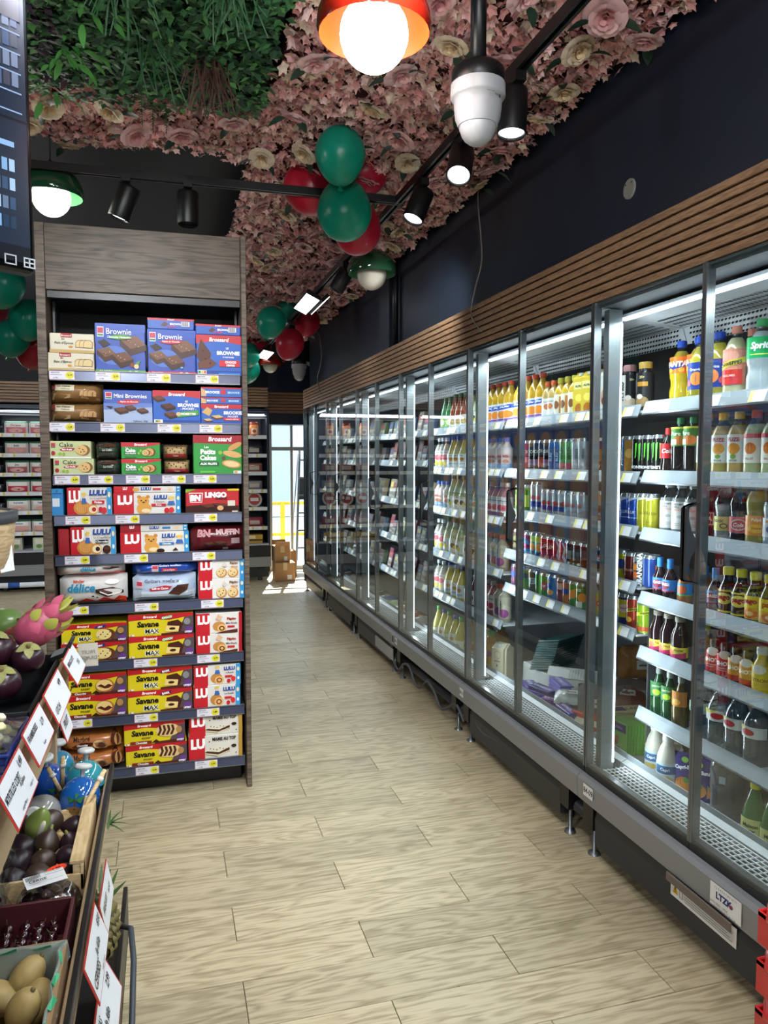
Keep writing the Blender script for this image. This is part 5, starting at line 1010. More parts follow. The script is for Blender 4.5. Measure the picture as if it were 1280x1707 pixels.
# boxed chocolate bars: cream stack and green row
def bars(x, y, z, rz, n, w, d, h, col, ops, name, noun, grp, step, tilt=(0, 0, 0)):
    """n flat bars; step = offset from one to the next"""
    m = M().bbox(-w / 2, w / 2, -d / 2, d / 2, 0, h, pm('bar_' + col, col, .35), .0015); first = None
    for i in range(n):
        if first is None:
            o = m.build(name); first = o
            if ops: lb = M(); draw(lb, ops, w, d, lambda u, v, hh: (u - w / 2, v - d / 2, h + hh)); lb.build('printed_top', o)
        else: o = copy_tree(first)
        o.location = (x + step[0] * i, y + step[1] * i, z + step[2] * i); o.rotation_euler = (tilt[0], tilt[1], rz + rnd.uniform(-.03, .03))
        yield i, o
p = on(0, 1.86, 1048, 1250)
for i, o in bars(1.815, 2.745, DZ + .002, 0, 14, .010, .13, .125, '5AA63A', None, 'chocolate_bar', '', '', (.0128, -.004, 0)):
    o.rotation_euler = (0, rad(2), .12); 
    tag(o, f'upright green chocolate bar, {ORD[i]} of the green row beside the white jugs', 'chocolate bar', 'green chocolate bars on the deck')
    if i == 0: pass
gb = pack('printed_end', .13, .001, .128, '7AB84A', [('r', .05, .68, .95, .95, '2A2A7A'), T('SHOKOVITA', .5, .8, .08, 'C8B0E8', .02), ('e', .4, .3, .22, .12, '8A4A2A'), ('e', .55, .45, .12, .08, 'B0603A'), T('LAIT', .6, .14, .08, '2A3A1A')])
tag(gb, 'green display carton front with purple square facing the aisle', 'carton', None); gb.location = (1.804, 2.745, DZ + .003); gb.rotation_euler = (0, 0, -pi / 2 + .12)
CREAM = [('r', .1, .2, .5, .8, '3A2A6A'), T('LAIT', .7, .5, .3, '6A4A2A')]
for i, o in bars(1.92, 2.875, DZ + .004, -.15, 9, .20, .085, .012, 'D9CDA0', CREAM, 'chocolate_bar', '', '', (.002, .001, .0135)):
    tag(o, f'flat cream chocolate bar, {ORD[i]} from the bottom, behind the green row', 'chocolate bar', 'cream chocolate bars on the deck')
# grey partition of the nearest bay
tag(M().box(1.80, 2.3, 2.532, 2.54, .30, .95, pm('perforated_grey', '4A4D51', .5)).build('bay_divider'), 'dark grey divider between the nearest two cooler bays', 'divider')
# second bay deck: stack of dark green thin boxes, white cards, purple bars, bagged goods
for i, o in bars(1.97, 3.60, DZ + .125, .5, 13, .24, .13, .008, '1D4A4A', [('r', .0, .0, .06, 1, 'C8D4D4'), ('r', .5, .2, .9, .5, '2A6A5A')], 'flat_pack', '', '', (.003, -.002, .0125), (rad(-10), 0, 0)):
    tag(o, f'thin dark green flat pack, {ORD[i]} from the bottom of the slanting stack', 'pack', 'dark green packs on the deck')
tag(M().bbox(1.875, 2.14, 3.22, 3.76, DZ, DZ + .118, pm('crate_white', 'A9ABA8', .6), .004).build('display_carton'), 'white display carton under the slanting dark green packs', 'carton')
for i, o in bars(1.90, 3.42, DZ + .12, .6, 15, .004, .12, .05, 'D8D8D4', None, 'white_card', '', '', (.011, -.009, 0), (0, .5, 0)):
    tag(o, f'white card sleeve, {ORD[i]} of the fanned row below the green packs', 'pack', 'white sleeves on the deck')
r5 = random.Random(9); PU = ['3A2A7A', '4A3A9A', '6A5AB8', '2A2A6A', '5A2A6A']; pro = {}
nn = 0
LOCN = ['beside the dark door post', 'near the white cards', 'at the front rail', 'in the middle of the heap', 'at the back of the heap', 'on top of the heap']
for (x, y, zz, rz, c, w, d, h) in [(1.80, 3.2, 0, .3, 0, .16, .07, .018), (1.80, 3.2, .019, .35, 1, .16, .07, .018), (1.81, 3.2, .038, .2, 0, .16, .07, .018), (1.79, 3.06, 0, .6, 2, .15, .07, .02), (1.79, 3.06, .021, .5, 3, .15, .07, .02), (1.80, 3.05, .042, .7, 1, .15, .07, .02), (1.8, 3.055, .063, .6, 3, .15, .07, .02),
        (1.79, 2.93, 0, .9, 4, .14, .06, .02), (1.79, 2.93, .021, .8, 0, .14, .06, .02), (1.80, 2.925, .042, 1, 4, .14, .06, .02), (1.79, 2.8, 0, .4, 2, .15, .06, .02), (1.79, 2.8, .021, .5, 4, .15, .06, .02), (1.79, 2.79, .042, .3, 0, .15, .06, .02), (1.88, 2.99, .0, .2, 0, .17, .07, .03), (1.88, 2.99, .031, .25, 2, .17, .07, .03), (1.9, 2.99, .062, .3, 1, .17, .07, .03), (1.9, 3.0, .093, .2, 2, .17, .07, .03)]:
    col = PU[c]; key = ('pu', c, w, h)
    if key not in pro:
        o = M().bbox(-w / 2, w / 2, -d / 2, d / 2, 0, h, pm('bar_' + col, col, .3), .002).build('chocolate_bar'); pro[key] = o
        lb = M(); draw(lb, [('r', .1, .3, .5, .7, 'B8A8E0'), T('MILKA', .7, .5, .3, 'E8E0F8', .03)], w, d, lambda u, v, hh: (u - w / 2, v - d / 2, h + hh)); lb.build('printed_top', o)
    else: o = copy_tree(pro[key])
    o.location = (x - (.03 if x > 1.85 else 0), y + .33, DZ + .002 + zz); o.rotation_euler = (0, 0, rz + 1.2)
    stk = {3.2: 'farthest', 3.06: 'second farthest', 3.05: 'second farthest', 3.055: 'second farthest', 2.93: 'third', 2.925: 'third', 2.8: 'nearest', 2.79: 'nearest', 2.99: 'rear', 3.0: 'rear'}[y]; lv = sum(1 for q in [zz] for _ in (0,)); 
    lev = round(zz / (h + .001)) + 1
    tag(o, f'purple wrapped chocolate bar, {ORD[lev - 1]} from the bottom, {stk} heap of the second deck', 'chocolate bar', 'purple chocolate bars on the deck')
for i, (x, y) in enumerate([(1.79, 2.68), (1.80, 2.66), (1.81, 2.64), (1.82, 2.62)]):
    tag(pack('red_packet', .12, .018, .07, 'C8402A', [('r', .1, .3, .9, .7, 'E8D8B8')]), f'small orange-red packet, {ORD[i]} in the row beside the module post', 'packet', 'orange-red packets on the deck'); o = bpy.context.scene.collection.objects[-1]
for i, o in enumerate([o for o in COL.objects if o.name.startswith('red_packet')]): o.location = (1.80 + .02 * i, 3.02 - .025 * i, DZ + .002); o.rotation_euler = (0, 0, -1.2)
def bag(w, d, h, col, noun, loc, rz, label, grp='clear bags on the decks', lay=0):
    o = pillow('plastic_bag', w, d, h, col, None, .008, None, 10, 7); o.location = loc; o.rotation_euler = (rad(-70) if lay else 0, 0, rz); tag(o, label, 'bag', grp)
    s = M(); s.box(-w * .15, w * .2, -.004, -.002, h * .35, h * .62, ink('D8D4D0')).box(-w * .1, w * .15, -.0055, -.004, h * .45, h * .5, ink('6A5A5A')); s.build('label_sticker', o); return o
for i, (x, y, z, c, t_) in enumerate([(2.05, 2.72, .02, '6A5A56', 'dark'), (1.98, 2.64, .1, '8A4A3A', 'reddish'), (2.05, 2.62, .2, 'A8703A', 'amber'), (2.1, 2.85, .1, '4A4A4E', 'grey'), (1.9, 2.73, .0, '7A7478', 'pale grey'), (2.15, 2.7, .28, '5A3A34', 'brown')]):
    bag(.2, .09, .15, c, '', (x, y + .3, DZ + .03 + z), -1.0 + .4 * (i % 3), f'{t_} shiny bagged food on the deck behind the module post', lay=i % 2)
for i, (x, y) in enumerate([(1.83, 3.17), (1.95, 3.12)]):
    bag(.16, .07, .1, 'A9AAA8', '', (x, y, DZ + .09), -.6, ['crumpled silver-wrapped pack on the purple bars', 'second silver-wrapped pack lying deeper in the heap'][i], lay=1)
# third bay deck
def deckC(k, u, x, lab): o = place(k, B[k][0], (x, min(max(y_at(u, x), 3.86), 4.94), DZ + .001), -pi / 2 + .5, lab, f'{B[k][1]}s in the coolers', B[k][2])
for i, u in enumerate([733, 742, 751, 761, 771]): deckC('lgc' if i % 2 == 0 else 'ylb', u, 1.79, f'lemonade bottle on the third cooler deck, {ORD[i]} from the left')
for i, (k, u, x) in enumerate([('oca', 786, 1.80), ('oca', 797, 1.83), ('gsm', 808, 1.80), ('gsm', 822, 1.80), ('oca', 800, 1.93), ('oca', 816, 1.95), ('gsm', 838, 1.92)]): deckC(k, u, x, ['orange-capped juice bottle, farthest on the third deck', 'orange-capped juice bottle just behind the big smoothies', 'large green-capped smoothie bottle, left of the front pair', 'large green-capped smoothie bottle, right of the front pair', 'orange-capped bottle in the back row, left one', 'orange-capped bottle in the back row, right one', 'green-capped smoothie bottle behind the cream cartons'][i])
for i, u in enumerate([840, 852]): deckC('kct', u, 1.79 + .02 * i, ['cream oat drink carton beside the green-capped smoothies', 'cream oat drink carton nearer, beside the door frame'][i])
# far bays: packs hanging or leaning on slanted rails
r6 = random.Random(21); FC = ['6A3A3A', '8A6A4A', '4A4A52', '9A8A7A', '5A6A4A', '7A4A5A', '3A4A6A', 'A89878', '8A3A34', '6A7A8A']
fk = {}
for bi, i in enumerate([4, 5, 6]):
    y0, y1 = MODY[i] + .05, MODY[i + 1] - .06
    for k, z in enumerate(SHZ['D']):
        n = 9 if i == 4 else (6 if i == 5 else 5)
        for q in range(n):
            c = r6.choice(FC); w = (y1 - y0) / n * .84; h = .13 + .04 * (c > '7'); key = (c, n, h)
            if key not in fk:
                o = pack('chilled_pack', w, .035, h, c, [('r', .1, .12, .9, .5, 'C8C0B0'), ('r', .2, .62, .8, .84, r6.choice(['B83A3A', '3A5A9A', 'D8C85A'])), T('FRAIS', .5, .3, .18, '3A3A3A')]); fk[key] = o
            else: o = copy_tree(fk[key])
            o.location = (1.775 + r6.uniform(0, .02), y1 - (y1 - y0) * (q + .5) / n, z - .0255); o.rotation_euler = (rad(-12), 0, -pi / 2)
            tag(o, f"chilled food pack, {ORD[q]} from the left, {['top', 'second', 'third', 'fourth', 'fifth'][k]} shelf of {['fourth', 'fifth', 'last'][bi]} cooler", 'pack', 'chilled packs in the far coolers')
    cols = [['C8603A', 'D8D0C0', 'B04A3A', 'E0A05A', '8AA85A'], ['2A4A9A', '3A6A4A', 'C8C8C0', '6A4A7A'], ['C8C8C0', '8A5A3A', '4A6A8A']][bi]
    for q, c in enumerate(cols): bag(.2, .09, .1, c, '', (1.82, y0 + .15 + .22 * q, DZ + .01), -1.4 + .2 * q, f"bagged chilled food, {ORD[q]} from the right on the {['fourth', 'fifth', 'last'][bi]} cooler deck", 'bagged food on the far decks', lay=1)

# ================================================================= far cooler facing the camera
def farcooler(x0, x1, label, k0):
    c = empty('open_cooler', (x0, 9.45, 0)); tag(c, label, 'refrigerator', 'coolers along the far wall'); w = x1 - x0
    M().box(0, w, .62, .66, .2, 2.1, CASE).box(0, .03, 0, .66, .2, 2.1, NAVY).box(w - .03, w, 0, .66, .2, 2.1, NAVY).box(0, w, 0, .66, 2.085, 2.12, NAVY).build('case', c)
    M().box(.03, w - .03, .0, .05, 2.0, 2.04, CASEW).box(.03, w - .03, -.002, 0, 2.01, 2.03, pm('grille_hole_soft', '3A3E44', .8)).build('top_grille', c)
    M().box(.05, w - .05, .05, .06, 2.05, 2.058, pm('led_soft', 'F0F6FF', .5, emit=.7)).build('led_strip', c)
    d = bpy.data.lights.new('far_cooler_led', 'AREA'); d.shape = 'RECTANGLE'; d.size = w - .1; d.size_y = .16; d.energy = 12; d.color = (.9, .96, 1)
    o = bpy.data.objects.new('far_cooler_led', d); COL.objects.link(o); o.location = ((x0 + x1) / 2, 9.49, 2.04); o.rotation_euler = (rad(-20), 0, 0)
    M().box(0, w, -.04, .64, .28, .44, pm('far_black', '101214', .4)).box(.02, w - .02, -.02, .6, .44, .46, CASEW).build('well', c)
    M().box(0, w, -.06, -.02, .18, .30, GREY).build('bumper', c); M().box(.02, w - .02, .02, .04, .04, .2, DKG).build('kick_panel', c)
    for x in (.12, w - .12): M().lathe([(.03, 0), (.03, .03), (.01, .04), (.01, .2)], DKG, (x, .05, 0), 10).box(x - .05, x + .05, .0, .1, .14, .2, BLACK).build('foot', c)
    for k, z in enumerate([1.803, 1.575, 1.356, 1.138, .92, .68]):
        s = M().box(.03, w - .03, .03, .6, z - .03, z - .022, CASEW).build('shelf', c)
        rl_ = M().box(.03, w - .03, .02, .026, z - .05, z - .005, WHITE); q = .08
        rr = random.Random(k + k0)
        while q < w - .15: rl_.box(q, q + .05, .018, .02, z - .045, z - .01, ink('E8E8EA')).box(q + .05, q + .07, .018, .02, z - .045, z - .01, ink('E0CC4A')); q += rr.choice([.12, .18, .25])
        rl_.build('price_rail', s)
    return c
farcooler(-3.3, -1.92, 'leftmost far cooler facing the camera, seen beyond the banana bin', 1)
farcooler(-1.9, -.1, 'far cooler facing the camera, seen just left of the biscuit shelf', 2)
farcooler(-.08, 1.24, 'far cooler facing the camera, between the biscuit shelf and the bright doorway', 3)
tag(M().tube([(-3.0, 9.33, .085), (-.15, 9.33, .085)], .03, pm('white_tube', 'DCE4E8', .35), 12).build('pipe'), 'long white pipe lying on the floor under the far cooler', 'pipe')
tag(M().tube([(-1.72, 9.33, .085), (-1.6, 9.33, .085)], .0312, pm('blue_tape', '2A5AA8', .5), 12).build('blue_tape'), 'piece of blue tape wrapped around the white pipe', 'tape')
def hampack(w, h, c1, c2, ttl):
    o = pillow('ham_pack', w, .06, h, 'C8C4BE', [('r', .08, .1, .92, .6, c1), ('r', .1, .55, .9, .85, 'E4E2DC'), T(ttl, .5, .7, .18, c2, .03, .1), ('r', 0, .88, 1, 1, '2E6A48'), ('e', .5, .3, .3, .16, 'E0A8A0')], .002); return o
HS = [('Dulano', 'C86A72', 'B02A4A'), ('bon', 'D89A92', '1A1A3A'), ('bio', 'A85A5A', '2A6A3A'), ('Supreme', 'C03A4A', 'F0E0E0'), ('Supreme', 'D8C8BC', '2A4A9A'), ('Jambon', 'D8A89C', '2A4A9A')]
FS = [1.803, 1.575, 1.356, 1.138, .92, .68]
for k, (z, (tt, c1, c2)) in enumerate(zip(FS, HS)):
    for q, (x, w) in enumerate([(-1.62, .245), (-1.365, .22), (-1.11, .22), (-1.81, .1), (-2.02, .1)]):
        if x < -1.7: o = M().lathe([(.04, 0), (.045, .01), (.045, .08), (.04, .09)], pm('dark_jar', '1A1C20', .3), n=12).build('jar'); M().lathe([(.044, .085), (.044, .1)], pm('jar_lid', '3A3C42', .4), n=12).build('lid', o); o.location = (x, 9.58, z - .02); tag(o, f"dark jar, {['right', 'left'][q - 3]} one on far cooler shelf {['one', 'two', 'three', 'four', 'five', 'six'][k]}", 'jar', 'dark jars in the far cooler'); continue
        o = hampack(w, .15, c1, c2, tt) if q == 0 else copy_tree(base_); base_ = o if q == 0 else base_
        o.location = (x, 9.50, z - .02); tag(o, f"sliced ham pack, {['leftmost', 'middle', 'rightmost'][q]}, {SHN[k]} shelf of the far cooler left of the biscuit shelf", 'pack', 'ham packs in the far cooler')
for q, (x, c) in enumerate([(-1.37, 'B8C8A8'), (-1.7, 'A8A89A'), (-2.1, '8A8A8A')]):
    o = pack('cheese_box', .22, .1, .14, c, [('r', .1, .5, .9, .9, 'E0DCC8'), ('e', .3, .3, .14, .16, '6A8A4A'), ('e', .7, .3, .14, .16, '6A8A4A')]); o.location = (x, 9.5, .461); tag(o, ['pale green box in the far cooler well, beside the biscuit shelf post', 'grey box in the far cooler well, left of the pale green one', 'grey box in the lower well of the leftmost far cooler'][q], 'box')
# right-hand far cooler goods
def rnd_pack(kind, x, z, lab):
    if kind == 'jar':
        o = M().lathe([(.05, 0), (.055, .01), (.055, .13), (.04, .15)], pm('jar_orange', 'D88A4A', .3), n=14).build('jar'); M().lathe([(.05, .145), (.05, .17), (.045, .175)], pm('lid_red', 'B03A2A', .4), n=12).build('lid', o)
        lb = M(); draw(lb, [('r', 0, 0, 1, 1, 'E8E0CC'), ('e', .5, .5, .3, .3, 'C8402A')], .08, .07, lambda u, v, hh: ((.0555 + hh) * sin((u - .04) / .055), -(.0555 + hh) * cos((u - .04) / .055), .03 + v), .015); lb.build('label', o)
    elif kind == 'ham': 
        o = M().lathe([(.095, 0), (.095, .02)], pm('ham_rim', 'D0C8BC', .3), n=20).build('round_ham_pack'); M().lathe([(.07, .02), (.07, .023)], pm('ham_red', 'B8403A', .4), n=16).box(-.05, .05, -.02, .02, .0232, .0245, ink('F0E8E0')).build('label', o); o.rotation_euler = (rad(78), 0, 0); z += .1
    else: o = pillow('chilled_pack', .2, .06, .12, kind, [('r', .2, .3, .8, .7, 'C8B8A8')], .002)
    o.location = (x, 9.56 if kind == 'ham' else 9.52, z - .02); tag(o, lab, 'jar' if kind == 'jar' else 'pack', 'goods in the far cooler by the doorway')
for k, (kind, nm) in enumerate([('jar', 'orange jar with red lid'), ('3A3C40', 'dark tray'), ('A86A5A', 'sausage pack'), ('8A8C90', 'small grey pack'), ('ham', 'round ham pack'), ('A83A4A', 'red stacked pack')]):
    for q, x in enumerate([.62, .84, 1.06]): rnd_pack(kind, x, FS[k], f"{nm}, {['left', 'middle', 'right'][q]} of three, {SHN[k]} shelf of the cooler by the doorway")
for i, x in enumerate([.6, 1.0]): o = pack('tray_box', .3, .2, .11, 'B8963A', [('r', .0, .3, 1, .5, '4A3A2A'), ('r', .3, .55, .7, .9, 'E0D0A0')]); o.location = (x, 9.47, .461); tag(o, ['yellow tray box in the far cooler well, left one', 'yellow tray box in the far cooler well beside the cardboard boxes'][i], 'box')
def longgon():
    c = empty('long_shelf_unit', (-.03, 4.35, 0)); tag(c, 'long shelf unit behind the biscuit shelf, seen reflected in the cooler doors', 'shelf unit')
    M().box(-.02, .02, 0, 3.3, .1, 2.1, BLACK).build('back_panel', c); M().box(-.36, .36, 0, 3.3, 0, .1, DKG).build('plinth', c)
    for z in (.1, .5, .85, 1.2, 1.55): M().box(.0, .36, 0, 3.3, z, z + .02, DKG).box(.36, .365, 0, 3.3, z - .02, z + .03, GREY).build('shelf', c)
longgon()
r8 = random.Random(2); CB = {}
for k, z in enumerate((.52, .87, 1.22, 1.57)):
    for q in range(13):
        c = r8.choice(['2A5AA8', '3A7AC8', '2A4A8A', 'D8A02A', 'B83A2A', '5A8A3A', 'C8782A']) if k < 3 else r8.choice(['2A5AB0', '3A6AC0', '2E4E98'])
        if c not in CB: CB[c] = pack('cereal_box', .2, .06, .28, c, [('r', .1, .62, .9, .9, 'E8D8B8'), ('e', .5, .3, .35, .2, 'C8883A'), T('Chocos', .5, .76, .14, 'A83A1E', .04, .2)]); o = CB[c]
        else: o = copy_tree(CB[c])
        o.location = (.31, 4.5 + .235 * q, z + .001); o.rotation_euler = (0, 0, pi / 2); tag(o, f"tall {({'2': 'blue', '3': 'blue', 'D': 'yellow', 'B': 'red', '5': 'green', 'C': 'orange'})[c[0]]} cereal box, {ORD[q]} along shelf {['one', 'two', 'three', 'four'][k]} of the long unit", 'box', 'cereal boxes reflected in the cooler doors')

# ================================================================= biscuit shelf (end unit)
GY = 3.47
gd = empty('shelf_unit', (-.06, GY, 0)); tag(gd, 'tall shelf unit with grey-brown wooden sides and header, full of biscuit boxes', 'shelf unit')
GX = -.06
def gbox(name, x0, x1, y0, y1, z0, z1, mat, par=None, b=.002): return M().bbox(x0 - GX, x1 - GX, y0 - GY, y1 - GY, z0, z1, mat, b).build(name, par or gd)
gbox('side_panel', .335, .357, 3.44, 3.98, 0, 2.475, GONDW); gbox('side_panel', -.50, -.463, 3.47, 3.98, 0, 2.475, GONDW)
gbox('header_board', -.463, .335, 3.475, 3.50, 2.205, 2.475, GONDW); gbox('back_panel', -.463, .335, 3.90, 3.93, .04, 2.2, pm('back_black', '0E1014', .5))
gbox('header_underside', -.463, .335, 3.50, 3.90, 2.19, 2.2, BLACK); gbox('light_bar', -.46, .333, 3.48, 3.51, 2.172, 2.203, BLACK)
gbox('plinth', -.44, .32, 3.56, 3.90, 0, .07, BLACK)
for s in (-.455, .318): gbox('slotted_upright', s, s + .012, 3.60, 3.66, .0, 2.18, DKG)
GZ = [1.878, 1.662, 1.44, 1.268, 1.097, .88, .632, .385, .146]
TAGS = [[150, 240, 325, 400 - 53], [120, 180, 278, 355], [110, 165, 230, 290, 340], [128, 211, 340], [125, 224, 338], [120, 240, 352], [236, 343], [110, 235, 341], [235, 335]]
TAGS = [[108, 184, 268, 348], [106, 190, 284, 353], [112, 168, 230, 290, 342], [128, 211, 342], [125, 224, 338], [121, 240, 351], [236, 343], [122, 235, 341], [235, 336]]
RAILC = pm('rail_blue_grey', '4A5068', .28, .3)
for k, z in enumerate(GZ):
    sh = gbox('shelf', -.46, .332, 3.475, 3.89, z - .028, z - .008, DKG)
    rl_ = M(); a, b_ = -.455 - GX, .328 - GX
    rl_.add([(a, -.005, z - .045), (b_, -.005, z - .045), (b_, .0, z - .006), (a, .0, z - .006), (a, .006, z - .045), (b_, .006, z - .045), (b_, .006, z - .003), (a, .006, z - .003)],
            [(0, 1, 2, 3), (3, 2, 6, 7), (4, 7, 6, 5), (0, 4, 5, 1), (0, 3, 7, 4), (1, 5, 6, 2)], RAILC).box(a, b_, -.008, -.004, z - .048, z - .044, STEEL)
    rl_.box(a, b_, -.006, -.002, z - .006, z - .003, STEEL); rl_.build('price_rail', sh)
    for u in TAGS[k]:
        x = on(1, 3.46, u, 800).x - GX; tg = M(); mp = lambda uu, v, hh: (x - .05 + uu, -.0065 - hh, z - .044 + v)
        draw(tg, [('r', 0, 0, 1, 1, 'D8A8B8'), ('r', .02, .05, .98, .95, 'E6E4EE'), ('e', .8, .5, .17, .42, 'E4DC3A'), T('BISCUITS', .25, .78, .16, '3A3A44'), ('r', .06, .5, .5, .56, '9A9AA8'), T('3 770', .25, .2, .16, '2A2A34', .02), T(['2', '1', '3'][k % 3] + ',' + str(19 + 10 * k), .81, .5, .26, '3A3A1E', .03)], .1, .036, mp); tg.build('price_tag', sh)
def C1(a, b, c, d): return (60 + a / 3.459, 370 + b / 3.459, 60 + c / 3.459, 370 + d / 3.459)
def C2(a, b, c, d): return (60 + a / 3.284, 800 + b / 3.284, 60 + c / 3.284, 800 + d / 3.284)
def gput(k, rect, maker, label, cat, grp=None, zoff=0, dy=0):
    """put a pack on shelf k over the span seen in the photograph; returns its height"""
    u0, v0, u1, v1 = rect; yy = GY + .004 + dy; vm = (v0 + v1) / 2; um = (u0 + u1) / 2
    x0, x1 = on(1, yy, u0, vm).x, on(1, yy, u1, vm).x; h = on(1, yy, um, v0).z - on(1, yy, um, v1).z
    o = maker(x1 - x0 - .002, h); o.location = ((x0 + x1) / 2, yy, GZ[k] - .0075 + zoff); tag(o, label, cat, grp); return h
LOGO = [('r', .04, .72, .17, .93, 'E8E0E4'), ('r', .05, .8, .16, .91, 'C83A50'), ('r', .05, .74, .16, .78, '3A8A5A')]
def bx(d, col, ops, nm='biscuit_box'): return lambda w, h: pack(nm, w, d, h, col, ops)
def pl_(d, col, ops, nm='biscuit_pack', wr=.003): return lambda w, h: pillow(nm, w, d, h, col, ops, wr)
def cake(u, v, s, body='E0B878', crust='8A5A30', dots='5A2A1A'):
    o = [('e', u + s * .3, v, s, s * 1.9, crust), ('e', u, v, s * .9, s * 1.8, body)]
    return o + [('e', u - s * .3, v + s * .6, s * .12, s * .2, dots), ('e', u + s * .2, v + s * .2, s * .12, s * .2, dots), ('e', u - s * .1, v - s * .7, s * .12, s * .2, dots), ('e', u + s * .4, v - s * .5, s * .12, s * .2, dots)]
def slices(u, v, s, c, e):
    r = []
    for i in range(3): q = u + i * s * .8; r += [('p', [(q - s, v - s * 1.5), (q + s, v - s * 1.7), (q + s * 1.1, v + s), (q + s * .5, v + s * 2.1), (q - s * .5, v + s * 1.9), (q - s * .9, v + s)], e), ('p', [(q - s * .9, v - s * 1.3), (q + s * .8, v - s * 1.5), (q + s * .9, v + s * .9), (q + s * .4, v + s * 1.8), (q - s * .5, v + s * 1.6), (q - s * .8, v + s * .8)], c)]
    return r
PAIN = [('r', 0, 0, 1, .16, 'C8A868'), ('r', .25, .78, .5, 1, 'A82A34'), T('Brossard', .37, .88, .1, 'F8E8E0', .02, .1), T('au', .3, .7, .08, '2A2A2A'), T('Pain d\'Épices', .32, .5, .2, '2A2A2A', .01, .15), ('e', .47, .3, .05, .06, 'D8902A')] + slices(.68, .45, .11, 'E0C890', 'A8784A')
h = gput(0, C1(66, 727, 336, 833), bx(.2, 'DCD4BC', PAIN), 'lower cream gingerbread box on the top shelf', 'box', 'cream gingerbread boxes')
gput(0, C1(75, 608, 336, 720), bx(.2, 'DCD4BC', PAIN), 'upper cream gingerbread box on the top shelf', 'box', 'cream gingerbread boxes', h)
def BROW(g, ttl, nuts):
    return [('p', [(0, .6), (1, .85), (1, 1), (0, 1)], '3A5AB8'), ('e', .35, .35, .3, .2, '5A7AC8')] + choc(.75, .56, .22, '7E553C', '4A2C1E') + choc(.22, .36, .16, '7E553C', '4A2C1E') + choc(.54, .26, .18, '74492F', '40241A') + \
        [('p', [(.05, .62), (.18, .68), (.3, .58), (.16, .5)], '2E1A14')] + LOGO + [T('Brownie', .47, .84, .12, 'F4F4F8', .01, 0, .5), ('p', [(.27, .74), (.45, .78), (.72, .76), (.68, .7), (.45, .67), (.27, .7)], g), T(ttl, .48, .725, .045, 'FFFFFF', .02, .15), ('r', 0, 0, 1, .055, g), T('Aux oeufs frais', .2, .028, .03, 'F4F4F4'), T('14/5       285g', .75, .028, .032, 'F4F4F4')] + \
        ([('e', .73, .16, .045, .05, '8A4A2A'), ('e', .81, .13, .05, .05, 'E0C898'), ('p', [(.78, .2), (.9, .26), (.86, .16)], '5A9A3A')] if nuts else [('e', .7, .15, .03, .02, '8AB0D8')]) + \
        [('e', u_, v_, .012, .01, 'C8A888') for u_, v_ in ((.2, .38), (.28, .42), (.16, .4), (.5, .3), (.58, .27), (.45, .34), (.7, .62), (.8, .58), (.86, .54), (.66, .66))]
gput(0, C1(340, 562, 632, 843), bx(.04, '2C4CAE', BROW('5AA03A', 'Chocolat Noisettes', 1)), 'large blue brownie box with green ribbon', 'box')
h = gput(0, C1(642, 597, 922, 853), bx(.04, '2C4CAE', BROW('C8303E', 'Pépites de Chocolat', 0)), 'large blue brownie box with red ribbon, smaller box on top', 'box')
TOPB = [('r', 0, .82, 1, 1, 'C8303A'), T('Brossard', .5, .9, .12, 'FFFFFF'), ('p', [(.28, .35), (.36, .7), (.44, .5), (.36, .25)], '5A3020'), T('BROWNIE', .62, .5, .2, 'FFFFFF', .03), ('r', .72, .3, .9, .75, 'E8E8E8')] + [('r', .735 + .02 * i, .35, .745 + .02 * i, .72, '2A2A2A') for i in range(7)] + [T('CHOCO', .5, .25, .16, 'E83A3A', .03)]
gput(0, C1(640, 517, 912, 580), bx(.16, '2A5AB8', TOPB), 'small blue box lying on the brownie box with red ribbon', 'box', None, h + .001)
BRO = [('r', 0, 0, 1, .12, '1E4AA0'), ('p', [(0, .78), (.5, .86), (1, .78), (1, 1), (0, 1)], 'C8303A'), T('Brossard', .5, .89, .1, 'FFFFFF', .03, .15)]
h = gput(0, C1(922, 630, 1187, 862), bx(.04, '2260C0', BRO + [('p', [(0, .45), (.1, .9), (.32, .55), (.3, .4), (.1, .3)], '5A2E1E'), ('p', [(.02, .3), (.3, .42), (.45, .3), (.3, .18), (.05, .15)], '6E3A24'), ('e', .15, .6, .02, .02, '2A120A'), ('e', .2, .4, .02, .02, '2A120A'), ('e', .3, .3, .02, .02, '2A120A'), T('LE', .68, .68, .05, 'FFFFFF', .04), T('BROWNIE', .7, .56, .1, 'FFFFFF', .05), T('À PARTAGER', .7, .46, .045, 'FFFFFF', .03), ('r', .5, .22, .95, .38, 'D8303A'), T('CHOCO', .75, .335, .06, 'FFFFFF', .05), T('PÉPITES', .75, .26, .06, 'FFFFFF', .05), ('r', .03, .03, .22, .12, 'E8E8E8'), ('r', .04, .045, .09, .105, '3A8A3A'), ('r', .1, .045, .15, .105, 'D8C83A'), ('r', .16, .045, .21, .105, 'D8602A'), ('r', .48, .02, .95, .07, '3A7AD0')]), 'blue brownie box with large chocolate brick, right end of top shelf', 'box')
gput(0, C1(918, 572, 1180, 632), bx(.16, '2A5AB8', TOPB), 'small blue box lying on the rightmost brownie box', 'box', None, h + .001)
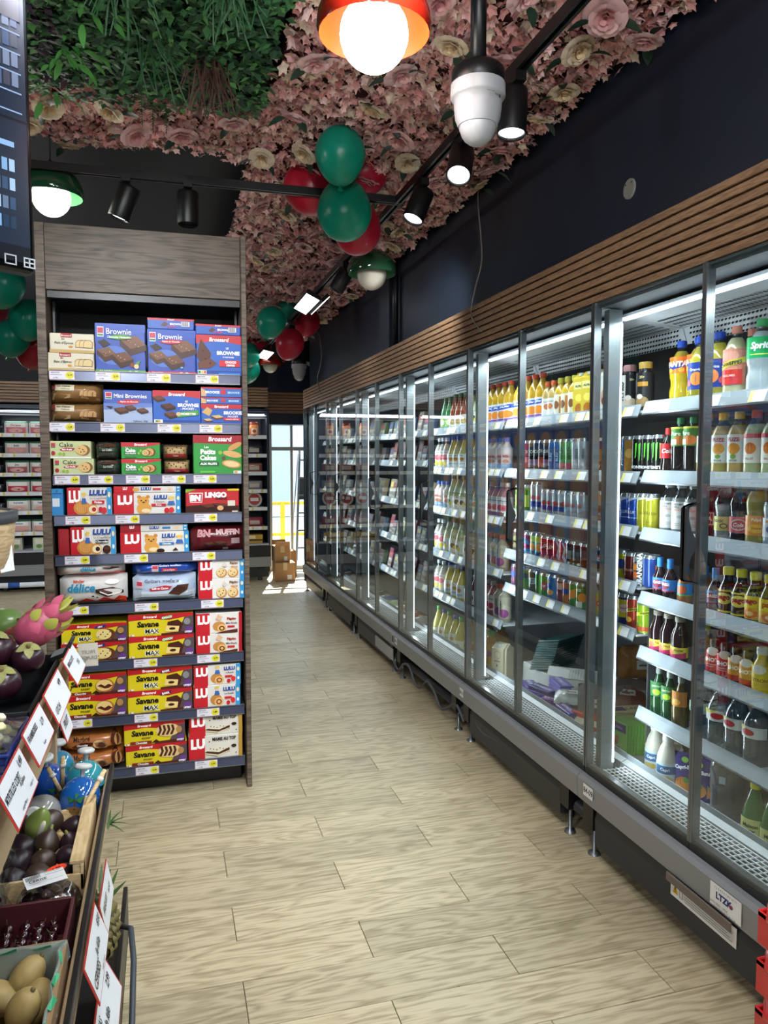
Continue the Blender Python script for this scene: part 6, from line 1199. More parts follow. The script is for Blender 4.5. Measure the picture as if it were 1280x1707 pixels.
# shelf 2
PB = [('r', .12, .55, .48, .85, 'D8CDB0'), T('Pain d\'épices', .28, .76, .12, '2A2A1E', .02), T('Prédécoupé', .32, .63, .08, '5A4A3A'), ('r', .04, .6, .13, .82, 'B83A4A'), ('r', .05, .62, .12, .67, '3A7A4A')] + slices(.66, .42, .09, 'C8A070', '8A5A34') + [('p', [(.05, .12), (.4, .2), (.42, .38), (.1, .42)], 'C8A878'), ('p', [(.6, .2), (.95, .1), (.95, .2), (.62, .35)], 'B88A58')]
h = gput(1, C1(66, 1022, 385, 1143), pl_(.17, '8F6A40', PB), 'lower brown wrapped gingerbread loaf on the second shelf', 'packet', 'brown gingerbread packets')
gput(1, C1(66, 897, 382, 1015), pl_(.17, '8F6A40', PB), 'upper brown wrapped gingerbread loaf on the second shelf', 'packet', 'brown gingerbread packets', h)
gput(1, C1(388, 957, 672, 1150), bx(.05, '3A5AB0', [('r', 0, 0, 1, .5, 'A8B8D8'), ('p', [(0, .4), (1, .5), (1, .62), (0, .6)], '6A86C8')] + LOGO + [T('Mini Brownies', .55, .82, .12, 'F4F4F8'), ('p', [(.28, .66), (.5, .73), (.75, .7), (.7, .6), (.45, .56), (.28, .6)], 'C8303E'), T('Pépites de Chocolat', .52, .645, .06, 'FFFFFF', .02, .15)] + choc(.36, .38, .12) + choc(.55, .46, .1) + choc(.8, .38, .1) + [T('8 gâteaux   240g', .75, .07, .06, '3A3A5A'), ('p', [(.05, .52), (.2, .5), (.15, .42)], '3A1E14')]), 'pale blue mini brownie box on the second shelf', 'box')
gput(1, C1(672, 967, 950, 1160), bx(.06, '2260C0', BRO + choc(.13, .74, .11, '6A3E2A') + choc(.32, .5, .13, '5A3020', '34190F') + choc(.38, .26, .12) + [T('LE', .7, .68, .06, 'FFFFFF', .04), T('BROWNIE', .74, .57, .11, 'FFFFFF', .05), T('- POCKET -', .74, .46, .07, 'FFFFFF', .03), ('p', [(.5, .2), (.95, .28), (.95, .42), (.55, .36)], '5AA83A'), T('NOISETTES', .74, .31, .07, 'FFFFFF', .05), ('e', .53, .3, .05, .06, 'D8C090'), ('r', .02, .03, .2, .13, 'E8E8E8'), ('r', .05, .05, .1, .11, '3A8A3A'), ('r', .1, .05, .15, .11, 'D8A02A')]), 'blue brownie pocket box with green hazelnut ribbon', 'box')
h = gput(1, C1(950, 1044, 1187, 1162), bx(.16, '2260C0', BRO[:1] + [('p', [(0, .78), (1, .78), (1, 1), (0, 1)], 'C8303A'), T('Brossard', .5, .88, .14, 'FFFFFF', .03), ('p', [(.02, .6), (.15, .85), (.28, .7), (.2, .4)], 'D8B070')] + choc(.4, .35, .13, 'D8B880', '6A3A24') + choc(.17, .2, .1, 'D8B880', '6A3A24') + [T('BROOKIE', .78, .58, .17, 'FFFFFF', .05), T('POCKET', .78, .4, .1, 'FFFFFF', .03), ('r', .55, .2, .97, .34, 'D8303A'), T('CHOCO PÉPITES', .76, .27, .08, 'FFFFFF', .03)]), 'blue cookie-brownie box, lowest of three at the right end', 'box')
h2 = gput(1, C1(950, 1003, 1187, 1042), bx(.16, '2A6AC0', [('r', 0, .85, 1, 1, 'C8303A'), ('p', [(0, .1), (0, .9), (.14, .6), (.12, .1)], 'D8B080'), T('BROOKIE', .28, .5, .3, 'FFFFFF', .04), ('r', .48, .35, .6, .7, 'D8303A'), T('BROOKIE', .8, .5, .28, 'C8E8FF', .04)]), 'thin blue box lying flat, middle of three at the right end', 'box', None, h)
gput(1, C1(950, 942, 1187, 1000), bx(.16, '2A6AC0', [('r', 0, .85, 1, 1, 'C8303A'), ('p', [(0, .1), (0, .9), (.14, .6), (.12, .1)], 'D8B080'), T('BROOKIE', .28, .5, .26, 'FFFFFF', .04), ('r', .48, .3, .6, .75, 'D8303A'), T('BROOKIE', .8, .5, .22, 'C8E8FF', .04)]), 'blue box lying flat, topmost of three at the right end', 'box', None, h + h2)
# shelf 3
CK = [('r', 0, 0, 1, .1, 'E8E8E0'), ('r', .04, .6, .14, .88, 'C83A50'), ('r', .04, .6, .14, .67, '3A8A5A'), T('Cake', .4, .78, .26, '2A2A2A', .01), ('p', [(.24, .5), (.4, .62), (.62, .58), (.56, .44), (.3, .42)], 'B82A34'), T('aux fruits', .42, .52, .11, 'FFFFFF', .03, .15), ('e', .09, .3, .05, .13, 'A82A2A'), ('e', .25, .26, .04, .1, '9AB84A'), ('e', .34, .24, .04, .1, '9AB84A')] + cake(.77, .48, .16)
h = gput(2, C1(98, 1345, 335, 1443), bx(.2, 'C8D09A', CK), 'lower pale green fruit cake box at left end of third shelf', 'box', 'pale green fruit cake boxes')
gput(2, C1(75, 1237, 318, 1338), bx(.2, 'C8D09A', CK), 'upper pale green fruit cake box at left end of third shelf', 'box', 'pale green fruit cake boxes', h)
LOAF = [('r', .08, .45, .92, .62, '2E4A38'), T('Le Cake', .5, .53, .12, 'D8D0C0', .02), ('e', .5, .8, .4, .12, '5A3A2A')]
h = gput(2, C1(342, 1352, 488, 1445), pl_(.12, '3A4038', LOAF, 'wrapped_cake', .005), 'lower dark cake in shiny clear film', 'cake', 'dark film-wrapped cakes')
gput(2, C1(340, 1250, 478, 1350), pl_(.12, '3A4038', LOAF, 'wrapped_cake', .005), 'upper dark cake in shiny clear film', 'cake', 'dark film-wrapped cakes', h)
CB_ = [('p', [(0, .75), (.6, .72), (1, .9), (1, 1), (0, 1)], 'C8303A'), T('Brossard', .5, .87, .15, 'FFFFFF', .03, .1), T('Le', .15, .68, .1, 'FFFFFF'), T('Cake', .24, .52, .22, 'FFFFFF', .05), ('r', .08, .26, .4, .4, '1E5A2A'), T('AUX FRUITS', .24, .33, .09, 'FFFFFF', .03), ('r', .1, .06, .4, .14, '2A7A3A')] + [('e', .45, .35, .03, .08, '9AC84A'), ('e', .5, .5, .03, .08, '9AC84A')] + cake(.72, .42, .13, 'D8A868', '7A4A28', 'A82A2A') + cake(.62, .38, .1, 'E0B878')
h = gput(2, C1(490, 1350, 722, 1443), bx(.2, '2F9A3C', CB_), 'lower green and red fruit cake box in middle of third shelf', 'box', 'green and red fruit cake boxes')
gput(2, C1(488, 1250, 716, 1345), bx(.2, '2F9A3C', CB_), 'upper green and red fruit cake box in middle of third shelf', 'box', 'green and red fruit cake boxes', h)
FCK = [('r', .06, .4, .94, .85, 'B89A6A')] + [('e', .1 + .09 * i, .5 + .2 * (i % 2) + .06 * (i % 3), .03, .05, '4A3024') for i in range(9)] + [('r', .06, .15, .94, .38, 'A82A34'), T('Cake', .5, .26, .12, 'F0E0D0', .02)]
h = gput(2, C1(738, 1352, 888, 1440), pl_(.12, '8A7050', FCK, 'wrapped_cake', .004), 'lower golden raisin cake in clear film', 'cake', 'golden film-wrapped cakes')
gput(2, C1(732, 1264, 876, 1350), pl_(.12, '8A7050', FCK, 'wrapped_cake', .004), 'upper golden raisin cake in clear film', 'cake', 'golden film-wrapped cakes', h)
gput(2, C1(905, 1214, 1188, 1442), bx(.08, '2F9A3C', [('p', [(0, .8), (1, .76), (1, 1), (0, 1)], 'A8242E'), T('Brossard', .55, .9, .12, 'FFFFFF', .03, .15), T('Les', .27, .7, .06, 'FFFFFF', .03), T('Petits', .3, .58, .13, 'FFFFFF', .05), T('Cakes', .3, .43, .13, 'FFFFFF', .05), ('r', .12, .22, .52, .33, '1E5A2A'), T('AUX FRUITS', .31, .275, .06, 'FFFFFF', .05), ('e', .85, .72, .16, .07, 'D8A060', .5), ('e', .8, .52, .2, .08, 'E0B070', -.2), ('e', .78, .27, .2, .1, 'D8A058', -.15), ('e', .78, .27, .16, .07, 'F0D0A0', -.15), ('e', .55, .56, .04, .05, '9AC84A'), ('e', .62, .42, .04, .05, '6A4A3A'), ('r', .82, .03, .98, .1, 'E8E8E8'), ('r', .84, .04, .9, .09, 'E8A02A'), ('r', .14, .05, .44, .1, '6AC84A')]), 'tall green box of small fruit cakes at right end of third shelf', 'box')
# shelf 4
def LU(ops, bluew=.1, red='C8202C', fx=.0): return [('r', 0, 0, .3, 1, red), ('r', 0, .02, .012, .98, 'A81A24'), T('LU', .17, .68, .44, 'FFFFFF', .06, 0, .26)] + ops + ([('r', 1 - bluew, 0, 1, 1, '3A96D0'), ('e', 1 - bluew / 2, .75, bluew * .3, .1, 'E8D8B0'), ('e', 1 - bluew / 2, .3, bluew * .25, .08, 'F0F0F0')] if bluew else [])
gput(3, C2(82, 32, 150, 182), bx(.2, '2F86C4', [('r', .1, .35, .7, .65, 'D8E0E8'), ('r', .1, .8, .9, .84, '1E5A8A'), T('F', .5, .9, .1, '1E3A6A')]), 'narrow side of a bright blue box at left end of fourth shelf', 'box')
KID = lambda u, v: [('e', u, v, .03, .1, 'E8C8A0'), ('e', u, v + .08, .05, .05, 'E8C84A'), ('p', [(u - .04, v - .08), (u + .04, v - .08), (u + .06, v - .26), (u - .06, v - .26)], '3A6AB8')]
SHELL = [('e', .33, .28, .19, .26, 'D08A40'), ('e', .33, .3, .15, .2, 'E0A458')] + [('r', .2 + .045 * i, .14, .207 + .045 * i, .46, 'B87030') for i in range(6)]
gput(3, C2(168, 27, 415, 180), bx(.05, 'E6E2DC', LU(SHELL + [('e', .56, .22, .13, .2, 'D89848'), ('e', .58, .22, .1, .14, 'F4E0B8'), ('e', .6, .22, .05, .08, 'B8242E')] + KID(.38, .7) + [T('LULU', .7, .82, .2, '1E4A9A', .06, .1), T('La Coquillette', .7, .62, .09, '3A3A4A', 0, .2), ('r', .56, .42, .84, .54, 'C8202C'), T('Fraise', .7, .48, .08, 'FFFFFF', .03), ('e', .75, .22, .05, .1, 'C8202C'), ('e', .83, .18, .06, .12, 'D83038')])), 'white and red shell cake box with strawberries on the fourth shelf', 'box')
BEAR = [('e', .44, .62, .09, .22, 'E0A24C'), ('e', .38, .82, .03, .08, 'D08A38'), ('e', .51, .82, .03, .08, 'D08A38'), ('e', .45, .28, .11, .28, 'E0A24C'), ('e', .41, .65, .012, .03, '3A1E10'), ('e', .48, .65, .012, .03, '3A1E10'), ('e', .445, .57, .02, .03, '5A2E18'), ('e', .48, .18, .07, .1, 'F0D8A8')]
def BEARB(rc, tt, fr): return LU(BEAR + [T('LULU', .7, .8, .2, '1E4A9A', .06, .1), T("L'Ourson", .68, .6, .09, '3A3A4A', 0, .2), ('r', .56, .38, .78, .5, rc), T(tt, .67, .44, .08, 'FFFFFF', .03)] + fr + KID(.86, .7), .07)
h = gput(3, C2(422, 60, 792, 178), bx(.16, 'E6E2DC', BEARB('C8202C', 'Fraise', [('e', .79, .18, .04, .13, 'C8202C'), ('e', .86, .2, .04, .13, 'D83038')])), 'white and red bear cake box with strawberry picture, lying under another', 'box')
gput(3, C2(422, 22, 792, 58), bx(.16, 'E0DCD6', LU([T('LULU', .48, .6, .5, '1E4A9A', .06, .1), ('r', .58, .4, .7, .7, 'C8202C'), ('e', .33, .5, .05, .3, 'E0A24C'), ('e', .84, .5, .03, .25, 'E8C8A0')], .07)), 'thin white and red box lying on the strawberry bear box', 'box', None, h + .001)
gput(3, C2(818, 32, 1113, 165), bx(.06, 'C01C24', [('p', [(0, 0), (1, 0), (1, .3), (.6, .42), (0, .3)], '3A160E'), ('p', [(0, .85), (.2, 1), (0, 1)], '7AB83A'), ('p', [(.08, .45), (.3, .45), (.32, .85), (.06, .85)], 'F0E8E0'), ('p', [(.09, .48), (.29, .48), (.3, .82), (.07, .82)], 'C01C24'), T('BN', .18, .64, .26, 'FFFFFF', .08, .1), T('LiNGO', .56, .76, .24, 'FFFFFF', .07), T('CHOCO', .66, .6, .1, '1A1A1A', .05), ('r', .78, .92, 1, 1, 'E8C82A')] + choc(.42, .28, .13, '6A3222', '34140C') + choc(.68, .3, .13, '6A3222', '34140C') + [('e', .64, .22, .06, .1, 'D8A878'), ('r', .78, .3, .92, .52, 'D8D0C0'), ('r', .86, .04, .97, .1, 'D8D0C0')]), 'red chocolate bar box with green corner at right end of fourth shelf', 'box')
# shelf 5
gput(4, C2(120, 252, 183, 400), bx(.2, 'A01C24', [('r', 0, 0, .1, 1, '7A141A')]), 'plain red side of a box at left end of fifth shelf', 'box')
gput(4, C2(187, 247, 437, 403), bx(.05, 'E6E2DC', LU(SHELL + [('e', .56, .22, .13, .2, 'D89848'), ('e', .58, .22, .1, .14, 'F4E0B8'), ('e', .6, .22, .05, .08, '2A120C')] + KID(.38, .7) + [T('LULU', .7, .82, .2, '1E4A9A', .06, .1), T('La Coquillette', .7, .62, .09, '3A3A4A', 0, .2), ('r', .56, .42, .84, .54, '1A1A1E'), T('Chocolat', .7, .48, .08, 'FFFFFF', .03), ('e', .8, .2, .09, .15, '3A1C12'), ('e', .8, .24, .06, .06, '5A2E1E')])), 'white and red shell cake box with chocolate on the fifth shelf', 'box')
h = gput(4, C2(460, 272, 838, 390), bx(.16, 'E6E2DC', BEARB('2A7AB8', 'Chocolat', [('e', .58, .12, .06, .1, '2E160E'), ('p', [(.75, .1), (.8, .25), (.84, .12)], '3A1C12')])), 'white and red bear cake box with blue ribbon, lying under another', 'box')
gput(4, C2(460, 232, 830, 270), bx(.16, 'D8D4CE', LU([T('LULU', .5, .55, .45, '1E4A9A', .06, .1), ('r', .62, .35, .74, .65, '2A7AB8'), ('e', .84, .5, .03, .25, 'E8C8A0')], .07, '9A1C26')), 'thin box lying on the blue-ribboned bear box', 'box', None, h + .001)
gput(4, C2(845, 232, 1138, 370), pl_(.09, '5E1820', [('p', [(.02, .05), (.98, .05), (.98, .4), (.02, .35)], '34140C'), T('BN', .25, .72, .3, 'C88A90', .06, .1), T('MUFFIN', .7, .76, .22, 'C8A0A4', .06), T('CHOCO', .82, .58, .1, '1A0A0A', .04)] + choc(.35, .3, .1, '5A3024', '2A120C') + choc(.55, .32, .11, '5A3024', '2A120C') + [('r', .76, .3, .92, .52, '9A8084'), ('r', .6, .06, .7, .14, 'C8C0B8')], 'muffin_packet', .004), 'dark red muffin packet in shiny film on the fifth shelf', 'packet')
# shelf 6
KD = [('p', [(.02, .02), (.98, .02), (.98, .2), (.88, .28), (.8, .14), (.66, .26), (.55, .12), (.4, .24), (.28, .12), (.15, .3), (.02, .2)], 'D83A20'), T('kinder', .3, .8, .1, 'C83A20', .03), T('délice', .33, .58, .28, '2A8AB0', .035, .15)] + choc(.74, .42, .17, '4A261A', '2A120C') + [('p', [(.6, .42), (.72, .3), (.9, .36), (.9, .4), (.72, .34), (.6, .46)], 'F0ECE4'), ('e', .78, .76, .1, .08, 'F0ECE8'), ('e', .5, .3, .02, .03, '3A1E14'), ('e', .56, .26, .015, .02, '3A1E14')]
h = gput(5, C2(120, 522, 500, 688), pl_(.12, 'DAD6D2', KD, 'cake_packet', .004), 'white packet with orange wave and blue script, standing in front', 'packet', 'white orange-waved packets')
gput(5, C2(103, 465, 486, 540), pl_(.14, 'DAD6D2', [KD[0], T('délice', .47, .5, .34, '2A8AB0', .035, .15), T('kinder', .45, .82, .14, 'C83A20', .03)] + choc(.8, .55, .1, '4A261A', '2A120C'), 'cake_packet', .004), 'white packet with orange wave lying on the other one', 'packet', 'white orange-waved packets', h - .004)
GM = [('r', .02, .0, .98, .4, 'C8D4E0'), ('p', [(.02, .35), (.98, .4), (.98, .6), (.02, .5)], '8AA8CC'), ('r', .06, .5, .16, .78, 'D8C0C8'), ('r', .07, .6, .15, .74, 'C83A50'), T('Goûters moelleux', .46, .76, .12, '2A2A4A'), ('p', [(.26, .5), (.5, .6), (.62, .56), (.56, .44), (.28, .4)], 'B82A34'), T('Lait et Cacao', .43, .5, .08, 'FFFFFF', .03, .15), ('p', [(.55, .3), (.7, .6), (.88, .62), (.85, .4), (.72, .22)], '4A2A1E'), ('e', .72, .46, .1, .08, '3A1E14'), T('6 gâteaux', .3, .08, .07, '3A3A5A')]
h = gput(5, C2(525, 517, 880, 668), pl_(.12, 'B8C8DC', GM, 'cake_packet', .004), 'pale blue soft cake packet with red ribbon, standing in front', 'packet')
gput(5, C2(522, 447, 886, 520), pl_(.15, '1E4AA8', [('r', .3, .25, .4, .75, 'D8C0C8'), ('r', .31, .45, .39, .7, 'C83A50'), T('Goûters moelleux', .58, .7, .16, 'D8E0F0'), ('r', .45, .25, .68, .5, 'B82A34'), T('Lait et Cacao', .56, .37, .12, 'FFFFFF', .03)], 'cake_packet', .004), 'royal blue soft cake packet lying on the pale blue one', 'packet', None, h - .003)
PEP = [('e', .5, .3, .12, .26, 'C88A4A'), ('e', .49, .33, .1, .22, 'E8CC90'), ('e', .75, .3, .12, .26, 'C88A4A'), ('e', .74, .33, .1, .22, 'E8CC90')] + [('e', u_, v_, .012, .03, '3A1E12') for u_, v_ in ((.45, .38), (.52, .28), (.48, .2), (.7, .38), (.78, .3), (.74, .2), (.54, .42))] + [T('Pépito', .77, .8, .16, '7A4A1E', .04), T('PÉPITES', .78, .62, .1, 'D8862A', .04), ('p', [(.5, .7), (.56, .9), (.62, .72), (.58, .6)], 'D8CFC4')]
h = gput(5, C2(888, 535, 1140, 647), bx(.2, 'E6E2DC', LU(PEP)), 'lower red and white chocolate chip box at right end of sixth shelf', 'box', 'red and white chocolate chip boxes')
gput(5, C2(888, 427, 1140, 530), bx(.2, 'E6E2DC', LU(PEP)), 'upper red and white chocolate chip box at right end of sixth shelf', 'box', 'red and white chocolate chip boxes', h)
# shelf 7, 8, 9: savane
def SAV(kind, sub, tc='1E1E5A', fill='cream'):
    o = [('p', [(0, .72), (.35, .78), (.62, .7), (1, .86), (1, 1), (0, 1)], 'C02028'), T('Brossard', .33, .88, .12, 'FFFFFF', .03, .15), ('p', [(.72, 0), (1, 0), (1, .86), (.86, .8), (.8, .4)], '5A4A50'), ('p', [(.5, 0), (1, 0), (1, .16), (.5, .1)], '5A2418'), T('Savane', .3, .55, .27, '1A1414', .045, .08, .5)]
    if kind == 'max': o += [T('MAX', .36, .22, .24, 'FFFFFF', .1, 0, .3), T('MAX', .36, .23, .2, '1A1A1A', .02, 0, .3)]
    else: o += [T('POCKET', .36, .3, .08, '1A1A1A', .03), ('r', .1, .04, .45, .18, '8A2A20'), T('Chocolat', .28, .11, .1, 'FFFFFF', .03), ('p', [(.44, .06), (.52, .22), (.58, .1)], '3A1A10')]
    if sub: o += [('p', [(.5, .72), (.66, .8), (.68, .94), (.52, .86)], tc), T(sub, .59, .83, .1, 'FFFFFF', .05, 0, .16, .15)]
    if fill == 'dots': o += [('e', .68, .42, .14, .3, '6A3620'), ('e', .64, .42, .12, .28, 'F0D890')] + [('e', .56 + .035 * i, .3 + .12 * (i % 3), .01, .03, '2A120A') for i in range(6)]
    elif fill == 'wave': o += [('e', .66, .42, .15, .32, 'B86A38'), ('e', .65, .44, .13, .27, 'F0D088'), ('p', [(.54, .42), (.6, .5), (.66, .4), (.72, .5), (.78, .4), (.72, .3), (.66, .28), (.6, .36)], '5A2414')]
    elif fill == 'zebra': o += [('e', .72, .6, .2, .3, 'E8C890')] + [('p', [(.54 + .07 * i, .4), (.58 + .07 * i, .62), (.56 + .07 * i, .84), (.6 + .07 * i, .84), (.62 + .07 * i, .62), (.58 + .07 * i, .38)], '4A2014') for i in range(4)]
    else: o += [('p', [(.58, .2), (.8, .16), (.84, .5), (.76, .7), (.6, .62)], '4A2014'), ('p', [(.56, .18), (.76, .14), (.78, .4), (.58, .46)], 'F0D488'), ('e', .67, .3, .05, .06, '3A180E')]
    o += [('e', .93, .2, .06, .18, '6A3A8A'), T('OFFERT', .92, .12, .09, 'FFFFFF', .04, 0, .12), ('e', .9, .6, .05, .16, 'B88A50' if fill != 'cream' else '8A8A8A'), ('r', .02, .04, .09, .12, 'E8E8E8'), ('r', .03, .05, .05, .11, 'D8602A')]
    return o
YE = 'E2CE18'
def pair(k, r1, r2, ops, l1, l2, grp, col=YE, mk=None):
    h = gput(k, r1, mk or bx(.2, col, ops), l1, 'box', grp); gput(k, r2, mk or bx(.2, col, ops), l2, 'box', grp, h)
pair(6, C2(135, 880, 500, 985), C2(135, 765, 500, 868), SAV('max', 'PÉPIT', '1E3A8A', 'dots'), 'lower yellow cake box with chip cake, beside the fruit stand', 'upper yellow cake box with chip cake, beside the fruit stand', 'yellow chip cake boxes')
pair(6, C2(505, 848, 867, 967), C2(503, 727, 863, 846), SAV('max', 'CHOCO', '4A9A3A'), 'lower yellow cake box with green tab, middle of seventh shelf', 'upper yellow cake box with green tab, middle of seventh shelf', 'yellow cake boxes with green tab')
ROLL = [('e', .5, .34, .14, .24, 'C88A48'), ('e', .56, .24, .1, .2, 'E8B870'), ('e', .56, .24, .06, .12, '4A2012'), ('e', .56, .24, .035, .07, 'E8B870'), ('p', [(.4, 0), (.9, 0), (.9, .18), (.6, .1)], '5A2A1A'), T('Pépito', .77, .68, .17, 'A82A1E', .05), T('Mini Roulé', .77, .48, .09, '3A2A2A'), ('r', .68, .26, .84, .36, 'C8202C'), ('p', [(.42, .7), (.48, .95), (.58, .8), (.52, .62)], 'E0B89A')]
pair(6, C2(875, 832, 1128, 942), C2(873, 717, 1128, 828), LU(ROLL, 0) + [('r', .93, 0, 1, 1, 'B01C26')], 'lower red and white rolled cake box, seventh shelf', 'upper red and white rolled cake box, seventh shelf', 'red and white rolled cake boxes', 'E6E2DC')
pair(7, C2(140, 1178, 497, 1302), C2(140, 1060, 497, 1175), SAV('pocket', None, fill='wave'), 'lower yellow pocket cake box, left end of eighth shelf', 'upper yellow pocket cake box, left end of eighth shelf', 'yellow pocket cake boxes')
pair(7, C2(500, 1152, 857, 1275), C2(500, 1030, 857, 1150), SAV('max', 'BARK', '4A1E5A'), 'lower yellow cake box with purple tab, middle of eighth shelf', 'upper yellow cake box with purple tab, middle of eighth shelf', 'yellow cake boxes with purple tab')
LR = [('e', .48, .34, .13, .24, 'C88A48'), ('e', .54, .24, .1, .2, 'E8B870'), ('e', .54, .24, .06, .12, '8A2A2A'), ('e', .54, .24, .035, .07, 'E8B870')] + KID(.5, .82) + [T('LULU', .76, .8, .18, '1E4A9A', .06), T('Le Roulé', .76, .6, .08, '3A3A4A'), ('r', .66, .36, .82, .46, 'C8202C'), ('e', .74, .18, .04, .1, 'C8202C'), ('e', .84, .28, .05, .13, 'D83038')]
pair(7, C2(862, 1120, 1118, 1240), C2(863, 1007, 1120, 1118), LU(LR), 'lower red and white rolled cake box with raspberries, eighth shelf', 'upper red and white rolled cake box with raspberries, eighth shelf', 'raspberry rolled cake boxes', 'E6E2DC')
MB = [('p', [(0, 0), (1, 0), (1, .28), (.6, .2), (0, .12)], 'D8A878'), ('r', .04, .5, .14, .8, 'C83A50'), ('r', .04, .5, .14, .58, '3A7A4A'), T('Marbré', .36, .76, .2, '2A1A14', .01), ('p', [(.2, .4), (.36, .6), (.56, .56), (.5, .36), (.24, .32)], '4A1E14'), T('Chocolat', .37, .46, .11, 'FFFFFF', .03, .15), ('e', .65, .4, .12, .26, 'D8B080', -.4), ('e', .67, .38, .06, .16, '5A3020', -.4), ('e', .88, .6, .06, .4, '5A3020', .2), ('e', .92, .5, .05, .36, 'D8A870', .2), ('p', [(.02, .1), (.14, .3), (.22, .12)], '3A1A10')]
pair(8, C2(120, 1490, 480, 1592), C2(120, 1380, 475, 1482), MB, 'lower brown marble cake packet behind the fruit stand', 'upper brown marble cake packet behind the fruit stand', 'brown marble cake packets', None, pl_(.17, 'B8703A', MB))
pair(8, C2(490, 1465, 828, 1580), C2(480, 1347, 817, 1465), SAV('pocket', None, fill='zebra'), 'lower yellow zebra cake box, bottom shelf', 'upper yellow zebra cake box, bottom shelf', 'yellow zebra cake boxes')
MA = [('p', [(.3, .3), (.5, .5), (.76, .42), (.76, .26), (.52, .08), (.3, .2)], '4A2A1C'), ('p', [(.3, .36), (.48, .56), (.78, .46), (.56, .26)], 'E8E0CC'), ('p', [(.3, .22), (.54, .1), (.76, .28), (.76, .32), (.54, .16), (.3, .28)], 'E8D8B0')] + [('e', .4 + .06 * i, .44 - .03 * (i % 3), .012, .02, '1A1A1A') for i in range(6)] + [T('MAMIE AU TOP', .66, .84, .15, '1A1A1A', .04, 0, .44), ('e', .84, .5, .05, .07, '2A1A14'), ('e', .38, .75, .012, .03, '1A1A1A'), ('e', .88, .2, .012, .03, '1A1A1A'), ('r', .93, 0, 1, 1, 'B8903A')]
pair(8, C2(835, 1417, 1130, 1545), C2(838, 1300, 1130, 1412), LU(MA, 0), 'lower red and white layered cake box at right end of bottom shelf', 'upper red and white layered cake box at right end of bottom shelf', 'layered cake boxes', 'E0DCD2')

# ================================================================= produce stand
def slab(name, x0, x1, y0, y1, z0, z1, mat, par, b=.002): return M().bbox(x0, x1, y0, y1, z0, z1, mat, b).build(name, par)
ps = empty('produce_stand', (0, 0, 0)); tag(ps, 'black stepped produce stand with three tiers at lower left', 'stand')
KR = pm('stand_board', 'B39A78', .6)
for y in (.5, 1.45, 2.28): slab('upright', -1.04, -1.0, y, y + .04, 0, 1.0, BLACK, ps); slab('upright', -.26, -.23, y, y + .04, 0, .40, BLACK, ps)
slab('upper_tier', -1.0, -.33, .5, 2.62, .70, .72, BLACK, ps); slab('middle_tier', -.95, -.2, .5, 2.58, .40, .42, BLACK, ps); slab('lower_tier', -.6, -.13, .5, 2.3, .1, .12, BLACK, ps)
slab('upper_front_board', -.328, -.312, .5, 2.6, .72, .865, KR, ps); slab('middle_front_board', -.2, -.19, .5, 2.56, .40, .50, KR, ps)
slab('middle_front_rail', -.19, -.178, .5, 2.56, .485, .52, BLACK, ps); slab('lower_front_board', -.142, -.13, .5, 2.3, .1, .24, BLACK, ps)
slab('support_bracket', -.95, -.35, 2.56, 2.59, .42, .70, KR, ps)
def pcard(y0, y1, x, z0, z1, lines, label, tilt=.16, yaw=0, wave=False):
    w = y1 - y0; h = z1 - z0; m = M(); n = 8
    def mp(u, v, hh): return (-(v - h) * tilt * 1.0 * 0 + hh, u, v - h)
    m.add([mp(0, 0, 0), mp(w, 0, 0), mp(w, h, 0), mp(0, h, 0), mp(0, 0, -.002), mp(w, 0, -.002), mp(w, h, -.002), mp(0, h, -.002)], [(0, 1, 2, 3), (7, 6, 5, 4), (0, 4, 5, 1), (1, 5, 6, 2), (2, 6, 7, 3), (3, 7, 4, 0)], pm('card_red', 'B8302A', .4))
    draw(m, [('r', .025, .035, .975, .965, 'E2E6EC')], w, h, lambda u, v, hh: mp(u, v, .0008)); o = m.build('price_card', None, (x, y0, z1), (0, -tilt, yaw))
    lines = [tuple([*o_[:4], o_[4] * 1.35, ('20242C' if o_[4] > .1 else '5A606A'), max(.02, o_[6] if len(o_) > 6 else 0), *(o_[7:] if len(o_) > 7 else (0, .9))]) for o_ in lines]
    t = M(); draw(t, lines, w, h, lambda u, v, hh: mp(u, v, .0012 + hh)); t.build('handwriting', o); tag(o, label, 'price card', 'white price cards with red edges'); return o
pcard(1.475, 1.70, -.305, .815, .905, [T('MYRTILLES COBT', .35, .62, .13, '22262E', 0, .2, .6), T('1,49', .8, .78, .16, '22262E', .01, .2), T('la pièce', .62, .48, .11, '22262E', 0, .2), T('origine Maroc', .4, .15, .07, '8A9098'), T('catégorie 1', .8, .22, .07, '8A9098')], 'large price card with red border nearest the camera on the upper tier', .42)
pcard(1.755, 1.99, -.308, .825, .908, [T('FRAMBOISES', .3, .72, .13, '4A4E58', 0, .2), T('2,79', .75, .6, .15, '4A4E58', 0, .2), T('Espagne', .5, .2, .08, '8A9098')], 'second price card on the upper tier, below the blue punnet', .42)
pcard(2.04, 2.31, -.306, .82, .908, [T('LITCHI', .25, .3, .14, '3A3E48', 0, .2), T('4,99', .75, .7, .15, '3A3E48', 0, .2)], 'third price card on the upper tier, beside the mangosteens', .42)
pcard(2.36, 2.60, -.30, .825, .912, [T('MANGOUSTE', .35, .7, .12, '3A3E48', 0, .2), T('9,90', .7, .4, .15, '3A3E48', 0, .2)], 'farthest tilted price card on the upper tier, below the dragon fruit', .5)
pcard(2.2, 2.34, -.295, .72, .80, [T('FRUIT', .5, .5, .2, '3A3E48', .02, .2)], 'narrow pale card hanging under the far end of the upper tier', .3)
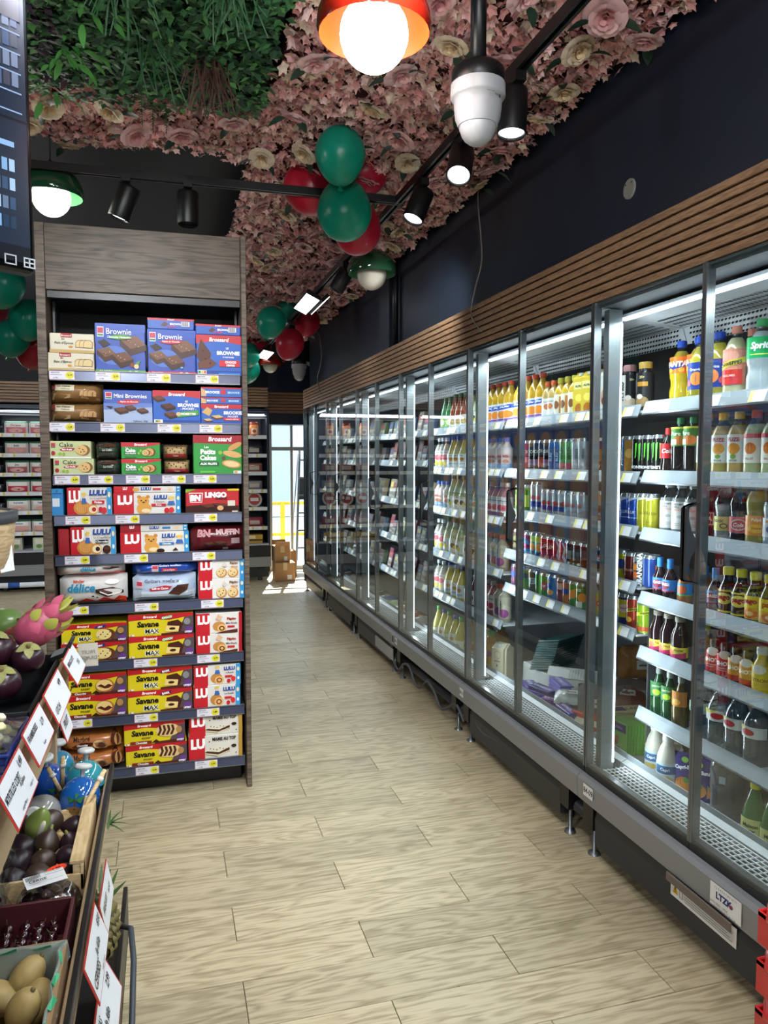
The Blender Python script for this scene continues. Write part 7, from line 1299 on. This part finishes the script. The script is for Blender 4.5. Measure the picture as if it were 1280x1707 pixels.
pcard(1.53, 1.77, -.172, .42, .505, [T('CERISES', .25, .35, .16, '22262E', .01, .3), T('le kilo', .55, .55, .15, '22262E', 0, .3), T('8,80', .85, .72, .16, '22262E', .01, .3), T('origine France', .5, .14, .07, '8A9098')], 'price card with red border on the middle tier below the cherries', .35)
pcard(1.80, 2.02, -.165, .39, .475, [T('FIGUES', .3, .6, .16, '4A4E58', .01, .3), T('6,50', .7, .5, .16, '4A4E58', .01, .3)], 'narrow red-edged price card just behind the cherry price card', .2)
pcard(1.47, 1.75, -.155, .30, .39, [T('ANANAS', .2, .8, .12, '3A3E48', .01, .3), T('le kilo', .45, .55, .14, '22262E', 0, .3), T('2,99', .8, .7, .16, '22262E', .01, .3)], 'lowest price card with red border near the bottom edge', .45)
# paper card seen against the biscuit shelf
m = M(); draw(m, [('r', 0, 0, 1, 1, 'B9B4A6'), T('TIUR', .5, .66, .17, '7E7A70', .03), T('ƎRAИ', .5, .4, .17, '7E7A70', .03)] if False else [('r', 0, 0, 1, 1, 'B9B4A6')], .06, .076, lambda u, v, h: (u, h, v))
m.box(0, .06, .001, .003, 0, .076, ink('B9B4A6')); o = m.build('paper_card', None, tuple(on(1, 2.62, 131, 1112)), (0, 0, .05)); tag(o, 'beige card seen from behind with mirrored lettering, in front of the biscuit shelf', 'card')
t = M(); draw(t, [T('FRUIT', .5, .62, .16, '86827A', .03), T('DRAGO', .5, .38, .16, '86827A', .03)], .06, .076, lambda u, v, h: (.06 - u, -.0008 - h, v)); t.build('printing', o)
tag(M().tube([tuple(on(1, 2.62, 146, 1095)), (-.31, 2.6, .75)], .002, STEEL, 5).build('card_clip'), 'thin metal clip holding the beige card', 'clip')
# crates on the upper tier
def crate(name, x0, x1, y0, y1, z, h, mat, label, th=.006, slots=True):
    c = empty(name, ((x0 + x1) / 2, (y0 + y1) / 2, z)); w, d = (x1 - x0) / 2, (y1 - y0) / 2; tag(c, label, 'crate')
    M().box(-w, w, -d, d, 0, .006, mat).build('base', c)
    for n_, a in (('side', (-w, -w + th, -d, d)), ('side', (w - th, w, -d, d)), ('end', (-w, w, -d, -d + th)), ('end', (-w, w, d - th, d))): M().bbox(a[0], a[1], a[2], a[3], .0, h, mat, .0015).build(n_, c)
    return c
crate('black_crate', -.95, -.335, 2.02, 2.61, .722, .155, pm('crate_black', '15171A', .45), 'black plastic crate with tropical fruit at the far end of the upper tier')
for (y, a) in ((2.60, .5), (2.60, 0)): pass
tag(M().prism([(0, 0), (.05, .012), (.065, .055), (.055, .06), (.036, .024), (0, .012)], .09, pm('crate_black'), 'y').build('crate_corner', None, (-.355, 2.53, .872)), 'raised black corner piece of the tropical fruit crate', 'crate')
def mangosteen(x, y, z, r, lab, rx=0, rz=0):
    o = M().ell((0, 0, 0), (r, r, r * .92), pm('mangosteen', '2E1420', .28, var=.4, bscale=40), 18, 12).build('mangosteen', None, (x, y, z), (-rx, 0, rz * .3)); g = pm('calyx', '8A8A50', .6, var=.3)
    for k in range(4):
        a = k * pi / 2; l = leafmesh(r * .75, r * .34, g, .25); l.build('calyx_leaf', o, (0, 0, r * .96), (0, .12, a))
    M().lathe([(r * .13, r * .9), (r * .15, r * 1.15), (r * .08, r * 1.2)], pm('stem_brown', '6A5A34', .7), n=8).build('stem', o); tag(o, lab, 'mangosteen', 'mangosteens in the black crate')
for a in [(-.42, 2.16, .915, .047, 'front mangosteen just behind the mirrored price cards', -.5, .3), (-.47, 2.33, .965, .055, 'largest dark mangosteen with green calyx on top of the pile', -.4, 0), (-.38, 2.30, .945, .044, 'mangosteen under the dragon fruit, right side of pile', -.6, .8),
          (-.56, 2.28, .93, .048, 'mangosteen at left of the pile, beside the second dragon fruit', -.9, .5), (-.5, 2.12, .90, .045, 'low mangosteen behind the blue punnet', -.2, 0), (-.60, 2.14, .88, .045, 'mangosteen half hidden at the left edge', .2, 0), (-.44, 2.45, .93, .05, 'mangosteen behind the large one, below the mango', 0, 0)]: mangosteen(*a)
def dragon(x, y, z, r, lab, rot):
    o = M().ell((0, 0, 0), (r, r, r * 1.35), pm('dragon_pink', 'B04A66', .45, var=.4, bscale=18), 18, 12).build('dragon_fruit', None, (x, y, z), rot); c2 = pm('dragon_scale', 'C85A78', .45); c3 = pm('dragon_tip', 'A8A84A', .5)
    for k in range(26):
        t = k / 26; a = k * 2.4; zz = -r * 1.1 + 2.3 * r * t; rr_ = r * math.sqrt(max(.05, 1 - (zz / (r * 1.35)) ** 2)); L = r * (.6 + .3 * t)
        s = leafmesh(L, r * .4, c2 if k % 3 else c3, -.4).build('scale', o, (rr_ * .95 * cos(a), rr_ * .95 * sin(a), zz), (0, -1.0, a))
    for k in range(5): a = k * 1.26; leafmesh(r * 1.1, r * .17, c3, -.2).build('crown_leaf', o, (r * .2 * cos(a), r * .2 * sin(a), r * 1.25), (0, -1.1, a))
    tag(o, lab, 'dragon fruit', 'dragon fruits in the black crate')
dragon(-.375, 2.45, 1.0, .055, 'bright pink dragon fruit with green scale tips on top of the crate', (.3, .9, .6)); dragon(-.62, 2.36, .94, .05, 'pinkish dragon fruit at left behind the mangosteens', (.2, 1.3, .2))
for (x, y, z, r, rot, l, c) in [(-.50, 2.56, .985, .068, (.2, 1.2, -.5), 'large green and red mango at the back of the crate', '5E7A3E'), (-.74, 2.34, .96, .06, (0, 1.2, .4), 'yellow-green mango cut by the left picture edge', '9A9A4A')]:
    o = M().ell((0, 0, 0), (r * .8, r * .9, r * 1.25), pm('mango_' + c, c, .3, var=.3, bscale=8), 20, 12).ell((r * .25, 0, r * .3), (r * .62, r * .72, r * .9), pm('mango_red', '7A3A34', .3), 16, 10).build('mango', None, (x, y, z), rot); M().lathe([(.004, 0), (.003, .012)], pm('stem_brown'), (0, 0, r * 1.22), 6).build('stem', o); tag(o, l, 'mango')
# blue punnets with wrapped greens
BLU = pm('punnet_blue', '1C2F78', .3, coat=.3)
def punnet(z, lab, full):
    c = empty('blue_punnet', (-.49, 1.86, z)); tag(c, lab, 'punnet', 'blue wire punnets on the upper tier')
    M().box(-.14, .14, -.11, .11, 0, .005, BLU).build('base', c)
    for k in range(4):
        zz = .012 + .02 * k; s = 1 + .04 * k; M().tube([(-.14 * s, -.11 * s, zz), (.14 * s, -.11 * s, zz), (.14 * s, .11 * s, zz), (-.14 * s, .11 * s, zz), (-.14 * s, -.11 * s, zz)], .0028 if k < 3 else .005, BLU, 5).build('hoop', c)
    m = M()
    for i in range(9):
        x = -.14 + .035 * i; m.tube([(x, -.11, 0), (x * 1.12, -.123, .072)], .002, BLU, 4).tube([(x, .11, 0), (x * 1.12, .123, .072)], .002, BLU, 4)
    for i in range(7): y = -.11 + .0366 * i; m.tube([(.14, y, 0), (.157, y * 1.12, .072)], .002, BLU, 4).tube([(-.14, y, 0), (-.157, y * 1.12, .072)], .002, BLU, 4)
    tag(m.build('wires', c), kind='stuff')
    if full:
        rr = random.Random(3); m = M()
        for i in range(150): m.ell((rr.uniform(-.125, .125), rr.uniform(-.1, .1), .02 + rr.random() * .075), (.013, .012, .012), pm(['sprout_a', 'sprout_b', 'sprout_c'][i % 3], ['D8D8A0', 'B8C078', 'E0DCC0'][i % 3], .5), 7, 5)
        o = tag(m.build('wrapped_vegetables', None, (-.49, 1.86, z)), 'pale yellow-green vegetables piled in the upper blue punnet', 'vegetables', None, 'stuff')
        f = M(); v = []; n = 12
        for j in range(n + 1):
            for i in range(n + 1): a, b = -1 + 2 * i / n, -1 + 2 * j / n; v.append((a * .155, b * .122, .078 + .03 * (1 - a ** 4) * (1 - b ** 4) + rr.uniform(-.003, .003)))
        f.add(v, [(j * 13 + i, j * 13 + i + 1, j * 13 + i + 14, j * 13 + i + 13) for j in range(n) for i in range(n)], FILM, True)
        o = tag(f.build('plastic_film', None, (-.49, 1.86, z)), 'crinkled clear film stretched over the upper blue punnet', 'film')
        l = M(); draw(l, [('r', 0, 0, 1, 1, 'E0E2E4'), ('r', .05, .5, .5, .95, '6A4A8A'), ('r', .55, .1, .95, .6, '3A8A5A'), T('BIO', .3, .3, .2, '2A3A7A', .04)], .06, .04, lambda u, v, hh: (u, v, hh)); l.build('label_sticker', o, (-.02, -.06, .113), (0, 0, .3))
punnet(.723, 'lower blue wire punnet on the upper tier', False); punnet(.80, 'upper blue wire punnet filled with pale wrapped vegetables', True)
# black clamshell of berries with strawberry label, nearest on the upper tier
bx_ = M().bbox(-.12, .12, -.13, .13, 0, .05, pm('black_gloss', '0D0D10', .15, coat=.6), .01).build('berry_box', None, (-.50, 1.60, .723)); tag(bx_, 'black glossy berry box with white strawberry label nearest the camera', 'box')
v = []; n = 10
for j in range(n + 1):
    for i in range(n + 1): a, b = -1 + 2 * i / n, -1 + 2 * j / n; v.append((a * .12, b * .13, .05 + .065 * (1 - a ** 6) * (1 - b ** 6) + rnd.uniform(-.002, .002)))
M().add(v, [(j * 11 + i, j * 11 + i + 1, j * 11 + i + 12, j * 11 + i + 11) for j in range(n) for i in range(n)], pm('black_gloss'), True).build('lid', bx_)
l = M(); draw(l, [('r', 0, 0, 1, 1, 'E0DCDC'), ('e', .3, .6, .15, .12, 'C83038'), ('p', [(.2, .75), (.4, .75), (.3, .9)], '3A8A3A'), ('e', .35, .3, .12, .1, 'C83038'), ('e', .8, .75, .13, .13, 'D8D8DC'), ('e', .8, .75, .11, .11, '18181C'), ('r', .5, .2, .9, .24, '3A3A3E'), ('r', .5, .3, .8, .34, '3A3A3E')], .16, .14, lambda u, v, hh: (u, v, hh)); l.build('label_sticker', bx_, (-.05, -.08, .121), (0, 0, .5))
# middle tier: painted drinking coconuts
def coco(x, y, z, r, c1, lab, tilt):
    g = c1; o = empty('painted_coconut', (x, y, z)); o.rotation_euler = tilt; tag(o, lab, 'coconut', 'blue painted coconuts')
    M().ell((0, 0, 0), (r, r, r * 1.15), pm('coconut_' + c1, c1, .1, coat=.9, var=.15, bscale=12), 24, 16).build('shell', o)
    m = M()
    mpp = lambda u, v, hh: ((r + .0012 + hh) * sin(u / r) * cos(v / (r * 1.15)), -(r + .0012 + hh) * cos(u / r) * cos(v / (r * 1.15)), (r * 1.15 + .0012 + hh) * sin(v / (r * 1.15)))
    def mp2(u, v, hh): return mpp(u - r, v - r * .8, hh)
    draw(m, [('r', 0, .0, 1, .22, 'C8A060'), ('e', .3, .3, .2, .1, '8A6A3A'), ('r', .3, .3, .34, .6, '5A3A20'), ('p', [(.32, .6), (.1, .7), (.2, .5)], '2A6A34'), ('p', [(.32, .6), (.55, .72), (.45, .5)], '2A6A34'), ('p', [(.32, .6), (.3, .8), (.4, .75)], '3A7A3A'), ('e', .75, .5, .14, .08, '3AA0B8')], 2 * r, 1.6 * r, mp2, r * .22); m.build('painting', o)
    M().lathe([(.007, r * 1.1), (.007, r * 1.15 + .02), (.024, r * 1.15 + .022), (.026, r * 1.15 + .03), (.02, r * 1.15 + .035)], pm('stopper_white', 'C8CACA', .35), n=18).build('stopper', o)
def cz(u, v, z): return on(2, z, u, v)
for (u, v, r, c1, lab, t) in [(142, 1300, .058, '2A8A96', 'rear teal painted coconut with white stopper on the middle tier', (-.1, .1, .5)), (133, 1330, .058, '1A5AA8', 'front blue painted coconut with white stopper on the middle tier', (-.2, .15, .2)), (80, 1303, .055, '1E4A9A', 'dark blue painted coconut at left, behind the grey-stoppered one', (.1, -.2, .9)), (98, 1278, .05, '2A7AA0', 'farthest painted coconut, partly hidden by the board', (0, 0, 1.4))]:
    p = cz(u, v, .50); coco(p.x, p.y, .495, r, c1, lab, t)
p = cz(70, 1350, .5); coco(p.x, p.y, .49, .052, '8A8A84', 'greyish coconut with large dull stopper lying in front', (1.2, -.3, 0))
for (a, b, l) in [((175, 1283, .60), (133, 1360, .50), 'wooden drinking stick leaning on the front blue coconut'), ((105, 1262, .62), (103, 1318, .5), 'wooden drinking stick standing between the coconuts'), ((80, 1280, .6), (104, 1325, .5), 'brown drinking stick slanting behind the blue coconut')]:
    P, Q = cz(a[0], a[1], a[2]), cz(b[0], b[1], b[2]); d = (P - Q).normalized(); o = M().tube([Q, P], .0065, RAWW, 8).build('bamboo_straw'); tag(o, l, 'straw', 'drinking sticks with the coconuts'); M().tube([P - d * .035, P - d * .022], .0095, pm('tag_white', 'D8D4CC', .5), 8).build('paper_tag', o)
# wooden fig crate
fc = empty('wooden_crate', (-.33, 2.12, .421)); tag(fc, 'open pale wooden crate holding dark figs on the middle tier', 'crate')
M().bbox(-.12, .12, -.19, .19, 0, .008, RAWW).build('base', fc)
for x in (-.12, .112): M().bbox(x, x + .008, -.19, .19, .03, .095, RAWW, .001).build('side_slat', fc)
for y in (-.19, .182):
    M().bbox(-.12, .12, y, y + .008, .01, .07, RAWW, .001).build('end_slat', fc)
for x in (-.12, .095):
    for y in (-.188, .162): M().bbox(x, x + .025, y, y + .025, 0, .1, RAWW, .001).build('corner_block', fc)
M().bbox(.088, .12, -.19, .19, .096, .104, RAWW, .001).build('top_slat', fc)
def fig(x, y, z, r, lab, rot, c='2E1C24'):
    def df(p): k = 1 - .5 * max(0, p.z) ** 1.5; return (p.x * k, p.y * k, p.z * 1.25 if p.z > 0 else p.z * .85)
    o = M().ell((0, 0, 0), (r, r, r), pm('fig_' + c, c, .38, var=.45, bscale=25), 18, 12, df).build('fig', None, (x, y, z), rot)
    M().lathe([(.005, r * 1.2), (.003, r * 1.5)], pm('fig_stem', '8A8A4A', .6), n=6).build('stem', o); tag(o, lab, 'fig', 'dark figs in the wooden crate')
FN = ['front right', 'front left', 'middle right', 'middle', 'back right', 'back', 'second front', 'deep corner', 'left edge', 'rear left', 'upper middle', 'upper back']
for i in range(12): fig(-.262 - .06 * (i % 3) - .003 * (i // 6), 1.985 + .085 * (i // 3), .462 + (.03 if i > 9 else 0) + .006 * (i % 2), .031 + .003 * (i % 3), f'dark purple fig, {FN[i]} of the wooden crate', (1.0 + .3 * i, .5 * i, i), ['2E1C24', '3A2A22', '241820'][i % 3])
o = M().ell((0, 0, 0), (.036, .036, .05), pm('pear_green', '7A8A44', .35, var=.3, bscale=20), 18, 12, lambda p: (p.x * (1 - .35 * max(0, p.z)), p.y * (1 - .35 * max(0, p.z)), p.z)).build('green_fig', None, tuple(cz(64, 1372, .5)), (.3, .4, 0)); tag(o, 'split green fig with pale flesh left of the wooden crate', 'fig'); M().ell((.012, -.03, .01), (.008, .008, .03), pm('flesh_white', 'E0DCC8', .5), 8, 6).build('flesh', o)
# cherries: bags and box
CH = pm('cherry_dark', '2A0A12', .08, coat=.8)
def cherry_bag(x, y, z, lab, n, w, d, rz, seed):
    c = empty('cherry_bag', (x, y, z), rz); tag(c, lab, 'bag', 'clear bags of dark cherries'); rr = random.Random(seed); k = 0
    for i in range(n):
        o = M().ell((0, 0, 0), (.0125, .0125, .0115), CH, 12, 8).build('cherry', c) if k == 0 else o0.copy()
        if k: COL.objects.link(o)
        else: o0 = o
        k += 1; o.location = (rr.uniform(-w, w) * .8, rr.uniform(-d, d) * .8, .014 + rr.random() ** 1.3 * .05)
    v = []; n = 14
    for j in range(n + 1):
        for i in range(n + 1): a, b = -1 + 2 * i / n, -1 + 2 * j / n; v.append((a * w * 1.1, b * d * 1.1, .004 + .075 * (1 - a ** 6) * (1 - b ** 6) + rr.uniform(-.006, .006)))
    M().add(v, [(j * 15 + i, j * 15 + i + 1, j * 15 + i + 16, j * 15 + i + 15) for j in range(n) for i in range(n)], FILM, True).build('film', c)
    l = M(); draw(l, [('r', 0, 0, 1, 1, 'D8DADA')] + [('r', .05 + .03 * i, .6, .065 + .03 * i, .92, '2A2A2A') for i in range(12)] + [('r', .5, .6, .95, .64, '8A8A8A'), ('r', .5, .75, .9, .79, '8A8A8A'), T('CERISE', .3, .35, .2, '3A3A3A', .03), ('r', .08, .12, .9, .15, '9A9A9A')], .09, .05, lambda u, v, hh: (u, v, hh)); l.build('barcode_label', c, (-.04, -.01, .084), (.1, 0, .35))
    l = M(); draw(l, [('e', .5, .5, .5, .5, 'E8482A'), T('1,53', .5, .5, .4, '2A1410', .04, .2)], .05, .028, lambda u, v, hh: (u, v, hh)); l.build('price_sticker', c, (.0, .05, .082), (.1, 0, .6)); return c
cherry_bag(-.455, 1.97, .475, 'larger clear cherry bag with white barcode label, left one', 60, .075, .10, 0, 1)
cherry_bag(-.285, 1.866, .423, 'clear cherry bag with orange price sticker beside the wooden crate', 40, .07, .052, 0, 2)
cherry_bag(-.47, 1.868, .423, 'grey-topped cherry bag lying in front of the other two', 35, .1, .05, .0, 3)
mc = crate('maroon_box', -.52, -.215, 1.60, 1.80, .421, .09, pm('maroon_card', '4A1C20', .5), 'maroon cardboard box of loose dark cherries on the middle tier', .008)
rr = random.Random(12); c0 = None
for i in range(46):
    if c0 is None: o = M().ell((0, 0, 0), (.0135, .0135, .0125), CH, 12, 8).build('cherry'); c0 = o; M().tube([(0, 0, .011), (.006, 0, .022)], .0007, pm('stem_green', '4A5A2A', .6), 4).build('stem', o)
    else: o = copy_tree(c0)
    o.location = (-.50 + .031 * (i % 9) + rr.uniform(-.003, .003), 1.645 + .026 * (i // 9) + rr.uniform(-.003, .003), .475 + rr.random() * .006); o.rotation_euler = (rr.uniform(-.6, .6), rr.uniform(-.6, .6), rr.random() * 6)
    tag(o, f'loose dark cherry, {ORD[i % 9]} from left in the {ORD[i // 9]} row of the maroon box', 'cherry', 'loose cherries in the maroon box')
# lined box of golden kiwis
lb_ = crate('lined_box', -.58, -.205, 1.11, 1.585, .421, .12, pm('kraft_board', '8A6C4C', .7), 'cardboard box of golden kiwis with a clear green-printed liner', .01)
v = []; f = []; pth = [(-.185, .235), (.19, .235), (.19, -.24)]; nn_ = 26; rr = random.Random(6)
pts = [(-.185 + .375 * t / 12, .225) for t in range(13)] + [(.185, .225 - .465 * t / 14) for t in range(1, 15)]
for k in range(7):
    for i, (x, y) in enumerate(pts):
        o_ = .012 * sin(i * 1.9 + k) ; q = k / 6; zz = .03 + .10 * sin(q * pi * .8) ; push = .02 * q + .004 * sin(i * 2.3)
        v.append((x + (push - .02 if i >= 12 else 0) , y + (push - .02 if i <= 12 else 0), zz + rr.uniform(-.004, .004)))
n = len(pts)
for k in range(6):
    for i in range(n - 1): f.append((k * n + i, k * n + i + 1, k * n + n + i + 1, k * n + n + i))
ln = M().add(v, f, glass('liner_film', 'D0DCD6', 1.4, .2, .1, ('B8C8C0', .3)), True).build('plastic_liner', lb_)
m = M()
for k in range(6): 
    i = 13 + 2 * k; a = Vector(v[3 * n + i]); b = Vector(v[3 * n + i + 1]); c_ = Vector(v[5 * n + i + 1]); d_ = Vector(v[5 * n + i]); off = Vector((.004, .0, .004)); m.add([a + off, b + off, c_ + off, d_ + off], [(0, 1, 2, 3)], pm('liner_green', '2E9A6A', .4))
for k in range(5): i = 2 + 2 * k; a = Vector(v[3 * n + i]); b = Vector(v[3 * n + i + 1]); c_ = Vector(v[5 * n + i + 1]); d_ = Vector(v[5 * n + i]); off = Vector((0, -.004, .003)); m.add([a + off, b + off, c_ + off, d_ + off], [(0, 1, 2, 3)], pm('liner_green'))
tag(m.build('green_print', lb_), kind='stuff')
k0 = None
for i, (x, y, z) in enumerate([(-.53, .98, .47), (-.46, .90, .485), (-.40, 1.0, .465), (-.35, .93, .47), (-.42, .82, .49), (-.50, .80, .47), (-.34, .83, .465), (-.56, .90, .46), (-.45, 1.06, .455), (-.54, 1.07, .452), (-.28, .90, .455), (-.29, 1.0, .475), (-.30, 1.1, .47), (-.275, 1.06, .445), (-.345, 1.08, .45)]):
    if k0 is None: o = M().ell((0, 0, 0), (.029, .029, .04), pm('kiwi_gold', 'A8905A', .55, var=.25, bscale=60, bump=.3), 18, 12).build('golden_kiwi'); k0 = o; M().lathe([(.004, .039), (.005, .043), (.002, .045)], pm('stem_brown'), n=8).build('calyx', o)
    else: o = copy_tree(k0)
    o.location = (x + .025, y + .44, z + .035); o.rotation_euler = (1.4 + .2 * i, .3 * i, i); tag(o, f"smooth golden kiwi, {['left rear', 'front centre, largest looking', 'right rear', 'right front', 'nearest middle', 'nearest left', 'nearest right', 'left edge', 'far middle', 'far left', 'right edge', 'right upper', 'far right upper', 'far right corner', 'far centre'][i]} of the lined box", 'kiwi', 'golden kiwis in the lined box')
# lower tier: pineapple
pa = empty('pineapple', (-.18, 1.95, .335)); pa.rotation_euler = (rad(-80), 0, .05); tag(pa, 'pineapple lying on the lower tier with leaves poking over the floor', 'pineapple')
M().ell((0, 0, 0), (.045, .045, .1), pm('pineapple_skin', '4A4426', .6, var=.5, bscale=50), 20, 14).build('body', pa)
m = M(); pc = pm('pineapple_eye', '6A6034', .6)
for k in range(9):
    for i in range(12):
        a = 2 * pi * (i + .5 * (k % 2)) / 12; zz = -.08 + .02 * k; r = .0455 * math.sqrt(1 - (zz / .1) ** 2); m.lathe([(.0105, 0), (.006, .005), (.0005, .009)], pc, (0, 0, 0), 6); n = 18
        R_ = Matrix.Rotation(a, 3, 'Z') @ Matrix.Rotation(pi / 2, 3, 'Y')
        for q in range(len(m.v) - 24, len(m.v)): pass
        base = len(m.v) - 24; 
        for q in range(base, len(m.v)): m.v[q] = tuple(R_ @ Vector(m.v[q]) + Vector((r * cos(a), r * sin(a), zz)))
tag(m.build('eyes', pa), kind='stuff')
for k in range(14): a = k * 2.4; leafmesh(.05 + .02 * (k % 3), .007, pm('pine_leaf', '3A5A2E', .5), -.25 + .1 * (k % 4)).build('crown_leaf', pa, (.012 * cos(a), .012 * sin(a), .09), (0, -1.2 + .05 * k, a))
for k in range(5): tag(leafmesh(.07, .005, pm('pine_leaf'), .3).build('green_leaf', None, tuple(cz(172 + 2 * k, 1372 + 3 * k, .38)), (0, -.2 * k, -.5 + .5 * k)), f"narrow green leaf sticking out over the floor, {ORD[k]} from the top", 'leaf', 'leaves at the stand edge')
tag(M().tube([(-.13, 2.0, .3), (-.105, 1.95, .32), (-.095, 1.85, .3), (-.095, 1.72, .24), (-.11, 1.6, .14)], .007, pm('strap_grey', '3A4048', .5), 8).build('strap'), 'dark grey curved strap hanging beside the pineapple at the stand edge', 'strap')
for i, (x, y) in enumerate([(-.2, 1.3), (-.2, 1.4), (-.22, 1.18)]):
    o = M().ell((0, 0, 0), (.04, .04, .05), pm('fruit_yellow', 'C8A83A', .4, var=.2, bscale=15), 18, 12).build('yellow_melon', None, (x, y, .17), (1, .3 * i, 0)); M().lathe([(.004, .048), (.003, .06)], pm('stem_brown'), n=6).build('stem', o); tag(o, ['yellow melon on the lower tier behind the lowest card', 'yellow melon deeper on the lower tier', 'yellow melon at the bottom edge of the picture'][i], 'melon', 'yellow melons on the lower tier')
# banana bin
bb = empty('banana_bin', (-.585, 2.2, 1.2)); tag(bb, 'round pale wooden bin with black rim holding green bananas', 'bin')
M().lathe([(.17, 0), (.19, .02), (.198, .12), (.2, .16), (.19, .16), (.185, .03), (.001, .02)], wood('bin_wood', 'C4AC88', 'A08860', .6, (3, 3, 14)), n=36).build('body', bb)
M().lathe([(.202, .135), (.206, .14), (.206, .165), (.19, .166), (.19, .14)], pm('rim_grey', '3A3C40', .5), n=36, cap=False).build('rim', bb)
m = M(); draw(m, [('r', 0, 0, 1, 1, 'E0E2E6'), T('BANANES', .5, .75, .14, '4A4E58', .02), T('BIO', .4, .58, .12, '4A4E58', .02), T('1,99', .5, .15, .1, '6A6E78')], .055, .12, lambda u, v, h: (-h, -u, v)); o = m.build('card', bb, (.2, -.02, .01), (0, -.1, -.45))
for k in range(5):
    a0 = .3 * k; pts = [(-.12 + .05 * t, -.05 + .03 * k, .15 + .06 * sin(t * .75) + .01 * k) for t in range(6)]
    m = M(); P = [Vector(p) for p in pts]; v = []; n = 6
    for t, p in enumerate(P):
        r = [.006, .017, .02, .02, .016, .006][t]
        for i in range(n): q = 2 * pi * i / n; v.append((p.x, p.y + r * cos(q), p.z + r * sin(q)))
    m.add(v, [(t * n + i, t * n + (i + 1) % n, t * n + n + (i + 1) % n, t * n + n + i) for t in range(5) for i in range(n)], pm('banana_green', '6A7A2A', .45, var=.3), True); o = m.build('banana', None, (-.585, 2.2, 1.2)); M().tube([P[0], P[0] + Vector((-.02, 0, .0))], .005, pm('stem_brown'), 6).build('stalk', o); tag(o, f'green banana, {ORD[k]} from the front in the wooden bin', 'banana', 'green bananas in the bin')
tag(M().tube([(-.7, 2.3, .0), (-.7, 2.3, 1.21)], .02, BLACK, 10).lathe([(.12, 1.185), (.12, 1.2)], BLACK, (-.62, 2.25, 0), 20).lathe([(.15, 0), (.15, .015)], BLACK, (-.7, 2.3, 0), 20).build('bin_stand'), 'thin black post stand carrying the banana bin', 'stand')
# red shopping baskets
RED = pm('basket_red', 'C81E22', .3, coat=.3); TAN = pm('basket_grey', '4A4038', .5)
tag(M().box(-.16, .16, -.18, .18, .1, .14, DKG).lathe([(.03, 0), (.03, .1)], DKG, (-.13, -.15, 0), 10).lathe([(.03, 0), (.03, .1)], DKG, (.13, -.15, 0), 10).lathe([(.03, 0), (.03, .1)], DKG, (-.13, .15, 0), 10).lathe([(.03, 0), (.03, .1)], DKG, (.13, .15, 0), 10).build('basket_trolley', None, (1.285, .99, 0)), 'low dark trolley under the stack of red baskets', 'trolley')
for k in range(4):
    c = empty('shopping_basket', (1.285, .99, .125 + .1 * k)); tag(c, f"red shopping basket at the right picture edge, {['lowest', 'second lowest', 'second highest', 'topmost'][k]} of the stack", 'basket', 'stacked red shopping baskets')
    M().bbox(-.14, .14, -.17, .17, 0, .008, RED, .003).build('base', c)
    m = M()
    for j in range(6):
        t = j / 5; w, d = .14 + .03 * t, .17 + .03 * t; z = .01 + .17 * t
        if k == 3 or j > 2: m.box(-w, w, -d - .003, -d + .003, z - .004, z + .004, RED).box(-w, w, d - .003, d + .003, z - .004, z + .004, RED).box(-w - .003, -w + .003, -d, d, z - .004, z + .004, RED).box(w - .003, w + .003, -d, d, z - .004, z + .004, RED)
    for i in range(9):
        t = -1 + i / 4; m.tube([(-.14, t * .16, .0), (-.17, t * .19, .18)], .003, RED, 4); m.tube([(t * .13, .17, .0), (t * .16, .2, .18)], .003, RED, 4); m.tube([(t * .13, -.17, .0), (t * .16, -.2, .18)], .003, RED, 4)
    tag(m.build('mesh_sides', c), kind='stuff')
    M().box(-.17, .17, -.203, -.199, .12, .185, RED).box(-.17, .17, .199, .203, .12, .185, RED).box(-.173, -.169, -.2, .2, .12, .185, RED).box(.169, .173, -.2, .2, .12, .185, RED).build('upper_band', c)
    M().tube([(-.17, -.17, .185), (-.14, -.2, .185), (.14, -.2, .185), (.17, -.17, .185), (.17, .17, .185), (.14, .2, .185), (-.14, .2, .185), (-.17, .17, .185), (-.17, -.17, .185)], .012, RED, 8).build('rim', c)
    M().tube([(-.17, 0, .19), (-.165, -.05, .2), (-.13, -.08, .202), (.13, -.08, .202), (.165, -.05, .2), (.17, 0, .19)], .007, TAN, 6).build('handle', c)
